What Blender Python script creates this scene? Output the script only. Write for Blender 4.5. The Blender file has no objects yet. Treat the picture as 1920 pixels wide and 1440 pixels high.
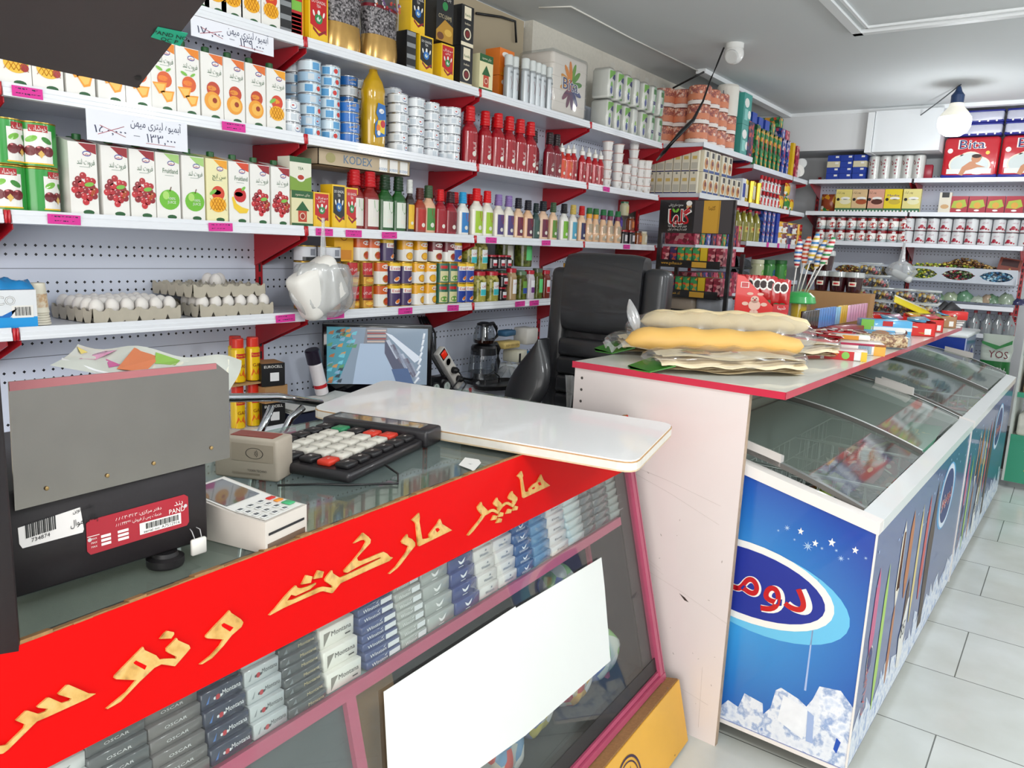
import bpy, bmesh, math, random
from math import pi, sin, cos, radians
from mathutils import Vector, Matrix
from mathutils.geometry import tessellate_polygon
random.seed(7)
SC = bpy.context.scene; COL = SC.collection
# ---------------- camera, world, lights, exposure ----------------
FP = 1444.04; H = 1.55
YAW, PIT, ROL = radians(35.885), radians(10.273), radians(2.475)
def _cam():
    r = Vector((cos(YAW), sin(YAW), 0)); f = Vector((-sin(YAW), cos(YAW), 0)); u = Vector((0, 0, 1))
    w = f*cos(PIT) - u*sin(PIT); u2 = u*cos(PIT) + f*sin(PIT)
    return r*cos(ROL) + u2*sin(ROL), u2*cos(ROL) - r*sin(ROL), w
CR, CU, CW = _cam()
cd = bpy.data.cameras.new('camera'); cd.sensor_width = 36; cd.lens = FP*36/1920; cd.clip_start = .02
cam = bpy.data.objects.new('camera', cd); COL.objects.link(cam)
cam.matrix_world = Matrix(((CR.x, CU.x, -CW.x, 0), (CR.y, CU.y, -CW.y, 0), (CR.z, CU.z, -CW.z, H), (0, 0, 0, 1)))
SC.camera = cam
SC.view_settings.view_transform = 'Standard'; SC.view_settings.look = 'None'
SC.view_settings.exposure = 0.0; SC.view_settings.gamma = 1; SC.view_settings.use_curve_mapping = False
w = bpy.data.worlds.new('daylight'); SC.world = w; w.use_nodes = True
w.node_tree.nodes['Background'].inputs[0].default_value = (1, .985, .97, 1); w.node_tree.nodes['Background'].inputs[1].default_value = 1.25
SC.cycles.max_bounces = 7; SC.cycles.diffuse_bounces = 4; SC.cycles.glossy_bounces = 3; SC.cycles.transmission_bounces = 4
SC.cycles.transparent_max_bounces = 14; SC.cycles.caustics_reflective = False; SC.cycles.caustics_refractive = False
SC.cycles.use_denoising = True; SC.cycles.sample_clamp_indirect = 6
def area(name, loc, to, sx, sy, power, col=(1, 1, 1)):
    l = bpy.data.lights.new(name, 'AREA'); l.shape = 'RECTANGLE'; l.size = sx; l.size_y = sy; l.energy = power; l.color = col
    o = bpy.data.objects.new(name, l); COL.objects.link(o); o.location = loc
    o.rotation_euler = (Vector(to) - Vector(loc)).to_track_quat('-Z', 'Y').to_euler(); return o
area('shopfront_daylight', (.9, -2.4, 1.45), (-1.0, 3, 1.0), 3.6, 2.5, 112, (1, .97, .94))
def bulb(name, loc, p):  # point lamp without a body, used for the added fill lights
    l = bpy.data.lights.new(name, 'POINT'); l.energy = p; l.shadow_soft_size = .15; l.color = (.96, .98, 1); o = bpy.data.objects.new(name, l); COL.objects.link(o); o.location = loc
bulb('fill_near_door', (.4, .7, 2.5), 52); bulb('fill_over_aisle', (.9, 3.0, 2.35), 48); bulb('fill_far_aisle', (1.2, 5.6, 2.35), 48)  # added out-of-view fill lights that lift the ceiling and upper shelves
# ---------------- pixel <-> place helpers ----------------
def ray(x, y): return CR*((x-960)/FP) - CU*((y-720)/FP) + CW
def atz(x, y, z): d = ray(x, y); p = d*((z-H)/d.z); return Vector((p.x, p.y, z))
def aty(x, y, Y): d = ray(x, y); p = d*(Y/d.y); return Vector((p.x, Y, p.z+H))
def atx(x, y, X): d = ray(x, y); p = d*(X/d.x); return Vector((X, p.y, p.z+H))
def yat(px, X, z):   # Y along a shelf line (X, z) seen at image column px
    a = (px-960)/FP; z -= H
    return -(X*(CR.x-a*CW.x) + z*(CR.z-a*CW.z))/(CR.y-a*CW.y)
def xat(px, Y, z):
    a = (px-960)/FP; z -= H
    return -(Y*(CR.y-a*CW.y) + z*(CR.z-a*CW.z))/(CR.x-a*CW.x)
# ---------------- materials ----------------
def lin(c): return c/12.92 if c <= .04045 else ((c+.055)/1.055)**2.4
def rgb(h): h = h.lstrip('#'); return tuple(lin(int(h[i:i+2], 16)/255) for i in (0, 2, 4)) + (1,)
_M = {}
def M(h, r=.45, m=0., a=1., e=0., coat=0., noise=0., ns=8., tr=0.):
    k = (h, r, m, a, e, coat, noise, ns, tr)
    if k in _M: return _M[k]
    t = bpy.data.materials.new('paint_' + h.lstrip('#')); t.use_nodes = True; nt = t.node_tree; b = nt.nodes['Principled BSDF']
    b.inputs['Base Color'].default_value = rgb(h); b.inputs['Roughness'].default_value = r; b.inputs['Metallic'].default_value = m
    b.inputs['Alpha'].default_value = a; b.inputs['Coat Weight'].default_value = coat; b.inputs['Transmission Weight'].default_value = tr
    if e: b.inputs['Emission Color'].default_value = rgb(h); b.inputs['Emission Strength'].default_value = e
    if noise:
        tc = nt.nodes.new('ShaderNodeTexCoord'); n = nt.nodes.new('ShaderNodeTexNoise'); n.inputs['Scale'].default_value = ns; n.inputs['Detail'].default_value = 5
        mx = nt.nodes.new('ShaderNodeMix'); mx.data_type = 'RGBA'; c = rgb(h)
        mx.inputs[6].default_value = tuple(v*(1-noise) for v in c[:3])+(1,); mx.inputs[7].default_value = tuple(min(1, v*(1+noise*.6)) for v in c[:3])+(1,)
        nt.links.new(tc.outputs['Object'], n.inputs['Vector']); nt.links.new(n.outputs['Fac'], mx.inputs[0]); nt.links.new(mx.outputs[2], b.inputs['Base Color'])
    _M[k] = t; return t
def glassy(name, tint, refl=.06, rough=.02, opac=0., white='#ffffff', fk=.3):   # thin sheet: tinted see-through plus mirror sheen
    if name in _M: return _M[name]
    t = bpy.data.materials.new(name); t.use_nodes = True; nt = t.node_tree; nt.nodes.clear()
    o = nt.nodes.new('ShaderNodeOutputMaterial'); tp = nt.nodes.new('ShaderNodeBsdfTransparent'); g = nt.nodes.new('ShaderNodeBsdfGlossy')
    tp.inputs[0].default_value = rgb(tint); g.inputs['Roughness'].default_value = rough
    lw = nt.nodes.new('ShaderNodeLayerWeight'); lw.inputs[0].default_value = .35
    ma = nt.nodes.new('ShaderNodeMath'); ma.operation = 'MULTIPLY_ADD'; ma.inputs[1].default_value = fk; ma.inputs[2].default_value = refl
    nt.links.new(lw.outputs['Fresnel'], ma.inputs[0])
    mx = nt.nodes.new('ShaderNodeMixShader'); nt.links.new(ma.outputs[0], mx.inputs[0]); nt.links.new(tp.outputs[0], mx.inputs[1]); nt.links.new(g.outputs[0], mx.inputs[2])
    last = mx
    if opac:
        d = nt.nodes.new('ShaderNodeBsdfDiffuse'); d.inputs[0].default_value = rgb(white)
        m2 = nt.nodes.new('ShaderNodeMixShader'); m2.inputs[0].default_value = opac
        nt.links.new(mx.outputs[0], m2.inputs[1]); nt.links.new(d.outputs[0], m2.inputs[2]); last = m2
    nt.links.new(last.outputs[0], o.inputs[0]); _M[name] = t; return t
def ramp_mat(name, cols, scale=20., kind='voronoi', r=.4, m=0.):
    if name in _M: return _M[name]
    t = bpy.data.materials.new(name); t.use_nodes = True; nt = t.node_tree; b = nt.nodes['Principled BSDF']; b.inputs['Roughness'].default_value = r; b.inputs['Metallic'].default_value = m
    tc = nt.nodes.new('ShaderNodeTexCoord')
    if kind == 'voronoi': n = nt.nodes.new('ShaderNodeTexVoronoi'); out = n.outputs['Color']
    else: n = nt.nodes.new('ShaderNodeTexNoise'); n.inputs['Detail'].default_value = 6; out = n.outputs['Fac']
    n.inputs['Scale'].default_value = scale; nt.links.new(tc.outputs['Object'], n.inputs['Vector'])
    cr = nt.nodes.new('ShaderNodeValToRGB'); cr.color_ramp.interpolation = 'CONSTANT' if kind == 'voronoi' else 'LINEAR'
    els = cr.color_ramp.elements
    while len(els) < len(cols): els.new(.5)
    lo, hi = (0, 1) if kind == 'voronoi' else (.25, .75)
    for i, c in enumerate(cols): els[i].position = lo+(hi-lo)*i/max(1, len(cols)-(0 if kind == 'voronoi' else 1)); els[i].color = rgb(c)
    nt.links.new(out, cr.inputs[0]); nt.links.new(cr.outputs[0], b.inputs['Base Color']); _M[name] = t; return t
FILM = lambda: glassy('clear_film', '#fbfcfc', .035, .10, .05)
# ---------------- mesh builder ----------------
class B:
    def __init__(s): s.v = []; s.f = []; s.mi = []; s.sm = []; s.mats = []; s.X = None
    def add(s, vs, fs, mat, smooth=False):
        if mat not in s.mats: s.mats.append(mat)
        k = s.mats.index(mat); n = len(s.v)
        for p in vs:
            p = Vector(p); s.v.append(tuple(s.X @ p) if s.X else tuple(p))
        for q in fs: s.f.append(tuple(i+n for i in q)); s.mi.append(k); s.sm.append(smooth)
        return s
    def box(s, x0, y0, z0, x1, y1, z1, mat):
        v = [(x, y, z) for z in (z0, z1) for y in (y0, y1) for x in (x0, x1)]
        return s.add(v, [(0, 2, 3, 1), (4, 5, 7, 6), (0, 1, 5, 4), (2, 6, 7, 3), (0, 4, 6, 2), (1, 3, 7, 5)], mat)
    def rbox(s, x0, y0, z0, x1, y1, z1, r, mat, seg=2):
        bm = bmesh.new(); bmesh.ops.create_cube(bm, size=1)
        for v in bm.verts: v.co = Vector(((x0+x1)/2+v.co.x*(x1-x0), (y0+y1)/2+v.co.y*(y1-y0), (z0+z1)/2+v.co.z*(z1-z0)))
        bmesh.ops.bevel(bm, geom=list(bm.edges), offset=r, segments=seg, affect='EDGES', profile=.5)
        bm.verts.index_update(); s.add([v.co[:] for v in bm.verts], [[v.index for v in f.verts] for f in bm.faces], mat, True); bm.free(); return s
    def lathe(s, prof, mat, n=20, cx=0, cy=0, sx=1, sy=1, z=0, cap=True):   # prof: (r, z[, mat])
        vs = []; 
        for p in prof:
            for i in range(n): a = 2*pi*i/n; vs.append((cx+p[0]*sx*sin(a), cy-p[0]*sy*cos(a), z+p[1]))
        for k in range(len(prof)-1):
            m = prof[k][2] if len(prof[k]) > 2 else mat
            b = k*n; idx = [(b+i, b+(i+1) % n, b+n+(i+1) % n, b+n+i) for i in range(n)]
            used = vs[b:b+2*n]; s.add(used, [(i, (i+1) % n, n+(i+1) % n, n+i) for i in range(n)], m, True)
        if cap:
            if prof[0][0] > 1e-4: s.add(vs[:n], [tuple(range(n))[::-1]], prof[0][2] if len(prof[0]) > 2 else mat)
            if prof[-1][0] > 1e-4: s.add(vs[-n:], [tuple(range(n))], prof[-1][2] if len(prof[-1]) > 2 else mat)
        return s
    def tube(s, pts, r, mat, n=8, closed=False):
        pts = [Vector(p) for p in pts]; vs = []; N = len(pts)
        up = Vector((0, 0, 1)); 
        for i, p in enumerate(pts):
            a = pts[(i-1) % N] if (closed or i) else p; b = pts[(i+1) % N] if (closed or i < N-1) else p
            t = (b-a).normalized(); u = t.cross(up)
            if u.length < .05: u = t.cross(Vector((1, 0, 0)))
            u.normalize(); w = t.cross(u)
            rr = r[i] if isinstance(r, (list, tuple)) else r
            for k in range(n): an = 2*pi*k/n; vs.append(p+u*(cos(an)*rr)+w*(sin(an)*rr))
        fs = []
        for i in range(N if closed else N-1):
            j = (i+1) % N
            for k in range(n): fs.append((i*n+k, i*n+(k+1) % n, j*n+(k+1) % n, j*n+k))
        if not closed: fs += [tuple(range(n))[::-1], tuple((N-1)*n+k for k in range(n))]
        return s.add(vs, fs, mat, True)
    def ell(s, c, r, mat, n=14, m=8, rot=None):
        if not isinstance(r, (list, tuple)): r = (r, r, r)
        vs = []; fs = []
        for j in range(m+1):
            t = pi*j/m
            for i in range(n):
                a = 2*pi*i/n; q = Vector((r[0]*sin(t)*cos(a), r[1]*sin(t)*sin(a), r[2]*cos(t)))
                if rot: q = rot @ q
                vs.append(q+Vector(c))
        for j in range(m):
            for i in range(n): fs.append((j*n+i, (j+1)*n+i, (j+1)*n+(i+1) % n, j*n+(i+1) % n))
        return s.add(vs, fs, mat, True)
    def poly3(s, pts, mat, th=None):     # planar polygon in space, optional thickness vector
        tris = tessellate_polygon([[Vector(p) for p in pts]]); n = len(pts)
        if th is None: return s.add(pts, [tuple(t) for t in tris], mat)
        th = Vector(th); v = [Vector(p) for p in pts] + [Vector(p)+th for p in pts]
        f = [tuple(t) for t in tris] + [tuple(i+n for i in t)[::-1] for t in tris] + [(i, (i+1) % n, n+(i+1) % n, n+i) for i in range(n)]
        return s.add(v, f, mat)
    def grid(s, fn, nu, nv, mat, smooth=True, wrapu=False):
        vs = [fn(i/nu, j/nv) for j in range(nv+1) for i in range(nu+1)]
        return s.add(vs, [(j*(nu+1)+i, j*(nu+1)+i+1, (j+1)*(nu+1)+i+1, (j+1)*(nu+1)+i) for j in range(nv) for i in range(nu)], mat, smooth)
    def mesh(s, name):
        me = bpy.data.meshes.new(name); me.from_pydata(s.v, [], s.f)
        for m in s.mats: me.materials.append(m)
        me.polygons.foreach_set('material_index', s.mi); me.polygons.foreach_set('use_smooth', s.sm); me.update(); return me
# ---------------- lettering (Persian shaping done by hand) ----------------
_AR = {}
for ch, forms in (('ا', (0xFE8D, 0xFE8E, 0, 0)), ('آ', (0xFE81, 0xFE82, 0, 0)), ('د', (0xFEA9, 0xFEAA, 0, 0)), ('ر', (0xFEAD, 0xFEAE, 0, 0)), ('ز', (0xFEAF, 0xFEB0, 0, 0)), ('و', (0xFEED, 0xFEEE, 0, 0)),
    ('ب', (0xFE8F, 0xFE90, 0xFE91, 0xFE92)), ('پ', (0xFB56, 0xFB57, 0xFB58, 0xFB59)), ('ت', (0xFE95, 0xFE96, 0xFE97, 0xFE98)), ('خ', (0xFEA5, 0xFEA6, 0xFEA7, 0xFEA8)), ('چ', (0xFB7A, 0xFB7B, 0xFB7C, 0xFB7D)),
    ('س', (0xFEB1, 0xFEB2, 0xFEB3, 0xFEB4)), ('ش', (0xFEB5, 0xFEB6, 0xFEB7, 0xFEB8)), ('ک', (0xFB8E, 0xFB8F, 0xFB90, 0xFB91)), ('گ', (0xFB92, 0xFB93, 0xFB94, 0xFB95)), ('ل', (0xFEDD, 0xFEDE, 0xFEDF, 0xFEE0)),
    ('م', (0xFEE1, 0xFEE2, 0xFEE3, 0xFEE4)), ('ن', (0xFEE5, 0xFEE6, 0xFEE7, 0xFEE8)), ('ه', (0xFEE9, 0xFEEA, 0xFEEB, 0xFEEC)), ('ی', (0xFBFC, 0xFBFD, 0xFBFE, 0xFBFF)), ('ف', (0xFED1, 0xFED2, 0xFED3, 0xFED4)),
    ('ح', (0xFEA1, 0xFEA2, 0xFEA3, 0xFEA4)), ('ص', (0xFEB9, 0xFEBA, 0xFEBB, 0xFEBC)), ('ق', (0xFED5, 0xFED6, 0xFED7, 0xFED8)), ('ج', (0xFE9D, 0xFE9E, 0xFE9F, 0xFEA0)), ('غ', (0xFECD, 0xFECE, 0xFECF, 0xFED0))): _AR[ch] = forms
def shape(t):
    if not any(c in _AR for c in t): return t
    out = []
    for i, c in enumerate(t):
        if c not in _AR: out.append(c); continue
        f = _AR[c]; prev = i > 0 and t[i-1] in _AR and _AR[t[i-1]][2]; nxt = i < len(t)-1 and t[i+1] in _AR and f[2]
        out.append(chr(f[3] if prev and nxt else f[2] if nxt else f[1] if prev else f[0]))
    r = out[::-1]; s = ''.join(r); res = ''; num = ''
    for c in s:          # keep digit runs left to right
        if '\u06F0' <= c <= '\u06F9' or c in '0123456789,': num = c+num
        else: res += num+c; num = ''
    return res+num
_T = {}
def glyphs(t, off=0.):
    k = (t, off)
    if k not in _T:
        c = bpy.data.curves.new('t', 'FONT'); c.body = shape(t); c.resolution_u = 2; c.size = 1; c.offset = off; c.align_x = 'CENTER'; c.align_y = 'CENTER'
        o = bpy.data.objects.new('t', c); COL.objects.link(o); dg = bpy.context.evaluated_depsgraph_get(); ev = o.evaluated_get(dg); me = ev.to_mesh()
        v = [tuple(p.co) for p in me.vertices]; f = [tuple(p.vertices) for p in me.polygons]
        ev.to_mesh_clear(); bpy.data.objects.remove(o); bpy.data.curves.remove(c); _T[k] = (v, f)
    return _T[k]
# prints on a face: a map (u, v, layer) -> point
def flat(y, du=0., dv=0.): return lambda u, v, k: (u+du, y-.0004*k, v+dv)
def cyl(r, cx=0., cy=0., sx=1., sy=1., dz=0., turn=0.): return lambda u, v, k: (cx+(r*sx+.0005*k)*sin(u/r+turn), cy-(r*sy+.0005*k)*cos(u/r+turn), v+dz)
def frame(o, eu, ev, en): 
    o, eu, ev, en = Vector(o), Vector(eu).normalized(), Vector(ev).normalized(), Vector(en).normalized()
    return lambda u, v, k: o+eu*u+ev*v+en*(.0004*k)
def circ(b, mp, u, v, r, mat, k=1, n=14, sy=1., rot=0.):
    pts = []
    for i in range(n):
        a = 2*pi*i/n; x, y = r*cos(a), r*sy*sin(a); pts.append(mp(u+x*cos(rot)-y*sin(rot), v+x*sin(rot)+y*cos(rot), k))
    b.add(pts+[mp(u, v, k)], [(i, (i+1) % n, n) for i in range(n)], mat)
def rect(b, mp, u0, v0, u1, v1, mat, k=1, seg=1):
    vs = []; 
    for i in range(seg+1): u = u0+(u1-u0)*i/seg; vs += [mp(u, v0, k), mp(u, v1, k)]
    b.add(vs, [(2*i, 2*i+2, 2*i+3, 2*i+1) for i in range(seg)], mat)
def poly(b, mp, pts, mat, k=1):
    tris = tessellate_polygon([[Vector((p[0], p[1], 0)) for p in pts]]); b.add([mp(p[0], p[1], k) for p in pts], [tuple(t) for t in tris], mat)
def txt(b, mp, t, u, v, size, mat, k=2, rot=0., w=None, off=0.):
    vs, fs = glyphs(t, off)
    if not vs: return
    if w:
        xs = [p[0] for p in vs]; size_x = w/max(.001, max(xs)-min(xs)); size_x = size_x if not off else size_x
    else: size_x = size
    c, s_ = cos(rot), sin(rot)
    b.add([mp(u+p[0]*size_x*c-p[1]*size*s_, v+p[0]*size_x*s_+p[1]*size*c, k) for p in vs], fs, mat)
# ---------------- objects ----------------
def _lab(o, label=None, cat=None, group=None, kind=None):
    if label: o['label'] = label
    if cat: o['category'] = cat
    if group: o['group'] = group
    if kind: o['kind'] = kind
    return o
def O(name, b, parent=None, loc=(0, 0, 0), rz=0., rot=None, label=None, cat=None, group=None, kind=None):
    me = b.mesh(name) if isinstance(b, B) else b
    o = bpy.data.objects.new(name, me); COL.objects.link(o); o.location = loc; o.rotation_euler = rot or (0, 0, rz)
    if parent: o.parent = parent
    return _lab(o, label, cat, group, kind)
def E(name, label, cat, loc=(0, 0, 0), rz=0., rot=None, group=None):
    o = bpy.data.objects.new(name, None); COL.objects.link(o); o.location = loc; o.rotation_euler = rot or (0, 0, rz); o.empty_display_size = .05
    return _lab(o, label, cat, group)
def ST(name, b): return O(name, b, kind='structure')
ORD = 'first second third fourth fifth sixth seventh eighth ninth tenth eleventh twelfth thirteenth fourteenth fifteenth sixteenth seventeenth eighteenth nineteenth twentieth'.split()
def o_(i): return ORD[i] if i < len(ORD) else 'twenty-'+ORD[i-20]
_P = {}
def proto(key, fn):     # fn() -> list of (part name, B) ; first entry is body
    if key not in _P: _P[key] = [(n, b.mesh(n)) for n, b in fn()]
    return _P[key]
def put(name, pr, loc, label, cat, rz=0., group=None, rot=None, sc=None):
    if len(pr) == 1: o = O(name, pr[0][1], None, loc, rz, rot, label, cat, group)
    else:
        o = E(name, label, cat, loc, rz, rot, group)
        for n, me in pr: O(n, me, o)
    if sc: o.scale = sc
    return o
LW = pi/2          # faces +X (left wall goods)
# ================= the room =================
CEIL = 2.82; YB = 7.9
def floor_mat():
    t = bpy.data.materials.new('floor_tiles'); t.use_nodes = True; nt = t.node_tree; b = nt.nodes['Principled BSDF']; b.inputs['Roughness'].default_value = .22; b.inputs['Coat Weight'].default_value = .2
    tc = nt.nodes.new('ShaderNodeTexCoord'); mp = nt.nodes.new('ShaderNodeMapping'); mp.inputs['Location'].default_value = (.78, -.0, 0); mp.vector_type = 'TEXTURE'
    mp.inputs['Location'].default_value = (-.18, .003, 0)
    br = nt.nodes.new('ShaderNodeTexBrick'); br.offset = .35; br.inputs['Scale'].default_value = 1; br.inputs['Brick Width'].default_value = .61; br.inputs['Row Height'].default_value = .4575
    br.inputs['Mortar Size'].default_value = .0022; br.inputs['Mortar Smooth'].default_value = 0; br.inputs['Color1'].default_value = rgb('#dfe2dd'); br.inputs['Color2'].default_value = rgb('#d6dad5'); br.inputs['Mortar'].default_value = rgb('#6f726c')
    n = nt.nodes.new('ShaderNodeTexNoise'); n.inputs['Scale'].default_value = 3.5; n.inputs['Detail'].default_value = 7
    cr = nt.nodes.new('ShaderNodeValToRGB'); cr.color_ramp.elements[0].position = .3; cr.color_ramp.elements[0].color = (.82, .81, .77, 1); cr.color_ramp.elements[1].position = .7; cr.color_ramp.elements[1].color = (1, 1, 1, 1)
    mx = nt.nodes.new('ShaderNodeMix'); mx.data_type = 'RGBA'; mx.blend_type = 'MULTIPLY'; mx.inputs[0].default_value = 1
    nt.links.new(tc.outputs['Object'], mp.inputs[0]); nt.links.new(mp.outputs[0], br.inputs[0]); nt.links.new(tc.outputs['Object'], n.inputs[0]); nt.links.new(n.outputs[0], cr.inputs[0])
    nt.links.new(br.outputs[0], mx.inputs[6]); nt.links.new(cr.outputs[0], mx.inputs[7]); nt.links.new(mx.outputs[2], b.inputs['Base Color']); return t
PLAS = M('#d3d6d8', .8, noise=.06, ns=3.); WALLM = M('#d9d4c6', .85, noise=.08, ns=40.); CEILM = M('#d6dadb', .85, noise=.03, ns=1.5); TRIM = M('#eef1f2', .5)
ST('floor', B().box(-3, -2.6, -.1, 2.7, YB, 0, floor_mat()))
ST('ceiling', B().box(-3, -2.6, CEIL, 2.7, YB+.1, CEIL+.1, CEILM))
ST('wall_left', B().box(-3, -2.6, 0, -2.83, YB, CEIL, WALLM))
ST('wall_back', B().box(-3, YB, 0, 2.7, YB+.1, CEIL, PLAS))
ST('wall_right', B().box(2.6, -2.6, 0, 2.7, YB, CEIL, PLAS))
ST('wall_front', B().box(-3, -2.7, 0, -1.4, -2.6, CEIL, PLAS).box(-1.4, -2.7, 2.6, 2.7, -2.6, CEIL, PLAS))
ST('trim_1', B().box(-2.83, 3.84, .0, -2.74, 7.35, CEIL, M('#ded9cc', .85, noise=.12, ns=60.)))      # wall pier
ST('trim_2', B().box(-2.83, -2.6, CEIL-.035, -2.80, 3.84, CEIL, TRIM))
ST('trim_3', B().box(-2.40, 5.37, CEIL-.03, -2.33, 7.36, CEIL, TRIM).box(-2.40, 7.35, CEIL-.03, 2.6, 7.42, CEIL, TRIM))
ST('trim_4', B().box(-1.24, -.5, CEIL-.02, -1.19, 4.9, CEIL, TRIM).box(-1.24, 4.85, CEIL-.02, 2.0, 4.9, CEIL, TRIM).box(-1.16, -.5, CEIL-.012, -1.145, 4.8, CEIL, TRIM).box(-1.16, 4.79, CEIL-.012, 2.0, 4.805, CEIL, TRIM))
ST('trim_5', B().box(-2.83, 7.38, 2.49, -1.64, YB, CEIL, PLAS).box(-2.83, 7.36, 2.49, -1.66, 7.38, CEIL-.03, M('#e2e4e5', .8)))
ST('trim_6', B().box(-1.60, 7.30, 2.455, -1.09, YB, CEIL-.031, M('#e6e9eb', .7)).box(-1.655, 7.28, 2.45, -1.605, 7.40, CEIL-.04, TRIM).box(-1.655, 7.40, 2.45, -1.605, YB, 2.488, TRIM))
# ================= shelf units =================
def peg_mat():
    t = bpy.data.materials.new('pegboard'); t.use_nodes = True; nt = t.node_tree; b = nt.nodes['Principled BSDF']; b.inputs['Roughness'].default_value = .3
    tc = nt.nodes.new('ShaderNodeTexCoord'); sp = nt.nodes.new('ShaderNodeSeparateXYZ'); nt.links.new(tc.outputs['Object'], sp.inputs[0])
    def mt(op, a, b_=None, c=None):
        n = nt.nodes.new('ShaderNodeMath'); n.operation = op
        for i, x in enumerate((a, b_, c)):
            if x is None: continue
            if isinstance(x, (int, float)): n.inputs[i].default_value = x
            else: nt.links.new(x, n.inputs[i])
        return n.outputs[0]
    fz = mt('MULTIPLY', mt('FRACT', mt('DIVIDE', mt('SUBTRACT', sp.outputs[2], 1.132-2.79), .279)), .279)
    tt = mt('ABSOLUTE', mt('SUBTRACT', fz, .14))
    fx = mt('MULTIPLY', mt('ABSOLUTE', mt('SUBTRACT', mt('FRACT', mt('DIVIDE', sp.outputs[0], .0285)), .5)), .0285)
    dz = mt('ABSOLUTE', mt('SUBTRACT', mt('ABSOLUTE', mt('SUBTRACT', tt, .0815)), .014))
    hole = mt('LESS_THAN', mt('ADD', fx, dz), .0052)
    edge = mt('MULTIPLY', mt('GREATER_THAN', sp.outputs[0], .03), 1.0)
    seam = mt('LESS_THAN', fz, .0022)
    d = mt('MAXIMUM', mt('MULTIPLY', hole, edge), mt('MULTIPLY', seam, .75))
    mx = nt.nodes.new('ShaderNodeMix'); mx.data_type = 'RGBA'; mx.inputs[6].default_value = rgb('#d2d8e6'); mx.inputs[7].default_value = rgb('#0c0d12')
    nt.links.new(d, mx.inputs[0]); nt.links.new(mx.outputs[2], b.inputs['Base Color']); return t
PEG = peg_mat(); SHM = M('#dfe3ec', .3, coat=.3); RAIL = M('#eef1f6', .25, coat=.4); REDP = M('#b01522', .4, coat=.2); SLOT = M('#16161a', .6)
def shelf_mesh(w, d, ends=True, plain=False):
    b = B(); b.box(.0155, -d, -.028, w-.0155, -.006, -.002, SHM)
    b.box(.012, -d, -.0275, w-.012, -d+.003, -.02, SHM)
    return b
def rail_mesh(w, d, plain):
    b = B()
    if plain: return b.box(.004, -d-.003, -.034, w-.004, -d-.0005, .002, RAIL)
    prof = [(-.0005, .004), (-.006, .004), (-.006, -.008), (-.009, -.011), (-.009, -.02), (-.0105, -.024), (-.0105, -.032), (-.0005, -.034)]
    n = len(prof); b.add([(x, -d+p[0], p[1]) for x in (.010, w-.010) for p in prof], [(i, (i+1) % n, n+(i+1) % n, n+i) for i in range(n)]+[tuple(range(n))[::-1], tuple(range(n, 2*n))], RAIL)
    return b
def clip_mesh(x, d): return B().rbox(x-.004, -d-.0125, -.033, x+.004, -d-.0005, .003, .003, M('#c3202c', .3, coat=.4), 1)
def bracket_mesh(x, d): 
    b = B(); p = [(0, 0), (-d+.01, 0), (-d+.01, -.018), (-.01, -.125), (0, -.125)]
    n = len(p); b.add([(xx, q[0], q[1]-.03) for xx in (x-.0015, x+.0015) for q in p], [tuple(range(n))[::-1], tuple(range(n, 2*n))]+[(i, n+i, n+(i+1) % n, (i+1) % n) for i in range(n)], REDP); return b
def upright_mesh(x, z1):
    b = B().box(x-.014, -.010, 0, x+.014, .006, z1, REDP); z = .1
    while z < z1-.05: b.box(x-.0045, -.0112, z, x+.0045, -.0101, z+.03, SLOT); z += .05
    return b
def unit(label, w, d, zs, top, loc, rz, plain=False, base=None, last=False, group='gondola shelving', backz=.35):
    u = E('gondola_shelf', label, 'shelf', loc, rz, group=group)
    O('back_panel', B().box(.0155, -.004, backz, w-.0155, .002, top, PEG), u)
    O('upright', upright_mesh(0, top), u)
    if last: O('upright', upright_mesh(w, top), u)
    for z in list(zs)+([base] if base else []):
        s = O('shelf', shelf_mesh(w, d if z != base else d+.0), u, (0, 0, z)); O('price_rail', rail_mesh(w, d, plain), s)
        if not plain:
            O('rail_clip', clip_mesh(.004, d), s); O('rail_clip', clip_mesh(w-.004, d), s)
        if z != base or True:
            O('bracket', bracket_mesh(.0175, d), u, (0, 0, z)); O('bracket', bracket_mesh(w-.0175, d), u, (0, 0, z))
    return u
XB1 = -2.65; XF1 = -2.36; D1 = .29; ZS1 = (2.245, 1.911, 1.581, 1.2615)
names = ['white pegboard gondola shelf nearest the camera, cut by left frame edge', 'white gondola shelf bay holding egg trays and juice cartons', 'white gondola shelf bay above the monitor, with tuna and tinned food', 'white gondola shelf bay behind the office chair top', 'white gondola shelf bay ending at the black wire, with yogurt cups']
for k in range(-1, 4):
    y0 = .903+k; wk = 1.0 if k < 3 else .93
    unit(names[k+1], wk, D1, ZS1, 2.42, (XB1, y0, 0), LW, base=.842, last=(k == 3))
XF2 = -2.15
unit('white gondola shelf holding orange tissue rolls, behind the black wire rack', .95, .45, (2.275, 1.945, 1.60, 1.25), 2.4, (XF2-.45, 5.02, 0), LW, True, base=.5)
unit('white gondola shelf with colourful tissue boxes, left wall far part', 1.0, .45, (2.235, 1.945, 1.652, 1.33), 2.4, (XF2-.45, 6.0, 0), LW, True, base=.5)
unit('short white gondola shelf in the far left corner', .44, .45, (2.235, 1.945, 1.652, 1.33), 2.4, (XF2-.45, 7.02, 0), LW, True, base=.5, last=True)
YF3 = 7.45
unit('white gondola shelf on the back wall with blue tissue blocks on top', .86, .36, (2.245, 1.965, 1.705, 1.215, .985), 2.3, (-2.14, YF3+.36, 0), 0, True, base=.4)
unit('white gondola shelf on the back wall right of the red post', .86, .36, (2.245, 1.965, 1.705, 1.215, .985), 2.3, (-1.27, YF3+.36, 0), 0, True, base=.4, last=True)
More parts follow.
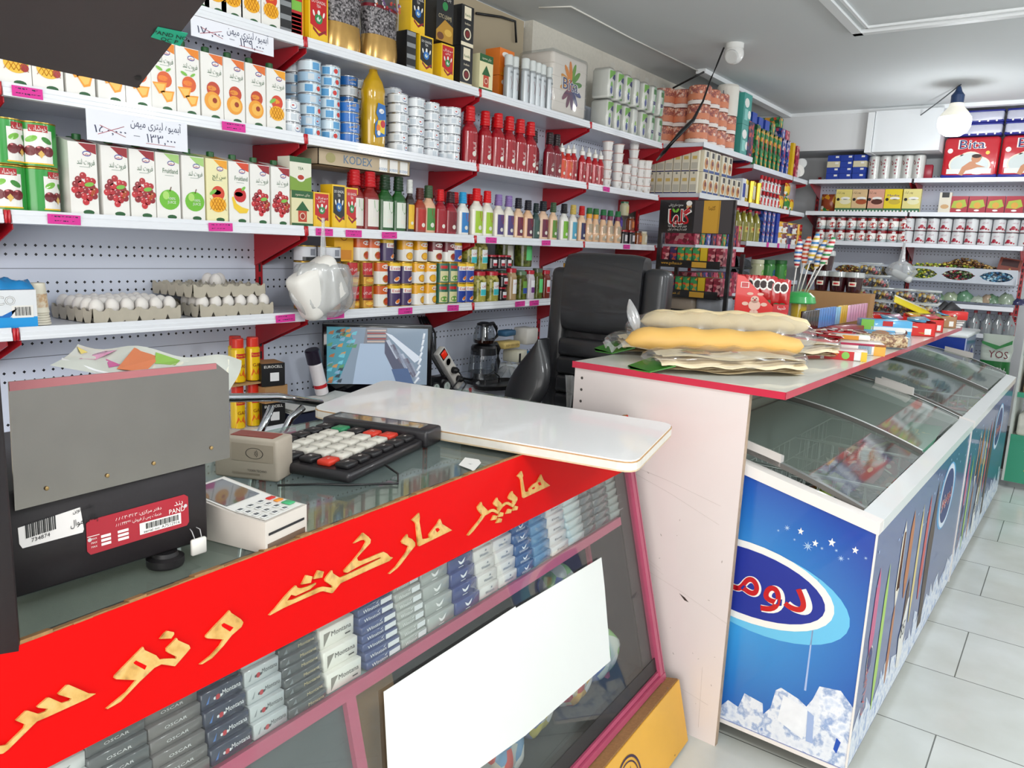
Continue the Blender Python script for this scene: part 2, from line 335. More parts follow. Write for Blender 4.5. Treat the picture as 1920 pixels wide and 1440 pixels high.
# pink price tags
TAG = M('#e0379b', .7); INK = M('#2a2440', .6)
def tag_mesh(w, h, sl=0):
    b = B().box(-w/2, -.0006, -h/2, w/2, 0, h/2, TAG); r = random.Random(int(w*1e4)+sl); m = flat(-.0006)
    for row in (.25, -.2):
        x = -w*.38
        while x < w*.34:
            l = r.uniform(.003, .009); 
            if r.random() < .8: poly(b, m, [(x, h*row), (x+l, h*row+r.uniform(-.002, .003)), (x+l, h*row+.0025), (x, h*row+.002)], INK)
            x += l+r.uniform(.001, .004)
    return b
TZ = {1: 1.911, 2: 1.581, 3: 1.2615}
tg = [(22, 80, 1, 'under the fruit juice at far left'), (416, 460, 1, 'under the mango juice carton'), (89, 151, 2, 'under the big cherry tins'), (391, 436, 2, 'under the banana juice carton'),
      (592, 624, 2, 'under the red tea box'), (648, 678, 2, 'under the yellow tea box'), (716, 744, 2, 'under the green glass bottles'), (911, 931, 2, 'under the purple capped dressing'), (1016, 1032, 2, 'under the black capped dressings'), (1169, 1181, 2, 'under the honey jars'),
      (517, 553, 3, 'below the hanging plastic bag, left one'), (613, 645, 3, 'below the hanging plastic bag, right one'), (747, 773, 3, 'under the purple tins'), (839, 860, 3, 'under the green tins'), (966, 984, 3, 'under the white label jar'), (993, 1010, 3, 'under the purple label jar'), (1131, 1143, 1, 'under the white yogurt cups')]
for i, (a, c, s, d) in enumerate(tg):
    z = TZ[s]-.016; y0, y1 = yat(a, XF1+.012, z), yat(c, XF1+.012, z)
    O('price_tag', tag_mesh(y1-y0, .027, i), None, (XF1+.0125, (y0+y1)/2, z), rot=(0, radians(random.uniform(-2, 2)), LW), label='pink handwritten price tag on the shelf rail '+d, cat='price tag', group='pink price tags')
# ================= goods =================
WH = M('#f4f2ec', .35, coat=.3); GRN = M('#2f7d3c', .4); DGR = M('#1f5c2c', .4); RED = M('#c4141f', .35, coat=.3); DRED = M('#8e0f1c', .35, coat=.3)
BLU = M('#1b4fa8', .35, coat=.3); YEL = M('#f4c61a', .4, coat=.3); ORA = M('#ee7d1c', .4, coat=.3); BLK = M('#17171a', .4, coat=.2); PINKW = M('#e9b7b4', .5)
LGR = M('#7cc043', .4, coat=.3); CREAM = M('#efe4c8', .5); GOLD = M('#c99d3d', .3, m=.7); SILV = M('#c9cccf', .25, m=.8); BRN = M('#6b3f22', .5); NAVY = M('#232a6b', .4); PURP = M('#4c2a63', .4); TEAL = M('#2db3ba', .4); GRY = M('#8d9296', .5)
def carton(kind, brand='فروت لند', body=WH):
    def fn():
        w, d, h, hb = .0395, .037, .205, .222; b = B()
        v = [(-w, -d, 0), (w, -d, 0), (w, d, 0), (-w, d, 0), (-w, -d, h), (w, -d, h), (w, d, hb), (-w, d, hb)]
        b.add(v, [(0, 3, 2, 1), (4, 5, 6, 7), (0, 1, 5, 4), (1, 2, 6, 5), (2, 3, 7, 6), (3, 0, 4, 7)], body)
        m = flat(-d)
        top = {'cherry': '#9c1622', 'apple': '#a9d27a', 'mango': '#f2a51e', 'banana': '#d9451f', 'orange': '#f08a1b', 'peach': '#e8742a', 'mixed': '#b8312f'}[kind]; T = M(top, .4)
        poly(b, m, [(-.012, h-.002), (w-.001, h-.002), (w-.001, h-.03), (.012, h-.022)], T)
        b.poly3([(-.012, -d+.001, h+.0012), (w-.001, -d+.001, h+.0012), (w-.001, d-.005, hb-.001), (.0, d-.005, hb-.001)], T)
        circ(b, m, .012, h-.03, .0125, M('#2c3f9e', .4), 2, 14, .62); circ(b, m, .012, h-.03, .0105, WH, 3, 14, .5); txt(b, m, 'میهن', .012, h-.03, .011, RED, 4)
        txt(b, m, brand, .008, h-.055, .021, DGR, 2, w=.05); rect(b, m, -.01, h-.069, .02, h-.0675, M('#9aa89a', .6))
        circ(b, m, .01, .0085, .016, DGR, 1, 12, .45)
        if kind == 'cherry':
            rr = random.Random(3)
            for i, (u, v) in enumerate([(-.002, .112), (-.016, .1), (.012, .1), (.024, .098), (-.024, .086), (-.008, .088), (.008, .086), (.022, .082), (-.027, .07), (-.012, .072), (.004, .07), (.02, .066), (.031, .072), (-.018, .056), (-.002, .054), (.013, .05), (.028, .056), (.003, .038)]):
                circ(b, m, u, v, .0098, M(['#b3121e', '#8f0f1b', '#c9242d'][i % 3], .3), 2+i % 2, 12); circ(b, m, u-.003, v+.003, .0022, M('#f0a0a0', .4), 4, 8)
            circ(b, m, .014, .088, .014, LGR, 5, 10, .45, .2)
            for q in (0, .007): b.tube([m(.026+q, .08, 5), m(.018+q*.5, .055, 5)], .0006, M('#b8a13a'), 4)
        elif kind == 'apple':
            circ(b, m, .003, .062, .034, M('#6fbf2b', .3), 2, 22, .92); circ(b, m, -.009, .075, .011, M('#b2e070', .3), 3, 10, 1.2); b.tube([m(.004, .088, 4), m(.009, .102, 4)], .0012, BRN, 5)
            txt(b, m, '100%\nJUICE', .01, .06, .0115, WH, 4)
        elif kind in ('mango', 'peach', 'orange', 'mixed', 'banana'):
            c1, c2 = {'mango': ('#f6b21b', '#d9401f'), 'peach': ('#f2a024', '#c5401c'), 'orange': ('#f58a12', '#e05a10'), 'mixed': ('#f3c23a', '#a51d2a'), 'banana': ('#f7cf2e', '#c8201c')}[kind]
            circ(b, m, .003, .095, .024, M(c2, .35), 2, 18); circ(b, m, -.002, .098, .016, M(c1, .35), 2, 12, .5)
            if kind == 'peach': circ(b, m, .0, .058, .03, M(c1, .35), 3, 20); circ(b, m, .003, .058, .021, M('#f7bb4c', .4), 4, 14); circ(b, m, .007, .061, .0085, M('#a03a1c', .5), 5, 12)
            elif kind == 'orange':
                for u, v, rt in ((-.012, .07, .5), (.012, .048, .2)): poly(b, m, [(u-.025, v+.012), (u+.022, v+.016), (u+.014, v-.014), (u-.004, v-.02)], M('#fba21f', .35), 3); poly(b, m, [(u-.019, v+.008), (u+.016, v+.011), (u+.009, v-.009), (u-.002, v-.013)], M('#ffc75c', .35), 4)
                circ(b, m, -.014, .125, .012, LGR, 4, 10, .4, -.4); circ(b, m, .016, .125, .01, LGR, 4, 10, .4, .6)
            elif kind == 'banana': poly(b, m, [(-.03, .085), (-.022, .05), (.0, .034), (.028, .036), (.036, .05), (.01, .055), (-.012, .066), (-.024, .09)], M(c1, .35), 4); circ(b, m, .016, .118, .01, LGR, 4, 10, .5, .7)
            else:
                circ(b, m, .002, .058, .031, M(c1, .35), 3, 20, .8)
                for q in (-.016, -.004, .008, .02): b.tube([m(q-.012, .078, 5), m(q+.012, .04, 5)], .0007, M('#c97f10'), 4); b.tube([m(q+.01, .078, 5), m(q-.012, .04, 5)], .0007, M('#c97f10'), 4)
                if kind == 'mixed': circ(b, m, .022, .05, .011, M('#a51d2a', .3), 5); circ(b, m, .028, .068, .009, LGR, 5)
                else: circ(b, m, -.016, .098, .015, LGR, 5, 10, .4, .6)
        return [('carton_body', b), ('cap', B().lathe([(.0125, 0), (.0125, .016), (.011, .0175)], DGR, 14, .008, .012, z=hb-.008))]
    return proto('carton'+kind+brand+str(id(body)), fn)
def box_goods(key, w, d, h, body, art, lid=None):
    def fn():
        b = B().box(-w/2, -d/2, 0, w/2, d/2, h, body); art(b, flat(-d/2), w, h)
        return [('box', b)]
    return proto(key, fn)
def side(b, d, w, h, mats):   # coloured stripes on the left side of a box (x = -w/2)
    z = 0
    for f, m in mats: b.box(-w/2-.0004, -d/2+.002, z*h+.001, -w/2, d/2-.002, (z+f)*h-.001, m); z += f
def tea_art(main, edge, sub, word=True):
    def art(b, m, w, h):
        rect(b, m, -w/2+.006, .006, w/2-.006, h-.006, main); poly(b, m, [(-w/2+.006, .006), (w/2-.006, .006), (w/2-.006, h*.2), (0, h*.26), (-w/2+.006, h*.36)], edge, 2)
        poly(b, m, [(-w*.3, h*.33), (w*.0, h*.2), (w*.36, h*.3), (w*.4, h*.26), (w*.02, h*.14), (-w*.3, h*.26)], DRED, 3)
        circ(b, m, 0, h*.5, w*.2, sub, 3, 18); circ(b, m, 0, h*.63, w*.07, WH, 4, 10, 1.4)
        for s in (-1, 1): circ(b, m, s*w*.26, h*.6, w*.05, WH, 4, 10, 2.4, -s*.3)
        poly(b, m, [(-w*.12, h*.5), (-w*.02, h*.55), (w*.02, h*.48), (w*.13, h*.53), (w*.05, h*.44), (-w*.08, h*.45)], M('#cfe0d8'), 5)
        txt(b, m, 'DO GHAZAL\nTEA' if word else 'چای\nدوغزال', 0, h*.8, h*.085, WH, 3, w=w*.72)
    return art
def side_art(b, m, w, h): pass
TEAW, TEAH = .088, .165
tea_red = lambda: box_goods('tea_red', TEAW, .07, TEAH, YEL, tea_art(M('#c4161c', .35), YEL, M('#2e8a4a')))
tea_fr = lambda: box_goods('tea_fr', .083, .07, .15, YEL, tea_art(M('#c4161c', .35), YEL, M('#2e8a4a'), False))
tea_blk = lambda: box_goods('tea_blk', .085, .07, .155, YEL, tea_art(M('#1b1c20', .35), YEL, M('#2d74c4')))
def stripes_art(cols, n=5):
    def art(b, m, w, h):
        for i in range(n): rect(b, m, -w/2+.002, h*(i+.12)/n, w/2-.002, h*(i+.88)/n, cols[i % len(cols)])
    return art
def famila_art(b, m, w, h):
    rect(b, m, -w*.5, h*.0, w*.5, h*.09, CREAM); rect(b, m, -w*.28, h*.66, w*.28, h*.97, CREAM); txt(b, m, 'Famila', 0, h*.76, h*.1, DGR, 2, w=w*.45)
    circ(b, m, 0, h*.3, w*.3, CREAM, 1, 20); circ(b, m, 0, h*.3, w*.22, BLK, 2, 18); circ(b, m, 0, h*.3, w*.17, M('#7a1c1c'), 3, 18); txt(b, m, 'Indian', 0, h*.55, h*.08, CREAM, 2, w=w*.45)
def ctc_art(b, m, w, h):
    txt(b, m, 'چای دوغزال', 0, h*.88, h*.09, WH, 2, w=w*.7); circ(b, m, 0, h*.72, w*.16, M('#2e8a4a'), 2); txt(b, m, 'CTC LEAMJ', 0, h*.5, h*.11, M('#d8c9a0'), 2, w=w*.75)
    poly(b, m, [(-w/2, 0), (w/2, 0), (w/2, h*.34), (0, h*.45), (-w/2, h*.2)], M('#b98a2a'), 1); circ(b, m, w*.2, h*.2, w*.22, M('#dcb24a'), 2, 14, .6); circ(b, m, -w*.25, h*.1, w*.2, BRN, 2, 14, .7)
def house_art(b, m, w, h):
    rect(b, m, -w/2, 0, w/2, h*.1, DGR); rect(b, m, -w/2, h*.8, w/2, h, DGR); txt(b, m, 'چای محمود', 0, h*.9, h*.1, CREAM, 2, w=w*.7)
    poly(b, m, [(-w*.32, h*.45), (w*.32, h*.45), (0, h*.72)], DGR, 2); rect(b, m, -w*.2, h*.14, w*.2, h*.45, M('#c8462a'), 1); circ(b, m, 0, h*.3, w*.13, CREAM, 2); circ(b, m, 0, h*.3, w*.1, M('#a5301c'), 3)
def greentea_art(b, m, w, h):
    poly(b, m, [(-w/2, 0), (w/2, 0), (w/2, h*.45), (0, h*.3), (-w/2, h*.42)], M('#7fa13a'), 1); rect(b, m, -w/2, h*.84, w/2, h, DGR); txt(b, m, 'TEA', 0, h*.66, h*.12, DGR, 2); circ(b, m, 0, h*.38, w*.2, WH, 2, 14, .7); circ(b, m, 0, h*.4, w*.15, M('#b8361c'), 3, 14, .6)
def orange_art(b, m, w, h):
    circ(b, m, -w*.08, h*.78, w*.26, WH, 1, 14, .45); txt(b, m, 'سافاز', 0, h*.55, h*.09, WH, 2, w=w*.3)
    for i in range(7): u = -w*.4+i*w*.13; poly(b, m, [(u, .002), (u+w*.1, .002), (u+w*.04, h*(.15+.12*((i*5) % 3)))], M('#e3a21c'), 1)
    poly(b, m, [(-w*.05, h*.35), (w*.05, h*.45), (w*.0, h*.3), (w*.1, h*.22), (-w*.04, h*.2)], M('#7a2a10'), 2)
tea_house = lambda: box_goods('tea_house', .1, .07, .165, M('#e9e2b4', .5), house_art)
# ---- row placing on the left wall run ----
XG = XF1-.012
def L(px, z, dd=.0): return yat(px, XG-dd, z)
def seed_bag():
    b = B(); body = ramp_mat('black_seeds', ['#4a4648', '#8b8688', '#2f2c2e', '#6d686b', '#a8a3a5'], 160, r=.3); G = M('#c9a05c', .22, m=.6, noise=.25, ns=30.)
    def sh(s, mat, z0, z1, off=0):
        def f(u, v):
            a = u*2*pi; z = z0+(z1-z0)*v; k = 1-.25*max(0, z-.22)/.1; w = .085*(1+.05*sin(z*40))*k if z < .22 else .085*(1-.0*(z-.22)); dd = (.045*(1-((z-.12)/.2)**4) if z < .3 else .004)+off
            return (w*math.copysign(abs(sin(a))**.7, sin(a)), -dd*math.copysign(abs(cos(a))**.8, cos(a)), z)
        b.grid(f, 28, 8, mat)
    sh(0, G, 0, .1); sh(0, body, .1, .2); sh(0, M('#7d1f2b', .3), .2, .212); sh(0, M('#5a5658', .3), .212, .29)
    m = flat(-.05)
    rr = random.Random(5)
    for i in range(26): circ(b, m, rr.uniform(-.07, .07), rr.uniform(.2, .235), rr.uniform(.004, .008), M(['#a9242c', '#6a4b7a', '#d6d0d0', '#c45a2a'][i % 4], .5), 1+i % 3, 7)
    circ(b, m, .02, .262, .022, RED, 2, 10, .5); txt(b, m, 'چای', .02, .262, .016, WH, 3); rect(b, m, -.05, .25, -.02, .275, M('#bdb9b9'), 2)
    return [('bag', b)]
def row_label(i, n, d): return d if n == 1 else d+', '+o_(i)+' from the left'
# --- top shelf ---
z0 = ZS1[0]
for i, px in enumerate((372, 405, 436, 472, 508)): put('juice_carton', carton('mango'), (XG-.038, L(px, z0), z0), row_label(i, 5, 'mango juice carton on the top shelf'), 'juice carton', LW, 'mango juice cartons, top shelf')
def blk_side(b, m, w, h):
    stripes_art([M('#8a8d90'), BLK], 7)(b, m, w, h)
put('tea_box', box_goods('slimblk', .05, .07, .155, BLK, blk_side), (XG-.04, L(538, z0), z0), 'narrow black tea box edge beside the mango cartons on the top shelf', 'tea box', LW)
def red_side(b, m, w, h):
    rect(b, m, -w/2+.006, .004, w/2-.004, h-.004, M('#c01c20')); stripes_art([M('#c01c20'), M('#9c2a20')], 6)(b, m, w*.8, h*.5); rect(b, m, -w*.4, h*.55, w*.4, h*.75, LGR, 2)
put('tea_box', box_goods('redside', .07, .07, TEAH, YEL, red_side), (XG-.05, L(559, z0), z0), 'yellow and red tea box seen side on, top shelf near the rail joint', 'tea box', LW)
put('tea_box', tea_red(), (XG-.037, L(598, z0), z0), 'red tea box with yellow edges beside the seed bags, top shelf', 'tea box', LW)
sb = proto('seedbag', seed_bag)
for px, l in ((655, 'left black seed bag with gold bottom on the top shelf'), (726, 'right black seed bag with gold bottom on the top shelf')): put('seed_bag', sb, (XG-.05, L(px, z0), z0), l, 'bag', LW, 'black seed bags')
put('tea_box', box_goods('blkside2', .055, .07, .155, BLK, blk_side), (XG-.04, L(772, z0), z0), 'black and yellow tea box beside the right seed bag, lower one', 'tea box', LW)
put('tea_box', tea_blk(), (XG-.037, L(799, z0), z0), 'black tea box with blue emblem, lower of the black tea boxes', 'tea box', LW)
put('tea_box', tea_blk(), (XG-.045, L(785, z0), z0+.157), 'black tea box with blue emblem stacked on the lower tea boxes', 'tea box', LW)
put('tea_box', tea_fr(), (XG-.037, L(839, z0), z0), 'red tea box with green emblem beside the lower black tea box', 'tea box', LW)
put('tea_box', box_goods('ctc', .11, .07, .2, BLK, ctc_art), (XG-.04, L(833, z0), z0+.158), 'tall black loose tea box with gold picture, standing on tea boxes', 'tea box', LW)
for k, l in enumerate(('lower', 'upper')): put('tea_box', box_goods('famila', .085, .08, .17, BLK, famila_art), (XG-.042, L(874, z0), z0+k*.172), l+' black and cream tea box with a round cup picture', 'tea box', LW)
put('tea_box', tea_house(), (XG-.037, L(911, z0), z0), 'cream and green tea box with a little house, top shelf', 'tea box', LW)
for k, l in enumerate(('lower', 'upper')): put('tea_tin', box_goods('orangetin', .12, .09, .128, ORA, orange_art), (XG-.14, L(946, z0, .1), z0+k*.13), l+' orange square tea tin behind the cream tea box', 'tin', LW)
def spray():
    b = B().lathe([(.022, 0), (.0235, .004), (.0235, .16), (.019, .172)], M('#c3c8cb', .3, m=.5), 16); m = cyl(.0236)
    b.tube([m(-.008, .12, 1), m(.004, .09, 1), (m(-.002, .06, 1))], .0008, M('#a04050'), 4); rect(b, m, -.01, .135, .01, .145, GRY, 1, 3)
    return [('can_body', b), ('cap', B().lathe([(.0215, 0), (.0215, .045), (.019, .05)], M('#d7dcda', .35), 16, z=.172))]
for i, px in enumerate((968, 979, 990, 1002, 1012, 1021, 1034)): put('hairspray_can', proto('spray', spray), (XG-.026-(.03 if i < 2 else 0), L(px, z0), z0), row_label(i, 7, 'slim silver hairspray can on the top shelf'), 'spray can', LW, 'silver hairspray cans')
def tissue_big():
    b = B(); W2, D2, H2 = .175, .11, .31
    b.rbox(-W2, -D2, 0, W2, D2, H2, .022, M('#efe6dc', .6, noise=.04, ns=6.), 3)
    for k in range(1, 5): b.box(-W2-.0004, -D2-.0004, H2*k/5-.0008, W2+.0004, D2, H2*k/5+.0008, M('#d9cfc4', .7))
    m = flat(-D2-.001, .01, .02)
    for i in range(12):
        a = radians(190-i*30); c = ['#e79a23', '#e79a23', '#ef8f1e', '#e9861c', '#6fa52c', '#5d9a22', '#4f8d30', '#2c3f86', '#27306f', '#5b2f5e', '#6b2a4a', '#7a2e50'][i]
        circ(b, m, .075*cos(a)*.8, .14+.075*sin(a), .05, M(c, .5), 1+i % 2, 14, .3, a)
    txt(b, m, 'Bita', -.012, .14, .085, WH, 4, w=.17, off=.03); txt(b, m, 'Bita', -.012, .14, .085, NAVY, 5, w=.15); txt(b, m, 'pocket tissues', .01, .098, .018, NAVY, 5, w=.14); circ(b, m, -.01, .14, .03, M('#b53a1c'), 3)
    ms = lambda u, v, k: (W2+.001+.0003*k, u, v); stripes_art([M('#3a4a7a')], 9)(b, lambda u, v, k: ms(v*.3-.03, u*1.2+.16, k), .2, .16)
    f = B().rbox(-W2-.006, -D2-.006, .0, W2+.006, D2+.006, H2+.012, .024, FILM(), 2); f.poly3([(-W2+.02, .02, H2+.012), (W2-.02, .02, H2+.012), (W2-.04, .03, H2+.055), (0, .0, H2+.06)], FILM())
    return [('tissue_stack', b), ('wrapper', f)]
z = z0
y = (L(1017, z)+L(1110, z))/2
put('tissue_pack', proto('tisbig', tissue_big), (XG-.11, y, z), 'large wrapped white tissue pack with a colourful flower, top shelf', 'tissue pack', LW)
def napkin(col=0):
    def fn():
        b = B().rbox(-.032, -.06, 0, .032, .06, .165, .014, M('#edeee6', .6), 2); m = flat(-.0605)
        if col == 0: poly(b, m, [(-.03, .1), (.03, .14), (.03, .155), (-.03, .15)], LGR, 1); poly(b, m, [(.0, .11), (.03, .1), (.03, .135), (.012, .13)], NAVY, 1)
        if col < 2: circ(b, m, -.006, .068, .013, LGR if col == 0 else M('#9bc25a'), 2, 12, 1.9); circ(b, m, -.007, .045, .0125, M('#34489a'), 3, 12, 1.9); poly(b, m, [(-.02, .004), (.02, .004), (.03, .04), (.02, .014)], M('#5a8a3a'), 2)
        else: poly(b, m, [(-.028, .0), (.0, .0), (.02, .12), (.01, .16), (-.01, .16), (.004, .11)], M('#9ccca4'), 2); rect(b, m, -.02, .115, .012, .145, M('#3f8a3c'), 3); rect(b, m, -.022, .05, .008, .072, NAVY, 3)
        f = B().rbox(-.034, -.063, .0, .034, .063, .172, .015, FILM(), 1); f.poly3([(-.03, -.06, .168), (.03, -.06, .168), (.02, -.055, .2), (-.026, -.055, .192)], FILM())
        return [('napkins', b), ('wrapper', f)]
    return proto('napkin%d' % col, fn)
cols = [(1142, 0), (1158, 0), (1174, 0), (1190, 1), (1206, 0), (1222, 2), (1236, 2)]
for r in (0, 1):
    for i, (px, c) in enumerate(cols): put('napkin_pack', napkin(c), (XG-.064, L(px, z)+.01, z+r*.175), ('upper' if r else 'lower')+' green and blue napkin pack, '+o_(i)+' from the left on the top shelf', 'napkin pack', LW, 'napkin packs')
# --- second shelf (juices, tuna, oil, red bottles) ---
z1 = ZS1[1]
ks = ['mixed', 'mixed', 'orange', 'orange', 'orange', 'orange', 'orange', 'peach', 'peach', 'peach', 'mango']
bs = (31, 92, 153, 211, 262, 309, 355, 400, 441, 481, 519)
for i, (k, px) in enumerate(zip(ks, bs)): put('juice_carton', carton(k), (XG-.038, L(px, z1), z1), row_label(i, 11, k+' juice carton on the second shelf'), 'juice carton', LW, 'fruit juice cartons, second shelf')
def tuna(kind):
    def fn():
        base = {'w': '#e9edf0', 'b': '#a9c9e2', 'r': '#d5e6ef', 'g': '#1f6ec0'}[kind]; bm = M(base, .3, coat=.3)
        b = B().lathe([(.0425, 0, SILV), (.0435, .0015, SILV), (.0425, .003, bm), (.0425, .035, SILV), (.0435, .037, SILV), (.0435, .0385, SILV), (.041, .0385, SILV), (.041, .0365, SILV), (0, .0365)], SILV, 22)
        m = cyl(.0426)
        if kind in 'wb':
            circ(b, m, .012, .019, .0135, M('#2c5ca6'), 1, 14, .85); circ(b, m, .011, .0195, .0125, M(base, .3), 2, 14, .8); circ(b, m, .009, .02, .005, M('#c54a4a'), 3, 8, .6); rect(b, m, -.035, .008, -.012, .03, M('#cdd6dd'), 1, 3)
        if kind == 'r': poly(b, m, [(.0, .004), (.014, .034), (.034, .03), (.03, .006)], M('#5aa7c9'), 1); circ(b, m, .018, .019, .009, M('#d1362e'), 2, 10); rect(b, m, -.035, .006, -.006, .031, M('#5a9fd0'), 1, 4)
        if kind == 'g': txt(b, m, 'گلکسی', .0, .026, .013, YEL, 2); txt(b, m, 'Galaxy', .0, .011, .01, WH, 2)
        return [('tin', b)]
    return proto('tuna'+kind, fn)
TH = .0392
def stack(px, n, kinds, z, dx, desc, group, R=.0435, hh=TH, mk=tuna, name='tuna_tin', cat='tin', jit=True):
    y = L(px, z, dx)
    for k in range(n):
        kd = kinds[k % len(kinds)]
        put(name, mk(kd), (XG-R-dx+random.uniform(-.002, .002), y+random.uniform(-.002, .002), z+k*hh), desc+', '+o_(k)+' from the bottom', cat, LW+random.uniform(-.6, .5), group)
stack(556, 3, 'w', z1, 0, 'white tuna tin, front short stack beside the mango carton', 'tuna tin stacks')
stack(566, 7, 'brwb', z1, .09, 'white tuna tin, back stack behind the short front stack', 'tuna tin stacks')
stack(594, 7, 'rb', z1, .01, 'pale blue tuna tin, tall stack right of the short stack', 'tuna tin stacks')
stack(631, 7, 'rr', z1, .01, 'red fish tuna tin, tall stack left of the blue tins', 'tuna tin stacks')
stack(667, 4, 'g', z1, 0, 'blue tuna tin in the short blue stack', 'tuna tin stacks')
stack(664, 7, 'gw', z1, .09, 'blue lidded tin behind the short blue stack', 'tuna tin stacks')
stack(680, 7, 'w', z1, .1, 'white tuna tin behind the oil bottle', 'tuna tin stacks')
for j, (px, n, dx) in enumerate(((747, 7, .09), (759, 6, 0), (790, 6, .0), (818, 6, .01), (842, 6, .03), (858, 6, 0))):
    stack(px, n, 'w', z1, dx, 'white tuna tin, '+o_(j)+' stack right of the oil bottle', 'tuna tin stacks')
def oil():
    OILM = M('#e9b70a', .12, coat=1., tr=.25)
    def sec(z):   # half width, half depth
        for a, c in zip(PR, PR[1:]):
            if a[0] <= z <= c[0]: t = (z-a[0])/(c[0]-a[0]); return a[1]+(c[1]-a[1])*t, a[2]+(c[2]-a[2])*t
    PR = [(0, .046, .034), (.006, .05, .038), (.05, .051, .039), (.1, .053, .04), (.155, .05, .038), (.165, .046, .036), (.2, .049, .038), (.23, .038, .03), (.25, .024, .02), (.262, .015, .015), (.28, .0145, .0145)]
    b = B()
    def f(u, v): z = .28*v; w, d = sec(z); a = 2*pi*u; e = .75; return (w*math.copysign(abs(sin(a))**e, sin(a)), -d*math.copysign(abs(cos(a))**e, cos(a)), z)
    b.grid(f, 30, 28, OILM); b.add([(PR[0][1]*sin(a*pi/8), -PR[0][2]*cos(a*pi/8), 0) for a in range(16)], [tuple(range(16))], OILM)
    m = flat(-.042); lab = B()
    poly(lab, m, [(-.028, .05), (-.02, .035), (.03, .045), (.032, .11), (.026, .15), (-.012, .155), (-.022, .12), (-.01, .1), (-.026, .085)], M('#2e6fb8'), 1); poly(lab, m, [(-.02, .06), (.024, .05), (.026, .1), (-.012, .095)], M('#f0d040'), 2)
    circ(lab, m, .006, .128, .014, WH, 3, 14, .6); txt(lab, m, 'لادن', .006, .128, .012, BLU, 4); circ(lab, m, .014, .085, .013, RED, 3, 12); circ(lab, m, -.01, .07, .011, ORA, 3); circ(lab, m, -.008, .052, .009, WH, 4)
    return [('bottle', b), ('label', lab), ('cap', B().lathe([(.0175, 0), (.0175, .02), (.015, .023)], M('#1d5fc0', .3), 18, z=.276))]
put('oil_bottle', proto('oil', oil), (XG-.045, L(713, z1), z1), 'tall yellow cooking oil bottle with a blue cap, second shelf', 'bottle', LW, sc=(1.02, 1.02, 1.13))
def sauce(body, cap, lab, lab2=None, word='', h=.2, w0=.03, squeeze=False, collar=None, bulge=False):
    """flask shaped dressing bottle with ribbed cap"""
    def fn():
        w = w0*1.26; bm = M(body, .25, coat=.6); cm = M(cap, .3, coat=.4); hh = h*.7
        if bulge: prof = [(w*.8, 0), (w*.95, .006), (w*1.05, hh*.35), (w*.9, hh*.7), (w*.5, hh*1.0), (w*.42, hh*1.18)]
        else: prof = [(w*.92, 0), (w, .006), (w, hh*.8), (w*.84, hh*.9), (w*.5, hh*1.0), (w*.42, hh*1.06)]
        b = B().lathe(prof, bm, 18, sx=1, sy=.72); top = prof[-1][1]
        c = B(); cr = w*.54
        if squeeze: c.lathe([(cr, 0), (cr, .022), (cr*.5, .028), (cr*.14, h-top-.004)], M('#f0efe8', .4), 14, z=top)
        else:
            pf = []; n = 5; ch = h-top
            for k in range(n): pf += [(cr*(1-.03*k), ch*k/n), (cr*(1.06-.03*k), ch*(k+.4)/n), (cr*(.97-.03*k), ch*(k+.9)/n)]
            pf.append((cr*.82, ch)); c.lathe(pf, cm, 14, z=top)
        r = [('bottle', b), ('cap', c)]
        if collar: r.append(('neck_band', B().lathe([(w*.5, hh*1.0), (w*.47, hh*1.28)], M(collar, .4), 14)))
        l = B(); m = cyl(w, sy=.72); lm = M(lab, .45)
        rect(l, m, -w*.75, hh*.1, w*.62, hh*.76, lm, 1, 5); l2 = M(lab2 or '#c4141f', .45)
        poly(l, m, [(-w*.1, hh*.74), (w*.62, hh*.74), (w*.62, hh*.52), (w*.3, hh*.46), (-w*.05, hh*.56)], l2, 2); circ(l, m, 0, hh*.26, w*.3, M('#e9e6da'), 2, 10, .9)
        if word: txt(l, m, word, w*.05, hh*.42, w*.55, WH, 3, rot=0 if len(word) < 5 else pi/2)
        r.append(('label', l)); return r
    return proto(('s', body, cap, lab, lab2, word, h, w0, squeeze, collar, bulge), fn)
REDS = sauce('#a30d1e', '#d3141c', '#a30d1e', '#a30d1e', 'آلبالو', .262, .036)
for i, px in enumerate((888, 922, 940, 961, 981, 1000)): put('syrup_bottle', REDS, (XG-.03-(.0 if i != 1 else .02), L(px, z1), z1), row_label(i, 6, 'dark red syrup bottle with a bright red cap'), 'bottle', LW, 'red syrup bottles')
for i, px in enumerate((884, 915, 935, 957, 978, 997)): put('syrup_bottle', REDS, (XG-.11, L(px, z1, .08), z1), row_label(i, 6, 'red capped syrup bottle in the back row'), 'bottle', LW, 'red syrup bottles')
REDB = sauce('#7d0b20', '#2a1a1e', '#7d0b20', '#7d0b20', 'انار', .235, .031)
for i, px in enumerate((1021, 1036, 1049)): put('syrup_bottle', REDB, (XG-.03-(.05 if i == 0 else 0), L(px, z1), z1), row_label(i, 3, 'dark red syrup bottle with a black ribbed cap'), 'bottle', LW, 'black capped syrup bottles')
KET = sauce('#c9281a', '#ffffff', '#d9482a', '#e8c030', '', .2, .026, True); KE2 = sauce('#b8101e', '#ffffff', '#9e0f1c', '#d8d0c8', '', .21, .024, True)
for i, px in enumerate((1059, 1071, 1081, 1097, 1109, 1121, 1131)): put('ketchup_bottle', KET if i < 2 else KE2, (XG-.03, L(px, z1), z1), row_label(i, 7, 'red squeeze ketchup bottle with a white tip'), 'bottle', LW, 'ketchup bottles')
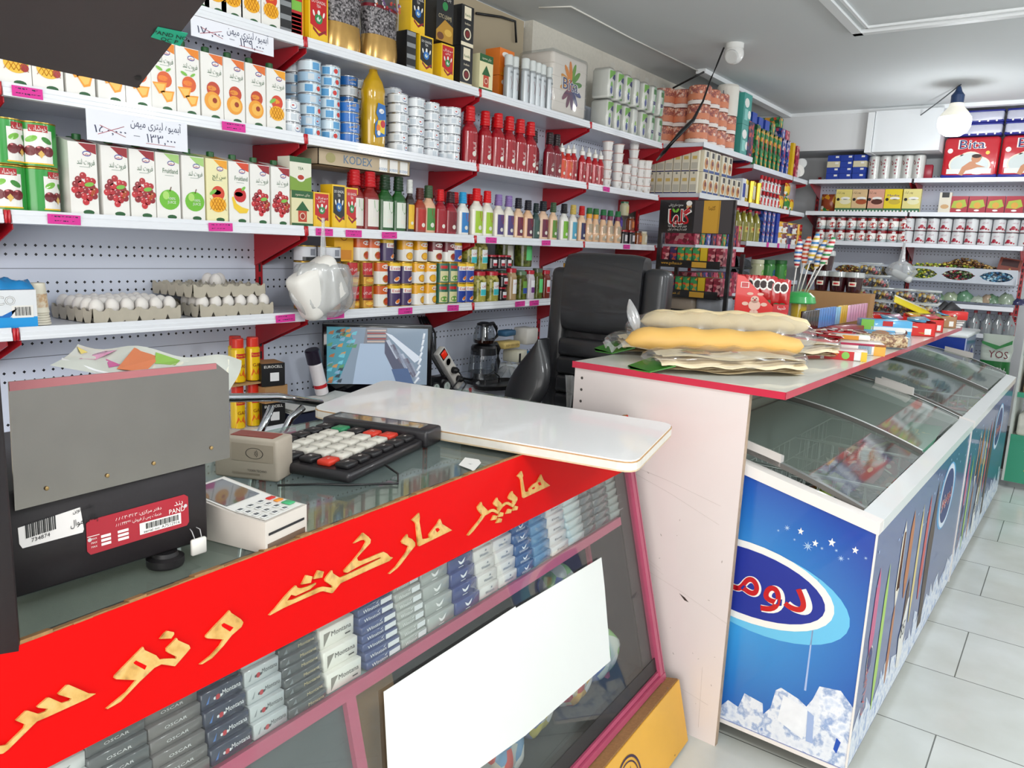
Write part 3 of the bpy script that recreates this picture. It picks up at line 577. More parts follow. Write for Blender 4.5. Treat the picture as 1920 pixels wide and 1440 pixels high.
def yog():
    b = B().lathe([(.029, 0), (.036, .05)], M('#eceae6', .4, coat=.3), 16); m = cyl(.0335); circ(b, m, .014, .018, .009, M('#c58a3a'), 2, 8); circ(b, m, .022, .013, .006, M('#9c2a3a'), 3, 8); rect(b, m, -.02, .02, -.004, .04, M('#c9c5c0'), 1, 3)
    return [('cup', b), ('foil_lid', B().lathe([(.041, 0), (.041, .003), (.038, .004)], M('#cf9a8c', .4), 18, z=.05))]
for j, (px, n, dx) in enumerate(((1146, 5, 0), (1166, 5, 0), (1182, 3, .0), (1194, 6, .03), (1207, 4, .03), (1220, 4, 0))):
    y = L(px, z1, dx)
    for k in range(n): put('yogurt_cup', proto('yog', yog), (XG-.04-dx, y, z1+k*.0545), 'white yogurt cup, %s stack from the left, %s from the bottom' % (o_(j), o_(k)), 'cup', LW+.2*k, 'yogurt cup stacks', sc=(.9, .9, 1))
# handwritten price cards
def card(w, h, old, new, name, label, loc, tilt=0):
    c = E(name, label, 'price card', loc, 0, (tilt, 0, LW), 'handwritten price cards')
    O('paper', B().box(-w/2, -.0008, -h/2, w/2, 0, h/2, M('#f1f3fb', .7)), c); b = B(); m = flat(-.001); I = M('#3a3f60'); R_ = M('#b8434e')
    txt(b, m, 'آبمیوه لیتری میهن', w*.17, h*.25, .032, I, 1, w=w*.52); txt(b, m, old, -w*.28, -h*.12, .03, I, 1, w=w*.3); txt(b, m, new, w*.22, -h*.2, .036, I, 1, w=w*.3)
    b.tube([m(-w*.4, -h*.28, 1), m(-w*.15, h*.08, 1)], .0008, R_, 4); b.tube([m(-w*.38, h*.02, 1), m(-w*.14, -h*.26, 1)], .0008, R_, 4); b.tube([m(w*.06, -h*.37, 1), m(w*.36, -h*.37, 1)], .0007, R_, 4); b.tube([m(-w*.06, -h*.17, 1), m(w*.0, -h*.17, 1)], .0007, I, 4)
    O('handwriting', b, c); return c
def card_at(pa, pb, X, old, new, label):
    a, c = atx(pa[0], pa[1], X), atx(pb[0], pb[1], X); card(c.y-a.y, a.z-c.z, old, new, 'price_card', label, (X, (a.y+c.y)/2, (a.z+c.z)/2))
card_at((357, 27), (513, 107), XF1+.016, '۱۷۰,۰۰۰', '۱۳۹,۰۰۰', 'upper white handwritten price card hanging from the top shelf rail')
card_at((160, 202), (352, 286), XF1+.016, '۱۵۰,۰۰۰', '۱۳۳,۰۰۰', 'lower white handwritten price card above the cherry juice cartons')
# --- third shelf ---
z2 = ZS1[2]
def can(key, r, h, bands, art, lid='#c8a64a'):
    def fn():
        Lm = M(lid, .25, m=.8); pf = [(r*.97, 0, Lm), (r*1.02, .002, Lm), (r, .004, bands[0][1])]; z = .004
        for f, m in bands: pf[-1] = (r, z, m); z += f*(h-.008); pf.append((r, z, m))
        pf[-1] = (r, h-.004, Lm); pf += [(r*1.02, h-.002, Lm), (r*1.02, h, Lm), (r*.95, h, Lm), (r*.95, h-.003, Lm), (0, h-.003, Lm)]
        b = B().lathe(pf, Lm, 22); art(b, cyl(r), r, h); return [('tin', b)]
    return proto('can'+key, fn)
def cherry_tin(b, m, r, h):
    rect(b, m, -.032, h*.1, .04, h*.82, WH, 1, 8); rect(b, m, -.02, h*.78, .028, h*.93, M('#b5222a'), 2, 5); txt(b, m, 'خوشاب', .004, h*.85, .02, WH, 3, w=.042)
    for u in (-.018, .006, .028): circ(b, m, u, h*.36, .0145, M('#6e0d18', .3), 3, 14, .95); circ(b, m, u-.004, h*.44, .004, M('#d7787a'), 4, 8, .6)
    circ(b, m, -.014, h*.62, .016, LGR, 2, 12, .5, .4); circ(b, m, .024, h*.6, .015, M('#3f8a34'), 2, 12, .5, -.5); poly(b, m, [(.0, h*.3), (.008, h*.38), (.016, h*.3), (.008, h*.2)], M('#e2b860'), 5); rect(b, m, -.034, h*.07, .042, h*.1, YEL, 2, 8)
CT = can('cherry', .052, .122, [(1, M('#2f9a3e', .3, coat=.4))], cherry_tin)
for k in (0, 1):
    for i, px in enumerate((27, 90)): put('cherry_tin', CT, (XG-.052, L(px, z2), z2+k*.123), ('upper' if k else 'lower')+(' right' if i else ' left')+' large green cherry compote tin', 'tin', LW+(.5 if (i+k) % 2 else -.3), 'cherry compote tins')
bot = [('cherry', 161), ('cherry', 220), ('cherry', 271), ('apple', 318), ('apple', 365), ('mango', 409), ('banana', 450), ('cherry', 489), ('cherry', 527)]
for i, (k, px) in enumerate(bot):
    pr = carton(k, 'سن ایچ', M('#f3ecb8', .4)) if k == 'mango' else carton(k, 'Fruitland' if i in (3, 6) else 'فروت لند')
    put('juice_carton', pr, (XG-.038, L(px, z2), z2), '%s juice carton, %s from the left in the third shelf row' % (k, o_(i)), 'juice carton', LW, 'juice cartons, third shelf')
for i, px in enumerate((118, 150, 205)): put('juice_carton', carton('cherry'), (XG-.13, L(px, z2, .09), z2), 'back row cherry juice carton behind the third shelf cartons, '+o_(i)+' from the left', 'juice carton', LW, 'juice cartons, third shelf')
put('tea_box', box_goods('tea_house2', .098, .07, .13, M('#e9e2b4', .5), house_art), (XG-.037, L(568, z2), z2), 'cream and green tea box with a little house, third shelf', 'tea box', LW)
put('tea_box', box_goods('gtea', .098, .07, .12, M('#ecebd8', .5), greentea_art), (XG-.04, L(566, z2), z2+.131), 'green and cream tea box with a red cup, on the house tea box', 'tea box', LW)
put('tea_box', tea_fr(), (XG-.037, L(604, z2), z2), 'red tea box with green emblem, beside the green tea boxes on the third shelf', 'tea box', LW, sc=(.92, 1, .88))
put('tea_box', tea_blk(), (XG-.037, L(636, z2), z2), 'yellow edged tea box with a black bottle picture, third shelf', 'tea box', LW, sc=(.78, 1, 1.08))
put('tea_box', tea_red(), (XG-.037, L(660, z2), z2), 'yellow and red tea box beside the red glass bottles, third shelf', 'tea box', LW, sc=(.72, 1, .98))
SD = [  # px, kind key, label
 (674, ('#8a1a17', '#c4141f', '#e9e4dc', '#7ec07a', .235, .034), 'red pepper sauce bottle, left of the two'), (702, ('#8a1a17', '#c4141f', '#e9e4dc', '#7ec07a', .235, .036), 'red pepper sauce bottle, right of the two'),
 (730, ('#1f5a24', '#17351c', '#e4e8dc', '#5f9c52', .23, .034), 'green pepper sauce bottle, left of the two'), (755, ('#1f5a24', '#17351c', '#e4e8dc', '#5f9c52', .23, .032), 'green pepper sauce bottle, right of the two'),
 (776, ('#2b1c18', '#d9dbd6', '#f0c030', '#f0c030', .225, .021), 'dark syrup bottle with a yellow label and silver cap'),
 (795, ('#a33a22', '#5a2420', '#b8261c', '#b8261c', .195, .028), 'orange red hot sauce bottle'), (811, ('#e8b896', '#3f5a3c', '#4a8a3c', '#b5192a', .21, .031), 'peach coloured dressing bottle with a green cap'),
 (833, ('#a10f22', '#d3141c', '#a10f22', '#c4141f', .2, .028), 'red sauce bottle with a red cap'), (852, ('#9a1024', '#3a1a20', '#7a0d1c', '#b5192a', .195, .03), 'dark red sauce bottle with a black cap'),
 (875, ('#efeee8', '#2aa0d8', '#2b7fc4', '#c4141f', .2, .029), 'white dressing bottle with a blue cap'), (900, ('#f0eddf', '#e0181f', '#a4c92c', '#c4141f', .225, .032), 'white dressing bottle with a red cap, left one'), (920, ('#f0eddf', '#e0181f', '#a4c92c', '#c4141f', .22, .03), 'white dressing bottle with a red cap, right one'),
 (941, ('#efe9dc', '#8c74b0', '#4a3a78', '#c4141f', .21, .03), 'white dressing bottle with a purple cap, left one'), (960, ('#efe9dc', '#8c74b0', '#4a3a78', '#c4141f', .21, .029), 'white dressing bottle with a purple cap, right one'),
 (978, ('#ecc7a4', '#23222c', '#6a1f3c', '#c4141f', .205, .028), 'peach dressing bottle with a black cap, first of three'), (996, ('#ecc09a', '#23222c', '#5a1c3a', '#c4141f', .2, .029), 'peach dressing bottle with a black cap, second of three'),
 (1011, ('#2e4a48', '#1a2a2a', '#3a5a50', '#3a5a50', .19, .024), 'dark green bottle between the peach dressings'), (1024, ('#ecc7a8', '#20242a', '#6a1f3c', '#c4141f', .205, .031), 'peach dressing bottle with a black cap, third of three'),
 (1043, ('#ecc7a4', '#3f5a3c', '#5a8a2c', '#c4141f', .205, .026), 'peach dressing bottle with a dark green cap'), (1063, ('#eeece4', '#1a1a20', '#79b82c', '#2a2f4a', .205, .028), 'white ranch bottle with a black cap'),
 (1080, ('#ede8de', '#cfb45a', '#4fa6c4', '#9a9a5a', .205, .027), 'white ranch bottle with a gold cap'), (1096, ('#ecc7a4', '#c8161c', '#2a2f5a', '#c4141f', .205, .027), 'peach sauce bottle with a red cap')]
for px, (a, c, l, l2, h, wd), d in SD:
    put('sauce_bottle', sauce(a, c, l, l2, '', h, wd), (XG-.03, L(px, z2), z2), d+' on the third shelf', 'bottle', LW, 'sauce bottles, third shelf')
for i, px in enumerate((668, 690, 716)): put('sauce_bottle', sauce('#8a1a17', '#c4141f', '#8a1a17', '#8a1a17', '', .235, .03), (XG-.13, L(px, z2, .1), z2), 'red capped bottle behind the pepper sauces, '+o_(i)+' from the left', 'bottle', LW, 'back row sauce bottles')
for i, px in enumerate((829, 846, 860, 877, 889, 905)): put('sauce_bottle', sauce('#9a1024', '#d3141c', '#7a0d1c', '#b5192a', '', .205, .027), (XG-.13, L(px, z2, .1), z2), 'red sauce bottle in the back row, '+o_(i)+' from the left', 'bottle', LW, 'back row sauce bottles')
for i, (px, cc, co, lb) in enumerate([(1110, '#3a7a44', '#eda62a', '#e09a2a'), (1122, '#3a7a44', '#eda62a', '#e09a2a'), (1136, '#2f7a4a', '#7c2450', '#7c3a6a'), (1149, '#2f7a4a', '#7c2450', '#7c3a6a'), (1163, '#2f7a4a', '#7c2450', '#7c3a6a')]):
    put('sauce_bottle', sauce('#e9bf98', cc, '#b8a890', lb, '', .2, .028, collar=co, bulge=True), (XG-.03, L(px, z2), z2), 'curved peach sauce bottle, %s from the left near the shelf end' % o_(i), 'bottle', LW, 'curved peach sauce bottles')
def jar(key, r, h, fill, lid, lab, lab2=None, lh=(.3, .8), word=''):
    def fn():
        b = B().lathe([(r*.92, 0), (r, .004), (r, h*.74), (r*.8, h*.84), (r*.8, h*.9)], fill, 18)
        c = B().lathe([(r*.88, 0), (r*.88, h*.11), (r*.82, h*.13)], M(lid, .3, coat=.4), 18, z=h*.87); l = B(); m = cyl(r)
        rect(l, m, -r*.55, h*lh[0]*.7, r*.75, h*lh[1]*.82, M(lab, .5), 1, 5)
        if lab2: rect(l, m, -r*.5, h*lh[0]*.75, r*.7, h*(lh[0]+lh[1])*.38, M(lab2, .5), 2, 5)
        if word: txt(l, m, word, .002, h*.55, r*.5, RED, 3)
        return [('jar', b), ('lid', c), ('label', l)]
    return proto('jar'+key, fn)
OLV = ramp_mat('olives', ['#8a8a3a', '#a8a24a', '#6d6f2a', '#c2b768'], 55, r=.15); PKL = ramp_mat('pickles', ['#4f5a22', '#6b7430', '#3a4018', '#7d7a3a'], 30, 'noise', .15); HON = M('#8a3f12', .12, coat=.6, noise=.3, ns=40.); DRK = M('#22181c', .15, coat=.5)
for i, (px, kz, a) in enumerate([(1176, 0, 'dk'), (1190, 0, 'dk'), (1203, 0, 'ho'), (1213, 0, 'cr'), (1178, 1, 'pu'), (1200, 1, 'ho'), (1188, 2, 'gr')]):
    pr = jar('j'+a, .03, .09, {'dk': DRK, 'ho': HON, 'cr': M('#d8c8a4'), 'pu': M('#3d2c7a', .2), 'gr': M('#c9c4a2')}[a], {'dk': '#a81622', 'ho': '#4a2a18', 'cr': '#e2ddc8', 'pu': '#1f1d4a', 'gr': '#2e6a44'}[a], {'dk': '#e6dfe2', 'ho': '#c7702c', 'cr': '#e9e4d0', 'pu': '#5a46a8', 'gr': '#d6c98a'}[a])
    put('jam_jar', pr, (XG-.035-.05*(kz > 0), L(px, z2), z2+kz*.091), {'dk': 'dark jam jar', 'ho': 'amber honey jar', 'cr': 'cream coloured jar', 'pu': 'purple coffee jar', 'gr': 'green lidded jar'}[a]+' at the shelf end, '+['bottom', 'middle', 'top'][kz]+' level, number %s' % o_(i), 'jar', LW, 'jars at the end of the third shelf')
kx = E('tissue_carton', 'open cardboard tray of small tissue packs lying on the sauce bottles', 'carton', (XG-.13, (L(605, z2)+L(765, z2))/2+.02, z2+.238), LW)
kb = B().box(-.25, -.1, 0, .25, .1, .003, M('#c9b79a', .7)); 
for a in ((-.25, -.1, .0, .25, -.097, .06), (-.25, .097, 0, .25, .1, .06), (-.25, -.1, 0, -.247, .1, .06), (.247, -.1, 0, .25, .1, .05)): kb.box(*a, M('#c9b79a', .7, noise=.08, ns=20.))
km = flat(-.101); txt(kb, km, 'KODEX', -.05, .03, .045, M('#5a7c9c'), 1); circ(kb, km, -.19, .03, .024, M('#a8a06a'), 1, 14, .8)
for u in (.09, .15, .21): rect(kb, km, u-.022, .005, u+.024, .056, WH, 1); txt(kb, km, 'KODEX', u, .015, .014, M('#5a8cc0'), 2)
O('tray', kb, kx)
for i in range(5):
    t = B().rbox(-.024, -.045, 0, .024, .045, .03, .006, WH, 1); txt(t, flat(-.0455), 'KODEX', 0, .018, .016, BLU, 1, w=.036); O('tissue_pack', t, None, (XG-.13, kx.location.y+.0+.05*i, kx.location.z+.028), LW, label='small white tissue packet in the cardboard tray, %s from the left' % o_(i), cat='tissue pack', group='small tissue packets')
# --- fourth shelf: eggs, tins, jars ---
z3 = ZS1[3]
bx = B().box(-.09, -.05, 0, .09, .05, .105, M('#e9ecef', .5)); m = flat(-.05); rect(bx, m, -.09, 0, .09, .03, M('#1f9be0'), 1); poly(bx, m, [(-.09, .03), (.02, .03), (.04, .055), (.0, .035), (-.09, .033)], M('#1f6fc0'), 2)
txt(bx, m, 'RCO', -.0, .075, .034, M('#15171c'), 2, off=.02); txt(bx, m, 'RCO', -.0, .075, .034, M('#f2f2f2'), 3); txt(bx, m, '08N', -.025, .053, .02, M('#2a5a9c'), 2); rect(bx, m, .025, .028, .08, .062, WH, 2)
for i in range(14): rect(bx, m, .033+i*.003, .034, .033+i*.003+(.0012 if i % 3 else .002), .058, BLK, 3)
O('blade_carton', bx, None, (XG-.055, L(22, z3)-.02, z3), LW, label='white and blue carton at the far left of the egg shelf', cat='carton')
bb = B(); bb.grid(lambda u, v: (.08*(2*u-1), -.04+.08*v, .03*sin(pi*v)**.5*(1-.3*abs(2*u-1))+.006*sin(u*17)*sin(v*9)), 16, 8, M('#1d86c8', .25, coat=.5)); O('blue_packet', bb, None, (XG-.055, L(30, z3)-.02, z3+.106), LW, label='shiny blue packet lying on the white and blue carton', cat='packet')
cu = B()
for k in range(5): cu.lathe([(.034-.0012*k, 0), (.0345-.001*k, .004), (.0335-.0012*k, .006)], M('#efe8d4', .5), 18, z=.007*k)
cu.lathe([(.032, .035), (.029, .05), (.027, .085), (.0245, .115), (.024, .12)], M('#efe8d4', .5), 18); cu.lathe([(.0296, .05), (.0272, .09)], ramp_mat('coffee_print', ['#b9773a', '#e9dcc4', '#d2a878', '#a8b0b8'], 60, 'noise'), 18, cap=False)
O('paper_cup', cu, None, (XG-.07, L(92, z3), z3), LW, label='upside down stack of printed paper cups left of the eggs', cat='cup stack')
EGGM = M('#e9e4de', .5, noise=.03, ns=30.); TRAYM = M('#bdb5a4', .9, noise=.12, ns=35.)
def tray_b(nx=6, ny=5, p=.048, h=.045):
    b = B(); sx, sy = nx*p, ny*p; NU, NV = nx*6, ny*6
    def f(u, v):
        x, y = sx*u, sy*v; cx, cy = (x/p) % 1-.5, (y/p) % 1-.5; r = math.hypot(cx, cy)
        z = .012+.022*min(1, r/.5)**1.5 + (.012 if abs(cx) > .36 and abs(cy) > .36 else 0)
        return (x-sx/2, y-sy/2, z)
    b.grid(f, NU, NV, TRAYM)
    for k in range(NU):    # scalloped skirt
        pass
    for (a0, a1, fx) in ((0, sx, 0), (0, sx, 1)):
        n = nx*6; y = -sy/2-.004 if fx == 0 else sy/2+.004
        vs = []
        for i in range(n+1): x = -sx/2+sx*i/n; t = abs(((i/6) % 1)-.5)*2; zb = .0+.018*(t > .7)*(1 if (i//6) % 2 else .3); vs += [(x, y, zb), (x, y*.985, .036+.008*(t > .6))]
        b.add(vs, [(2*i, 2*i+2, 2*i+3, 2*i+1) for i in range(n)], TRAYM)
    for fx in (0, 1):
        n = ny*6; x = -sx/2-.004 if fx == 0 else sx/2+.004; vs = []
        for i in range(n+1): y = -sy/2+sy*i/n; t = abs(((i/6) % 1)-.5)*2; zb = .018*(t > .7); vs += [(x, y, zb), (x*.985, y, .036+.008*(t > .6))]
        b.add(vs, [(2*i, 2*i+2, 2*i+3, 2*i+1) for i in range(n)], TRAYM)
    for i in range(nx):
        for j in range(ny): b.lathe([(.012, 0), (.017, .014)], TRAYM, 8, -sx/2+(i+.5)*p, -sy/2+(j+.5)*p)
    return b
TR = proto('tray', lambda: [('egg_tray', tray_b())]); egg = B(); egg.ell((0, 0, .0), (.0215, .0215, .028), EGGM, 14, 9); EG = egg.mesh('egg')
def tray(loc, rz, eggs, lab, eg_lab, flip=False):
    put('egg_tray', TR, loc, lab, 'egg tray', rz, 'egg trays', rot=(pi, 0, rz) if flip else None)
    for (i, j) in eggs:
        q = Matrix.Rotation(rz, 4, 'Z') @ Vector((-.144+(i+.5)*.048, -.12+(j+.5)*.048, 0))
        O('egg', EG, None, (loc[0]+q.x, loc[1]+q.y, loc[2]+.046), random.random()*6, label=eg_lab, cat='egg', group=eg_lab)
t1 = Vector((XG-.13, (L(165, z3)+L(358, z3))/2-.01, z3)); tray(t1, LW+.04, [(i, j) for i in range(6) for j in range(5)], 'open grey egg tray full of white eggs, left one', 'white egg sitting in the full left egg tray')
t2 = Vector((XG-.125, (L(380, z3)+L(530, z3))/2-.02, z3)); tray(t2, LW-.03, [(i, j) for i in range(6) for j in (0, 1, 2)], 'lower grey egg tray beside the hanging plastic bag', 'white egg in the lower tray of the right stack')
tray(t2+Vector((-.02, -.02, .066)), LW+.02, [(3, 2), (4, 3), (3, 3)], 'upper grey egg tray lying on the eggs of the right stack', 'white egg lying on the upper right egg tray')
# hanging bag with white packs
bgE = E('plastic_bag', 'clear plastic bag of white packs hanging from the shelf rail', 'bag', (XF1+.06, L(575, z3)+.0, z3+.02), LW)
bi = B().rbox(-.105, -.05, -.02, .105, .045, .165, .03, M('#f4f1ea', .55, noise=.03, ns=8.), 3); O('white_packs', bi, bgE, (.03, 0, .015), rot=(0, radians(-30), 0))
def bag_fn(u, v):
    a = 2*pi*u; z = -.035+.37*v; k = (1-abs((z-.08)/.125)**2.6) if z < .19 else 0; k = max(k, 0)**.5
    wdt = .115*k if z < .17 else 0; wdt = max(wdt, .006+.07*max(0, (.29-z))**1.0*(1 if z > .0 else 0)); wr = 1+.1*sin(a*7+z*30)+.06*sin(a*13)
    return (wdt*wr*1.12*sin(a)+.02, -.06*min(1, wdt/.1)*wr*cos(a)-.0, z)
O('bag_film', B().grid(bag_fn, 48, 26, glassy('bag_film', '#f5f7f8', .14, .18, .22)), bgE)
fl = B(); fl.grid(lambda u, v: (.08+.1*u, -.03*v+.01*sin(u*9), .02+.09*v+.06*u*(v-.5)), 8, 6, glassy('bag_film', '#f5f7f8')); O('bag_flap', fl, bgE)
# tins
def peas_art(c1, c2, word, bowl=ORA):
    def art(b, m, r, h):
        rect(b, m, -r*.8, h*.06, r*.9, h*.58, M(c2), 1, 6); circ(b, m, r*.1, h*.27, r*.55, M('#c98a2a'), 2, 16, .85); circ(b, m, r*.1, h*.28, r*.46, bowl, 3, 16, .8); circ(b, m, r*.1, h*.8, r*.62, WH, 2, 14, .42); txt(b, m, word, r*.1, h*.8, r*.38, RED, 3, w=r*.9)
    return art
def esa_art(b, m, r, h):
    rect(b, m, -r*.8, h*.62, r*.9, h*.83, WH, 1, 6); txt(b, m, 'Esalat', r*.05, h*.72, r*.5, RED, 2, w=r*1.4); circ(b, m, r*.2, h*.25, r*.5, WH, 1, 12, .5, .4); circ(b, m, r*.15, h*.26, r*.34, ORA, 2, 12, .6, .4)
def gold_art(b, m, r, h):
    rect(b, m, -r*.9, h*.45, r*.3, h*.96, RED, 1, 6); txt(b, m, 'چین چین', -r*.25, h*.72, r*.55, WH, 2, w=r*1.0); circ(b, m, r*.1, h*.22, r*.75, M('#e0902a'), 1, 14, .5); circ(b, m, -.0, h*.22, r*.5, M('#f2c24a'), 2, 14, .4); rect(b, m, -r*.8, h*.36, r*.5, h*.44, M('#7a1c14'), 2, 5)
def green_art(b, m, r, h):
    rect(b, m, -r*.8, h*.1, r*.5, h*.6, M('#d8d2a0'), 1, 6); circ(b, m, -r*.1, h*.26, r*.5, M('#5f9a3a'), 2, 12, .7); rect(b, m, -r*.8, h*.72, r*.2, h*.86, RED, 2, 5); rect(b, m, r*.75, h*.1, r*1.05, h*.9, M('#d7e2dd'), 2, 3)
CR_, CH = .0365, .096
TK = {'gold': can('gold', CR_, CH, [(1, M('#c2953a', .3, m=.4))], gold_art), 'oran': can('oran', CR_, CH, [(.6, WH), (.4, M('#d9601c', .35, coat=.4))], peas_art('', '#f2eee6', 'مهرام', M('#c2411a'))),
      'purp': can('purp', CR_, CH, [(.85, M('#43305f', .35, coat=.4)), (.15, YEL)], esa_art), 'yell': can('yell', CR_, CH, [(.55, WH), (.45, M('#f1ae18', .35, coat=.4))], peas_art('', '#f2eee6', 'مهرام', M('#f0b62a'))),
      'gree': can('gree', CR_, CH, [(1, M('#2c6b53', .35, coat=.4))], green_art), 'blue': can('blue', CR_, CH, [(.85, M('#1e3f9c', .35, coat=.4)), (.15, YEL)], esa_art),
      'redw': can('redw', CR_, CH, [(.5, WH), (.5, M('#7a2430', .35, coat=.4))], peas_art('', '#f2eee6', 'مهرام', M('#a1261a')))}
CD = {'gold': 'gold and red tin', 'oran': 'orange and white bean tin', 'purp': 'purple bean tin', 'yell': 'yellow and white sweetcorn tin', 'gree': 'green pea tin', 'blue': 'blue bean tin', 'redw': 'dark red and white tin'}
tc = [(668, 'gold'), (695, 'gold'), (721, 'oran'), (745, 'purp'), (767, 'purp'), (790, 'yell'), (813, 'yell'), (836, 'gree'), (853, 'gree'), (869, 'blue'), (884, 'blue')]
for lv in (0, 1):
    for i, (px, k) in enumerate(tc): put('food_tin', TK[k], (XG-CR_, L(px, z3), z3+lv*CH), '%s, %s in the %s row of tins' % (CD[k], o_(i), ('bottom', 'middle')[lv]), 'tin', LW+random.uniform(-.25, .25), 'food tins, fourth shelf')
for i, (px, k) in enumerate([(684, 'oran'), (706, 'oran'), (732, 'purp'), (768, 'yell'), (795, 'yell'), (823, 'redw'), (846, 'redw'), (860, 'blue')]):
    put('food_tin', TK[k], (XG-CR_-.03, L(px, z3, .03), z3+2*CH), '%s, %s in the top row of tins' % (CD[k], o_(i)), 'tin', LW+random.uniform(-.2, .2), 'food tins, fourth shelf')
    for lv in (0, 1): put('food_tin', TK[k], (XG-CR_*3-.01, L(px, z3, .08), z3+lv*CH), '%s behind the front tins, %s from the left, %s level' % (CD[k], o_(i), o_(lv)), 'tin', LW, 'food tins, fourth shelf')
def ybox(b, m, w, h): rect(b, m, -w*.4, h*.05, w*.4, h*.35, M('#d98a1c'), 1); circ(b, m, 0, h*.78, w*.2, M('#a86a1a'), 1, 12); circ(b, m, 0, h*.78, w*.16, YEL, 2, 12)
put('food_box', box_goods('ybox', .1, .06, .13, M('#efb21e', .45), ybox), (XG-.07, L(657, z3), z3+2*CH), 'yellow food box on the gold tins under the third shelf', 'box', LW)
LOWC = can('low', .045, .062, [(1, M('#d9dbe0', .4))], lambda b, m, r, h: (rect(b, m, -r*.9, h*.05, r*.9, h*.3, BLK, 1, 6), rect(b, m, -r*.2, h*.4, r*.3, h*.8, M('#8a8d96'), 1, 4)))
LOWO = can('lowo', .045, .06, [(1, M('#d98a2c', .4))], lambda b, m, r, h: (circ(b, m, 0, h*.5, r*.6, M('#b04a1c'), 1, 16, .5), circ(b, m, 0, h*.52, r*.4, M('#e0883a'), 2, 14, .4)))
for k in range(4): put('food_tin', LOWO if k == 0 else LOWC, (XG-.05, L(633, z3), z3+k*.0625), 'low wide tin with gold lid by the hanging bag, %s from the bottom' % o_(k), 'tin', LW, 'low wide tins')
put('food_tin', LOWC, (XG-.12, L(610, z3), z3+.1875), 'low wide tin with gold lid at the back, behind the hanging bag', 'tin', LW)
put('food_tin', LOWC, (XG-.12, L(610, z3), z3+.125), 'low wide tin under the back gold lidded tin', 'tin', LW); put('food_tin', LOWC, (XG-.12, L(610, z3), z3+.0625), 'low wide tin near the bottom behind the bag', 'tin', LW); put('food_tin', LOWO, (XG-.12, L(610, z3), z3), 'low orange tin at the very back behind the bag', 'tin', LW)
J1 = jar('olive', .04, .15, OLV, '#b8142c', '#eef0ee', '#37bcc2', word='چین'); J2 = jar('small', .03, .07, DRK, '#b8142c', '#eeeef0', '#b8142c'); J3 = jar('tall', .031, .165, M('#b0936a', .2, coat=.5), '#b8142c', '#eeeef0', word='چین'); J4 = jar('pick', .036, .15, PKL, '#5c7a5a', '#6a9a3a', '#2a4a9c')
J5 = jar('onion', .031, .155, M('#cfc6cc', .2, coat=.5), '#b8142c', '#eeeef0', '#6b2a78'); J6 = jar('greenl', .032, .165, PKL, '#4f5a4a', '#5fd07a'); J7 = jar('redl', .031, .155, M('#7a2a1c', .2, coat=.5), '#b8142c', '#eeeef0', '#c4141f'); J8 = jar('big', .05, .17, PKL, '#b7b87a', '#e8e6da'); J9 = jar('big2', .05, .17, PKL, '#5a6a3a', '#5fd07a')
jl = [(907, 0, J1, 'green olive jar with teal label, bottom left'), (931, 0, J1, 'green olive jar with teal label, bottom right'), (950, 0, J2, 'small dark jar, lower of two'), (968, 0, J3, 'tall jar with a plain white label'), (986, 0, J4, 'pickle jar with a green and blue label'), (1002, 0, J5, 'pale jar with a purple label'), (1017, 0, J6, 'tall pickle jar with a bright green label'), (1031, 0, J7, 'red jar beside the office chair')]
for px, zz, J, d in jl: put('pickle_jar', J, (XG-.04, L(px, z3), z3), d+' on the fourth shelf', 'jar', LW, 'pickle and olive jars')
put('pickle_jar', J2, (XG-.035, L(950, z3), z3+.0705), 'small dark jar, upper of two on the fourth shelf', 'jar', LW, 'pickle and olive jars')
for px, zz, dx, J, d in [(888, .161, .04, J1, 'upper olive jar, left'), (908, .161, .05, J1, 'upper olive jar, right'), (930, .161, .04, J2, 'small jar on the olive jars, left'), (945, .161, .04, J2, 'small jar on the olive jars, middle'), (957, .161, .04, J2, 'small jar on the olive jars, right'), (953, .17, .13, J8, 'big white labelled pickle jar, upper back'), (988, .17, .09, J9, 'big bright green labelled pickle jar, upper back')]:
    put('pickle_jar', J, (XG-.04-dx, L(px, z3, dx), z3+(zz if J is not J1 else .157)), d+', fourth shelf', 'jar', LW, 'pickle and olive jars')
for i, px in enumerate((900, 925, 950, 985, 1010)): put('pickle_jar', J4 if i else J1, (XG-.13, L(px, z3, .09), z3), 'back row pickle jar under the upper jars, %s from the left' % o_(i), 'jar', LW, 'pickle and olive jars')
for i, px in enumerate((1075, 1095, 1118, 1145, 1160, 1175, 1190)): put('food_tin', TK['yell'], (XG-.1, L(px, z3, .06), z3+CH*1.0), 'gold lidded tin peeking over the office chair, upper, %s from the left' % o_(i), 'tin', LW, 'tins behind the chair'); put('food_tin', TK['yell'], (XG-.1, L(px, z3, .06), z3), 'tin hidden behind the chair, lower, %s from the left' % o_(i), 'tin', LW, 'tins behind the chair')
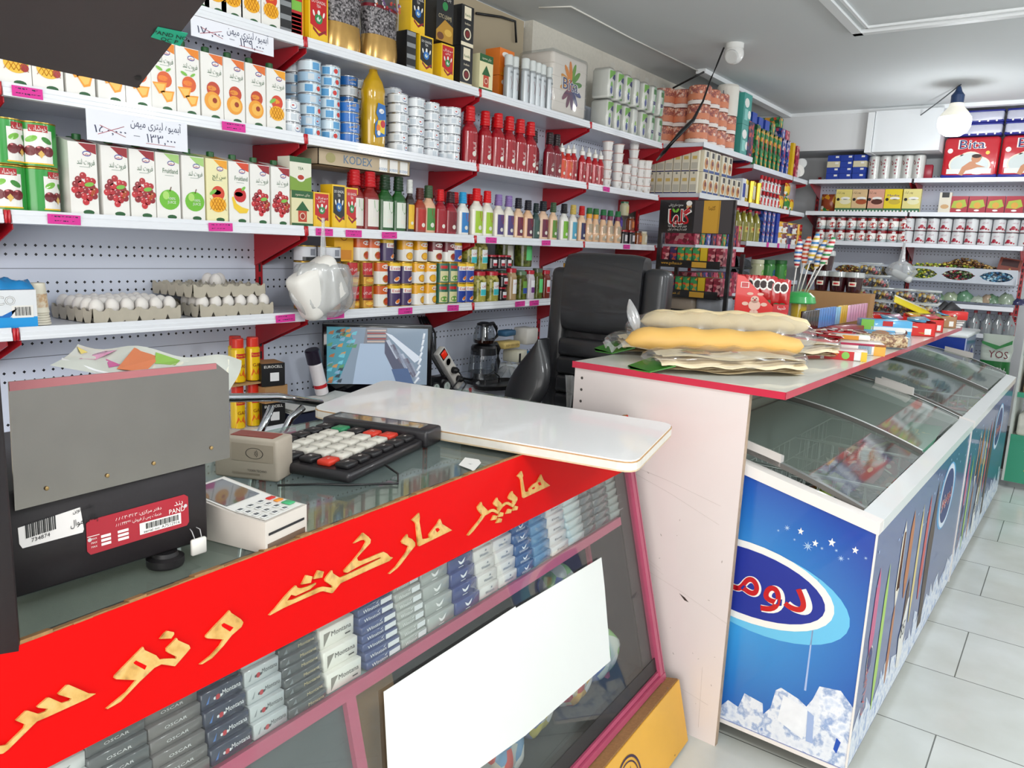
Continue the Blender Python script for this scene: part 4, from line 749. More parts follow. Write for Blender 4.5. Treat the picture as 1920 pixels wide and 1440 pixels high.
# ================= cashier's desk shelf =================
zd = .842
def leanrot(ax, deg, rz): return (Matrix.Rotation(rz, 4, 'Z') @ Matrix.Rotation(radians(deg), 4, ax)).to_euler()
dirv = ray(708, 665); mon_rz = math.atan2(-dirv.x, dirv.y)
mp_ = dirv*3.36; mp_ = Vector((mp_.x, mp_.y, 0))
mo = E('monitor', 'black flat monitor showing the shop aisle camera view', 'monitor', (mp_.x, mp_.y, zd+.0), mon_rz)
mo_b = B().rbox(-.235, -.02, .04, .235, .03, .345, .008, M('#0d0e12', .15, coat=.8), 2); mo_b.box(-.23, -.0215, .34, .23, -.019, .346, M('#55595f', .2)); O('bezel', mo_b, mo)
sb_ = B(); m = flat(-.0205, 0, .2); rect(sb_, m, -.215, -.118, .215, .13, M('#8796a6', .1, e=.35), 1)
def em(h): return M(h, .15, e=.45)
poly(sb_, m, [(-.215, .13), (-.12, .13), (-.1, .06), (-.17, -.118), (-.215, -.118)], em('#4f8d9c'), 2); rr = random.Random(2)
for i in range(60):
    u = rr.uniform(-.21, -.1); v = rr.uniform(-.11, .12); 
    if u > -.1-.05*(v < .04)-.0: continue
    poly(sb_, m, [(u, v), (u+.018, v+.006), (u+.012, v-.012), (u-.008, v-.01)], em(['#6fb6c4', '#b98a5a', '#7fa0b8', '#3f4a52', '#a06a4a', '#5f8f6a'][i % 6]), 3)
poly(sb_, m, [(-.075, .06), (.03, .06), (.085, -.06), (.075, -.118), (-.105, -.118), (-.09, -.02)], em('#9fb0c4'), 3)
poly(sb_, m, [(-.05, .13), (.04, .13), (.04, .065), (-.06, .06)], em('#7d7f86'), 3)
for i in range(5): poly(sb_, m, [(-.045, .12-.012*i), (.035, .122-.012*i), (.035, .116-.012*i), (-.045, .114-.012*i)], em(['#b9a9a0', '#8f4a4a'][i % 2]), 4)
poly(sb_, m, [(.03, .11), (.06, .1), (.19, .0), (.16, -.02)], em('#c9d0da'), 4); poly(sb_, m, [(.03, .08), (.13, -.03), (.17, -.06), (.09, -.1), (.03, .02)], em('#5c5f70'), 4)
for i in range(6): poly(sb_, m, [(.035+.018*i, .075-.02*i), (.05+.02*i, .08-.02*i), (.09+.02*i, .0-.02*i), (.08+.018*i, -.005-.02*i)], em(['#aab2c0', '#6d6a78', '#8f98a8'][i % 3]), 5)
poly(sb_, m, [(.06, -.05), (.13, -.045), (.16, -.118), (.085, -.118)], em('#56688a'), 6)
for i in range(8): sb_.tube([m(.2-.003*i, .11-.028*i, 6), m(.196-.005*i, .085-.028*i, 6)], .005, em('#d3d9e0'), 5)
O('screen', sb_, mo); O('stand', B().box(-.06, .0, 0, .06, .1, .012, M('#0d0e12', .2)).box(-.03, .02, .01, .03, .05, .1, M('#0d0e12', .2)), mo)
tb = B(); txt(tb, flat(-.0207), 'SAMSUNG', 0, .058, .012, M('#a9adb5'), 1); O('brand_lettering', tb, mo)
def gas():
    b = B().lathe([(.025, 0), (.026, .003), (.026, .118), (.02, .126)], M('#f0c412', .3, m=.1, coat=.5), 16); m = cyl(.0262)
    poly(b, m, [(-.026, .0), (.026, .0), (.022, .03), (.012, .02), (.006, .048), (-.004, .025), (-.014, .045), (-.022, .02)], M('#e2641c'), 1); txt(b, m, 'GAS', 0, .058, .018, M('#8a1c10'), 2); rect(b, m, -.02, .088, .022, .104, M('#c4141f'), 1, 4); txt(b, m, 'Power Fire', 0, .096, .011, YEL, 2, w=.036)
    return [('can_body', b), ('cap', B().lathe([(.021, 0), (.0215, .004), (.0215, .033), (.02, .037)], M('#d6301c', .35), 16, z=.122))]
GP = proto('gas', gas)
gx = -2.43
for (px, lv, dx, l) in ((446, 0, .0, 'lower left'), (475, 0, 0, 'lower right'), (446, 1, 0, 'upper left'), (474, 1, 0, 'upper right'), (460, 1, .06, 'upper back')):
    zz = zd+.001+lv*.172
    put('gas_can', GP, (gx-dx, yat(px, gx, zz+.05), zz), l+' yellow butane gas can with a red cap', 'gas can', LW, 'butane gas cans')
O('cardboard_divider', B().box(-.11, -.05, 0, .11, .06, .006, M('#b08a5a', .8)), None, (gx-.01, yat(470, gx, 1.0), zd+.163), LW, label='thin brown cardboard sheet between the gas can layers', cat='cardboard')
def batt():
    b = B().box(-.045, -.05, 0, .045, .05, .085, M('#18181a', .4)); b.box(-.041, -.046, .0845, .041, .046, .0856, M('#a5784e', .8)); m = flat(-.05); txt(b, m, 'EUROCELL', 0, .072, .014, WH, 1, w=.07); rect(b, m, -.012, .018, .022, .05, M('#e4e4e4'), 1)
    mm = lambda u, v, k: (.045+.0004*k, u, v); txt(b, mm, 'EUROCELL', 0, .07, .014, WH, 1, w=.07); rect(b, mm, -.02, .015, .015, .05, M('#e4e4e4'), 1); return [('box', b)]
for lv, l in ((0, 'lower'), (1, 'upper')): put('battery_box', proto('batt', batt), (gx+.01, yat(500, gx, .95), zd+.001+lv*.15), l+' black battery box beside the gas cans', 'box', LW-.25)
O('cardboard_carton', B().box(-.05, -.06, 0, .05, .06, .062, M('#a98154', .8, noise=.1)), None, (gx+.0, yat(500, gx, .95), zd+.087), LW, label='plain brown carton under the upper battery box', cat='box')
# newspapers and bag
y0 = (yat(525, -2.45, .9)+yat(680, -2.45, .9))/2
pb = E('paper_tray', 'dark printed box lid filled with white paper sheets before the monitor', 'tray', (-2.42, y0-.04, zd), LW-.05)
t = B().box(-.2, -.1, 0, .2, .12, .035, M('#20263f', .5)); txt(t, flat(-.1), 'MaMMad', -.06, .018, .02, M('#c9cbd0'), 1); O('box_lid', t, pb)
for i in range(4): O('paper_sheet', B().grid(lambda u, v: (-.19+.37*u, -.1+.2*v, .036+.004*i+.012*sin(u*3+i)*v+.01*u*u), 10, 6, M('#e6e6e0', .7)), pb, rot=(0, 0, .08*i-.12))
# hair colour bottle leaning
a = atx(604, 712, -2.5); o = E('spray_bottle', 'white and red bottle with a dark purple cap leaning on the pegboard', 'bottle', (a.x, a.y, zd+.06), 0, leanrot('X', 17, LW)); 
o.rotation_euler = (Matrix.Rotation(radians(16), 4, 'X') @ Matrix.Rotation(LW, 4, 'Z')).to_euler()
O('bottle_body', B().lathe([(.027, 0), (.028, .01), (.028, .13), (.024, .14)], M('#e8e2e4', .3, coat=.4), 16).lathe([(.0284, .03), (.0284, .045)], RED, 16, cap=False), o); O('cap', B().lathe([(.031, 0), (.031, .055), (.027, .06)], M('#1e1728', .3, coat=.4), 16, z=.138), o)
# power strip
a = atx(842, 690, -2.38); o = E('power_strip', 'white power strip with a red switch and black plugs, tilted', 'power strip', (a.x, a.y, a.z), 0, (Matrix.Rotation(radians(-50), 4, 'X') @ Matrix.Rotation(LW, 4, 'Z')).to_euler())
b = B().rbox(-.12, -.018, -.03, .12, .018, .03, .006, M('#e3dfd8', .4), 2); O('strip_body', b, o); O('switch', B().rbox(-.112, -.024, -.017, -.078, -.016, .017, .003, M('#e02a12', .3, e=.3), 1).box(-.118, -.0185, -.022, -.072, -.0178, .022, BLK), o)
for i, x in enumerate((-.045, .01, .07)): O('socket', B().lathe([(.022, 0), (.022, .003), (.017, .003), (.017, -.001), (0, -.001)], M('#d7d2ca', .4), 16), o, (x, -.018, 0), rot=(pi/2, 0, 0))
for i, x in enumerate((.01, .07)): O('plug', B().lathe([(.017, 0), (.016, .02), (.008, .034)], M('#131315', .4), 14).tube([(0, 0, .03), (.01, -.015, .055), (.02, -.06, .05), (.05, -.1, .01), (.05+.03*i, -.14, -.03)], .0035, BLK, 6), o, (x, -.02, 0), rot=(pi/2, 0, 0))
# kettle and teapot
a = atx(905, 712, -2.42); kx_, ky_ = a.x, a.y
SG = glassy('smoked_glass', '#dde0e2', .05, .03)
k = E('electric_kettle', 'glass electric kettle with black handle and steel base', 'kettle', (kx_, ky_, zd), LW)
O('heating_base', B().lathe([(.095, 0), (.095, .012), (.08, .02), (.076, .024)], M('#3a3a3c', .3, m=.5), 24), k)
O('glass_body', B().lathe([(.07, .026), (.078, .035), (.078, .05), (.07, .13), (.066, .15)], SG, 26, cap=False), k); O('steel_band', B().lathe([(.0785, 0), (.0785, .03)], M('#8c8f92', .2, m=.9), 26, z=.026), k); O('neck_band', B().lathe([(.068, 0), (.0665, .034)], M('#4a4c50', .2, m=.7), 26, z=.148), k)
O('lid', B().lathe([(.067, 0), (.06, .012), (.02, .02), (0, .021)], M('#1b1b1e', .3), 24, z=.182), k); O('spout', B().poly3([(-.066, -.02, .175), (-.066, .02, .175), (-.1, 0, .19)], M('#1b1b1e', .3), (0, 0, -.012)), k)
O('handle', B().tube([(.06, 0, .185), (.1, 0, .19), (.122, 0, .165), (.125, 0, .1), (.112, 0, .05), (.08, 0, .04)], [.013, .015, .015, .013, .012, .01], M('#1b1b1e', .35), 10), k)
O('cord', B().tube([(.02, -.09, .01), (-.02, -.12, .05), (-.04, -.1, .075), (-.1, -.09, .05), (-.13, -.12, .0)], .0035, BLK, 6), k)
tp = E('teapot', 'small glass teapot with black lid and handle on the kettle', 'teapot', (kx_, ky_, zd+.203), LW)
O('glass_body', B().lathe([(.05, 0), (.056, .01), (.056, .04), (.045, .085), (.036, .095)], SG, 24, cap=False), tp); O('tea', B().lathe([(.049, .003), (.053, .02), (0, .021)], M('#3a1c14', .15), 20), tp)
O('steel_filter', B().lathe([(.02, .02), (.022, .09)], M('#b5b7ba', .25, m=.9, noise=.3, ns=200.), 18), tp); O('lid', B().lathe([(.04, 0), (.04, .008), (.02, .016), (0, .018)], M('#17171a', .3), 22, z=.094), tp)
O('handle', B().tube([(.04, 0, .1), (.07, 0, .1), (.1, 0, .07), (.108, 0, .03), (.085, 0, .018), (.055, 0, .016)], [.007, .009, .009, .008, .007, .006], M('#17171a', .35), 8), tp)
# cables left of the strip, little clocks
cb = B(); 
for i in range(4): y = yat(812+i*4, -2.5, 1.0); cb.tube([(-2.6, y, 1.18), (-2.58+.01*i, y+.02, 1.1), (-2.5, y-.01*i, .98), (-2.46, y+.03, .9), (-2.43, y+.06*i, .86)], .006, BLK, 6)
O('cable_bundle', cb, label='black cables hanging down beside the monitor', cat='cable')
for i, px in enumerate((815, 835)):
    c = B().lathe([(.028, 0), (.028, .012), (.024, .014), (.023, .0125), (0, .0125)], BLK, 20); c.lathe([(.022, .0128), (0, .0129)], M('#c9d6cf', .3), 20, cap=False); c.box(-.001, 0, .013, .001, .016, .0135, BLK)
    O('desk_clock', c, None, (-2.37, yat(px, -2.37, .9), zd+.03), rot=(Matrix.Rotation(LW, 4, 'Z') @ Matrix.Rotation(pi/2, 4, 'X')).to_euler(), label=('left', 'right')[i]+' small round black clock below the power strip', cat='clock')
O('speaker_box', B().rbox(-.07, -.05, 0, .07, .05, .06, .005, BLK, 1), None, (-2.45, yat(832, -2.45, .87), zd), LW, label='low black box behind the two small clocks', cat='box')
# clutter right of the kettle
cl = [('tissue_box', (.06, .05, .07), '#cfd5da', 945, .0, 'pale blue printed box in the clutter beside the kettle, lowest'), ('tape_pack', (.07, .04, .035), '#e2c67a', 950, .16, 'yellow tape printed packet lying on the clutter by the kettle'),
      ('snack_box', (.05, .05, .06), '#d8d5c0', 965, .08, 'cream small box in the clutter beside the kettle'), ('blue_box', (.03, .04, .02), '#2f95d0', 992, .1, 'small bright blue box in the clutter near the chair'), ('sugar_bag', (.05, .05, .085), '#d9d6cf', 985, .17, 'white bag standing on the clutter near the chair'),
      ('cream_carton', (.055, .05, .05), '#d9cba2', 985, .0, 'beige carton at the bottom of the clutter near the chair'), ('blue_wedge', (.05, .03, .03), '#3a6a8f', 950, .225, 'grey blue packet on top of the tape packet')]
for n, (w_, d_, h_), c, px, dz, l in cl:
    b = B().rbox(-w_, -d_, 0, w_, d_, h_*1.05, .006, M(c, .5, noise=.1, ns=30.), 1); 
    if n == 'tape_pack':
        for i in range(3): txt(b, flat(-d_), 'KISH', -.04+.04*i, .018, .016, BRN, 1)
    if n == 'snack_box': rect(b, flat(-d_), -.04, .0, -.02, .05, BLK, 1)
    O(n, b, None, (-2.44, yat(px, -2.44, zd+dz), zd+dz), LW+random.uniform(-.1, .1), label=l, cat=n.split('_')[1])
pl = B(); pl.grid(lambda u, v: ((u-.5)*.2, (v-.5)*.12, .05+.03*sin(u*9)*sin(v*7)+.02*sin(u*23)), 18, 12, glassy('bag_film', '#f5f7f8')); O('crumpled_plastic', pl, None, (-2.40, yat(955, -2.4, zd+.05), zd), LW, label='crumpled clear plastic lying right of the kettle', cat='plastic wrap')
O('black_tray', B().lathe([(.16, 0), (.17, .02), (.15, .022), (.12, .01), (0, .01)], M('#1b1b1d', .3), 24, sy=.6), None, (-2.30, yat(935, -2.3, zd), zd), LW, label='round black tray sticking out below the kettle', cat='tray')
# ================= office chair =================
LE = M('#2b2c2f', .38, coat=.25, noise=.08, ns=90.)
ch = E('office_chair', 'black leather office chair with thick headrest behind the white counter', 'chair', (-1.745, 3.0, 0), 0.05)
def pad(x0, x1, y0_, y1, z0_, z1, r=.03, seg=3): return B().rbox(x0, y0_, z0_, x1, y1, z1, r, LE, seg)
O('backrest', pad(-.27, .27, .05, .14, .5, 1.46, .04), ch, rot=(radians(-4), 0, 0)); O('side_bolster', pad(.19, .305, -.02, .1, .6, 1.475, .035), ch, rot=(radians(-4), 0, 0)); O('side_bolster', pad(-.285, -.19, .0, .1, .6, 1.46, .03), ch, rot=(radians(-4), 0, 0))
hd = B(); 
def hf(u, v):
    a = 2*pi*v; x = (u-.5)*.385; e = .55
    return (x*(1-.02*cos(a)), -.0+.062*math.copysign(abs(cos(a))**e, cos(a)), 1.345+.185*math.copysign(abs(sin(a))**e, sin(a))*(1-.06*(abs(2*u-1)**6)))
hd.grid(hf, 14, 30, LE); 
for s in (0, 1): hd.add([hf(s, i/30) for i in range(30)], [tuple(range(30))], LE)
O('headrest', hd, ch, (0.0, .03, 0), rot=(radians(-4), 0, 0))
for i in range(7): O('rib_cushion', pad(-.2, .2, -.03, .08, .52+.088*i, .606+.088*i, .02, 2), ch, rot=(radians(-4), 0, 0))
O('seat', pad(-.26, .26, -.46, .06, .42, .54, .05), ch)
arm = B(); 
def af(u, v): 
    z = .76+.37*v; wd = .12*sin(pi*min(1, (v*.92+.04)))**.8*(1.25-.7*v); a = 2*pi*u; sk = -.10*(1-v)**1.2
    return (-.21+sk*.7+wd*cos(a)*.95, -.16+.05*sin(a)+.1*v, z)
arm.grid(af, 20, 14, LE); O('armrest_pad', arm, ch); O('armrest', B().tube([(-.3, -.2, .78), (-.33, -.28, .72), (-.31, -.3, .6), (-.28, -.2, .5)], .02, BLK, 8), ch); O('armrest', B().tube([(.3, .02, .8), (.33, -.28, .74), (.31, -.3, .6), (.28, -.2, .5)], .02, BLK, 8), ch)
O('arm_loop', B().tube([(-.27, -.2, .76), (-.4, -.3, .86), (-.52, -.35, .84), (-.56, -.38, .76)], [.02, .025, .025, .015], BLK, 10), ch)
O('gas_column', B().lathe([(.03, 0), (.03, .36)], BLK, 14, z=.08), ch)
for i in range(5): a = 2*pi*i/5+.3; O('base_leg', B().tube([(0, 0, .09), (.28*cos(a), .28*sin(a), .06)], [.022, .014], BLK, 8), ch); O('caster', B().ell((.28*cos(a), .28*sin(a), .03), .028, BLK, 10, 6), ch)
O('plastic_strip', B().grid(lambda u, v: (.0+.06*(u-.5)*(1-v*.6), -.01*sin(u*9), -.14*v), 6, 8, glassy('bag_film', '#f5f7f8')), None, atz(1085, 715, 1.0)+Vector((-.1, .1, .0)), label='thin clear plastic bag hanging left of the white counter', cat='plastic bag')
# chrome frame behind the display counter
cf = B(); CHR = M('#c9ccd0', .08, m=1.)
p0, p1 = atx(425, 746, -1.86), atx(602, 757, -1.86)
cf.tube([p0+Vector((0, -.05, .0)), p0, (p0+p1)/2+Vector((0, 0, .012)), p1], .013, CHR, 12)
O('chair_frame', cf.tube([atx(510, 762, -1.86), atx(486, 815, -1.86), Vector((-1.9, atx(486, 815, -1.86).y-.1, .3)), Vector((-1.9, 1.1, 0))], .011, CHR, 10).tube([atx(568, 764, -1.84), atx(545, 785, -1.84), atx(528, 815, -1.84), Vector((-1.8, 1.35, .3)), Vector((-1.8, 1.3, 0))], .011, CHR, 10), label='bent chrome tube chair frame behind the glass counter', cat='chair')
# ================= glass display counter =================
HC = 1.03; dD = Vector((-.054, .9985, 0)).normalized(); OUT = Vector((dD.y, -dD.x, 0)); LEAN = .239
nF = (OUT + Vector((0, 0, LEAN))).normalized(); E1 = Vector((-1.063, 2.137, .865))
def F(s, z, o=0.): return E1 + dD*s + OUT*((.865-z)*LEAN) + Vector((0, 0, z-.865)) + nF*o
def onF(px, py, o=0.):
    r = ray(px, py); c = E1 + nF*o - Vector((0, 0, H)); p = r*((nF.dot(c))/(nF.dot(r))); return p+Vector((0, 0, H))
def sF(px, z, o=0.):      # s for image column px on the shelf line
    a = (px-960)/FP; p = F(0, z, o)-Vector((0, 0, H)); return -(p.dot(CR)-a*p.dot(CW))/(dD.dot(CR)-a*dD.dot(CW))
Q = Vector((-1.3, 1.1, 0)); S0 = -2.3
def WB(q=Q): b = B(); b.X = Matrix.Translation(-q); return b
def slab(b, pts, th, mat): return b.poly3(pts, mat, th)
PNK = M('#b8506e', .4, coat=.3, noise=.1, ns=20.); BKF = M('#241f20', .5, noise=.2, ns=60.); CHIP = M('#9c7448', .9, noise=.35, ns=120.)
CG = glassy('counter_glass', '#f8faf9', .015, .02, fk=.12, opac=.01); 
dc = E('display_counter', 'glass front display counter with a red Persian name board and pink frame', 'display counter', Q)
b = WB(); slab(b, [F(S0, HC, -.002), F(0, HC, -.002), F(0, HC, 0)-OUT*.65, F(S0, HC, 0)-OUT*.65], (0, 0, -.008), glassy('top_glass', '#e3eee9', .07, .03, fk=.4, opac=.10, white='#c9d6cf')); O('top_glass', b, dc)
RB = M('#d00000', .5); RB.node_tree.nodes['Principled BSDF'].inputs['Specular IOR Level'].default_value = .15
b = WB(); slab(b, [F(S0, HC+.004, .0), F(0, HC+.004, .0), F(0, .878, .0), F(S0, .878, .0)], nF*.014, RB); O('name_board', b, dc)
b = WB(); rr = random.Random(4); n = 90
for i in range(n):
    s0, s1 = S0*(i)/n, S0*(i+1)/n; h = rr.uniform(.0, .003); slab(b, [F(s0, HC+.004, -.001), F(s1, HC+.004, -.001), F(s1, HC+.0055+h, -.001), F(s0, HC+.0055+h, -.001)], nF*(.0135+rr.uniform(0, .002)), CHIP)
O('chipped_board_edge', b, dc); b = WB(); slab(b, [F(S0, HC+.002, -.002), F(0, HC+.002, -.002), F(0, HC+.002, -.016), F(S0, HC+.002, -.016)], (0, 0, .002), M('#3a3a34', .5)); O('edge_seal', b, dc)
b = WB(); slab(b, [F(S0, .878, -.004), F(-.03, .878, -.004), F(-.03, .24, -.004), F(S0, .24, -.004)], nF*.004, CG); O('front_glass', b, dc)
b = WB(); slab(b, [F(-.032, .885, -.03), F(0, .885, -.03), F(0, .2, -.03), F(-.032, .2, -.03)], nF*.04, PNK); slab(b, [F(-.011, .885, .01), F(-.008, .885, .01), F(-.008, .2, .01), F(-.011, .2, .01)], nF*.001, M('#8f3a52')); O('corner_post', b, dc)
b = WB(); slab(b, [F(-.10, .9, -.012), F(-.032, .9, -.012), F(-.032, .24, -.012), F(-.10, .24, -.012)], nF*-.006, BKF); O('black_liner', b, dc)
for z0_, z1_, o_f in ((.205, .222, .012), (.224, .236, .004)): b = WB(); slab(b, [F(S0, z1_, -.03), F(0, z1_, -.03), F(0, z0_, -.03), F(S0, z0_, -.03)], nF*(.03+o_f), PNK); O('bottom_rail', b, dc)
b = WB(); slab(b, [F(S0, .237, -.002), F(-.03, .237, -.002), F(-.03, .237, -.07), F(S0, .237, -.07)], (0, 0, .004), BKF); slab(b, [F(S0, .24, -.002), F(-.03, .24, -.002), F(-.03, .28, -.002), F(S0, .28, -.002)], nF*-.002, BKF); O('black_sill', b, dc)
b = WB(); slab(b, [F(S0, .2, .0), F(.012, .2, .0), F(.012, .0, .0), F(S0, .0, .0)], nF*.045, CHIP); O('chipboard_plinth', b, dc)
b = WB(); slab(b, [F(S0, .196, .046), F(.014, .196, .046), F(.014, .0, .046), F(S0, .0, .046)], nF*.003, M('#e8ae3f', .45, noise=.08, ns=12.))
c0 = onF(1180, 1475, .05)
mpp = frame(c0, dD, Vector((0, 0, 1))-OUT*LEAN, nF); K2 = M('#3a2440', .5)
def ring(b, mp, u, v, r0, r1, mat, k, sy=1., n=40, a0=0., a1=2*pi):
    vs = []; 
    for i in range(n+1): a = a0+(a1-a0)*i/n; vs += [mp(u+r0*cos(a), v+r0*sy*sin(a), k), mp(u+r1*cos(a), v+r1*sy*sin(a), k)]
    b.add(vs, [(2*i, 2*i+2, 2*i+3, 2*i+1) for i in range(n)], mat)
ring(b, mpp, 0, 0, .075, .082, K2, 2); ring(b, mpp, 0, 0, .063, .067, K2, 2); poly(b, mpp, [(-.03, -.03), (.01, .0), (.022, .05), (.03, -.01), (.02, -.05)], K2, 2)
for (px, py) in ((1251, 1290), (1265, 1416)): q = onF(px, py, .049); circ(b, frame(q, dD, (0, 0, 1), nF), 0, 0, .003, BLK, 3, 8)
O('yellow_panel', b, dc)
# inner shelf, rear, end
b = WB(); slab(b, [F(S0, .742, -.012), F(-.11, .742, -.012), F(-.11, .742, -.012)-OUT*.5, F(S0, .742, -.012)-OUT*.5], (0, 0, -.006), M('#9fb0ac', .2)); slab(b, [F(S0, .745, -.008), F(-.11, .745, -.008), F(-.11, .722, -.008), F(S0, .722, -.008)], nF*-.012, PNK); O('inner_shelf', b, dc)
sm = sF(685, .6); b = WB(); slab(b, [F(sm-.012, .722, -.008), F(sm+.012, .722, -.008), F(sm+.012, .24, -.008), F(sm-.012, .24, -.008)], nF*-.012, PNK); O('middle_post', b, dc)
b = WB(); slab(b, [F(-.14, .74, -.12), F(-.125, .74, -.12), F(-.125, .24, -.12), F(-.14, .24, -.12)], nF*-.012, M('#c25d74', .4)); O('rear_post', b, dc)
b = WB(); e1, e2 = F(-.0, HC-.01, -.03), F(-.0, .0, -.03); slab(b, [e1, e1-OUT*.6, Vector(((e1-OUT*.6).x, (e1-OUT*.6).y, 0)), e2], dD*-.012, M('#4a4a4c', .5)); O('end_panel', b, dc)
b = WB(); r0, r1 = F(S0, .5, 0)-OUT*.64, F(0, .5, 0)-OUT*.64
slab(b, [Vector((r0.x, r0.y, 0)), Vector((r1.x, r1.y, 0)), Vector((r1.x, r1.y, .55)), Vector((r0.x, r0.y, .55))], OUT*.012, M('#5c6264', .5)); slab(b, [F(S0, .235, -.07), F(0, .235, -.07), F(0, .235, -.03)-OUT*.6, F(S0, .235, -.03)-OUT*.6], (0, 0, -.01), M('#3b4040', .5)); O('rear_board', b, dc)
b = WB(); slab(b, [F(S0, .722, -.02), F(sm-.012, .722, -.02), F(sm-.012, .24, -.02), F(S0, .24, -.02)], nF*-.003, M('#4f5658', .35, noise=.25, ns=9.)); O('dirty_pane', b, dc)
b = WB(); slab(b, [F(sm+.02, .70, -.06), F(sm+.16, .70, -.06), F(sm+.16, .3, -.06), F(sm+.02, .3, -.06)], nF*-.004, M('#9c7a52', .8, noise=.2)); O('cardboard_sheet', b, None, loc=Q, label='brown cardboard sheet behind the front glass by the pink middle post', cat='cardboard')
# carved name letters, traced outlines on the board plane
GLD = ramp_mat('carved_gold', ['#8f6a34', '#c79a50', '#d8b06a', '#a8804a'], 40, 'noise', .45)
def tr(ox, oy, k, pts): return [(ox+x/k, oy+y/k) for x, y in pts]
C1 = lambda p: tr(0, 1200, 6, p); C2 = lambda p: tr(180, 1060, 6, p); C3 = lambda p: tr(480, 960, 6, p); C4 = lambda p: tr(740, 860, 6, p)
def dia(cx, cy, r): return [(cx-r*1.0, cy+r*.75), (cx-r*.15, cy-r*.95), (cx+r*.95, cy-r*.7), (cx+r*.65, cy+r*.45)]
LT = [
 ('letters_ha', C4([(1415, 140), (1368, 195), (1395, 215), (1410, 240), (1430, 430), (1440, 443), (1735, 303), (1680, 260), (1660, 240), (1635, 178), (1610, 225), (1590, 262), (1545, 290), (1505, 335), (1500, 368), (1470, 375), (1452, 370), (1425, 215), (1432, 190)]), [C4([(1545, 330), (1580, 315), (1575, 337), (1550, 345)]), C4([(1608, 270), (1640, 262), (1652, 295), (1625, 302)])]),
 ('letters_yeh', C4([(1310, 365), (1285, 395), (1268, 435), (1275, 455), (1320, 478), (1312, 512), (1265, 487), (1240, 487), (1190, 520), (1185, 500), (1148, 465), (1140, 438), (1118, 468), (1100, 500), (1108, 520), (1150, 552), (1148, 590), (1100, 565), (1075, 567), (1035, 590), (1022, 572), (972, 522), (962, 487), (940, 515), (920, 540), (925, 570), (950, 605), (975, 632), (940, 690), (840, 810), (805, 860), (820, 866), (870, 815), (975, 680), (1000, 642), (1038, 620), (1075, 598), (1110, 600), (1148, 622), (1178, 575), (1203, 543), (1240, 515), (1265, 517), (1318, 548), (1345, 505), (1368, 462), (1366, 435), (1318, 390)]), []),
 ('letters_ma', C4([(260, 610), (182, 688), (215, 712), (230, 735), (250, 970), (262, 985), (630, 805), (560, 760), (520, 735), (497, 678), (470, 730), (430, 780), (375, 850), (380, 885), (350, 900), (295, 905), (262, 705), (268, 660)]), [C4([(460, 785), (490, 778), (510, 800), (480, 830), (460, 806)])]),
 ('letter_reh', C4([(128, 850), (95, 885), (65, 930), (80, 955), (145, 985), (120, 1050), (0, 1215), (-80, 1292), (-70, 1296), (10, 1235), (60, 1180), (150, 1060), (215, 980), (215, 945), (180, 905), (135, 885)]), []),
 ('letter_kaf', C3([(1190, 233), (1145, 285), (1086, 352), (1160, 318), (1212, 310), (1226, 335), (1180, 420), (1080, 545), (978, 655), (985, 678), (1012, 682), (1095, 635), (1160, 600), (1385, 505), (1390, 520), (1095, 665), (930, 738), (905, 725), (850, 690), (840, 655), (800, 700), (763, 755), (772, 780), (845, 830), (842, 852), (740, 838), (690, 850), (400, 985), (333, 995), (380, 928), (430, 942), (590, 870), (655, 812), (660, 795), (560, 840), (485, 858), (450, 850), (435, 825), (385, 870), (310, 950), (200, 1085), (133, 1155), (140, 1161), (300, 1075), (500, 985), (700, 897), (740, 888), (835, 912), (850, 905), (935, 800), (1300, 630), (1485, 550), (1525, 512), (1490, 502), (1460, 468), (1420, 448), (1380, 462), (1165, 552), (1130, 545), (1120, 515), (1150, 480), (1270, 350), (1275, 310), (1250, 280), (1205, 245)]), []),
 ('letter_vav', C2([(1487, 505), (1430, 570), (1340, 660), (1225, 785), (1222, 805), (1240, 820), (1420, 832), (1380, 900), (1280, 1010), (1150, 1112), (1180, 1108), (1290, 1040), (1420, 900), (1510, 785), (1620, 690), (1640, 640), (1615, 605), (1500, 530)]), [C2([(1410, 668), (1440, 648), (1548, 700), (1508, 745), (1420, 690)])]),
 ('letters_noon', C2([(893, 815), (860, 850), (780, 930), (782, 965), (810, 985), (892, 1025), (885, 1052), (860, 1045), (760, 1048), (700, 1057), (660, 1010), (530, 950), (515, 915), (430, 1000), (200, 1235), (192, 1262), (215, 1278), (440, 1288), (330, 1420), (100, 1608), (115, 1612), (260, 1530), (470, 1310), (640, 1150), (720, 1110), (870, 1132), (900, 1100), (1000, 985), (1045, 930), (1030, 895), (905, 840)]), [C2([(420, 1098), (450, 1070), (572, 1130), (550, 1175), (440, 1115)])]),
 ('letter_seen', C1([(-120, 1285), (0, 1275), (20, 1270), (80, 1225), (400, 910), (520, 860), (960, 660), (1062, 600), (985, 598), (900, 560), (760, 500), (735, 505), (640, 600), (655, 615), (790, 655), (770, 680), (680, 705), (545, 645), (520, 645), (405, 745), (415, 758), (525, 770), (500, 800), (420, 828), (300, 790), (275, 795), (165, 900), (185, 910), (270, 945), (255, 985), (60, 1175), (0, 1188), (-100, 1180)]), [])]
for cx, cy in ((1343, 562), (1272, 596), (1180, 633), (1108, 668), (1162, 700)): LT.append(('letter_dot', C4(dia(cx, cy, 34)), []))
LT += [('letter_dot', C3(dia(560, 768, 62)), []), ('letter_dot', C3(dia(692, 710, 58)), []), ('letter_dot', C2([(790, 735), (860, 750), (862, 775), (830, 820), (705, 825), (760, 755)]), [])]
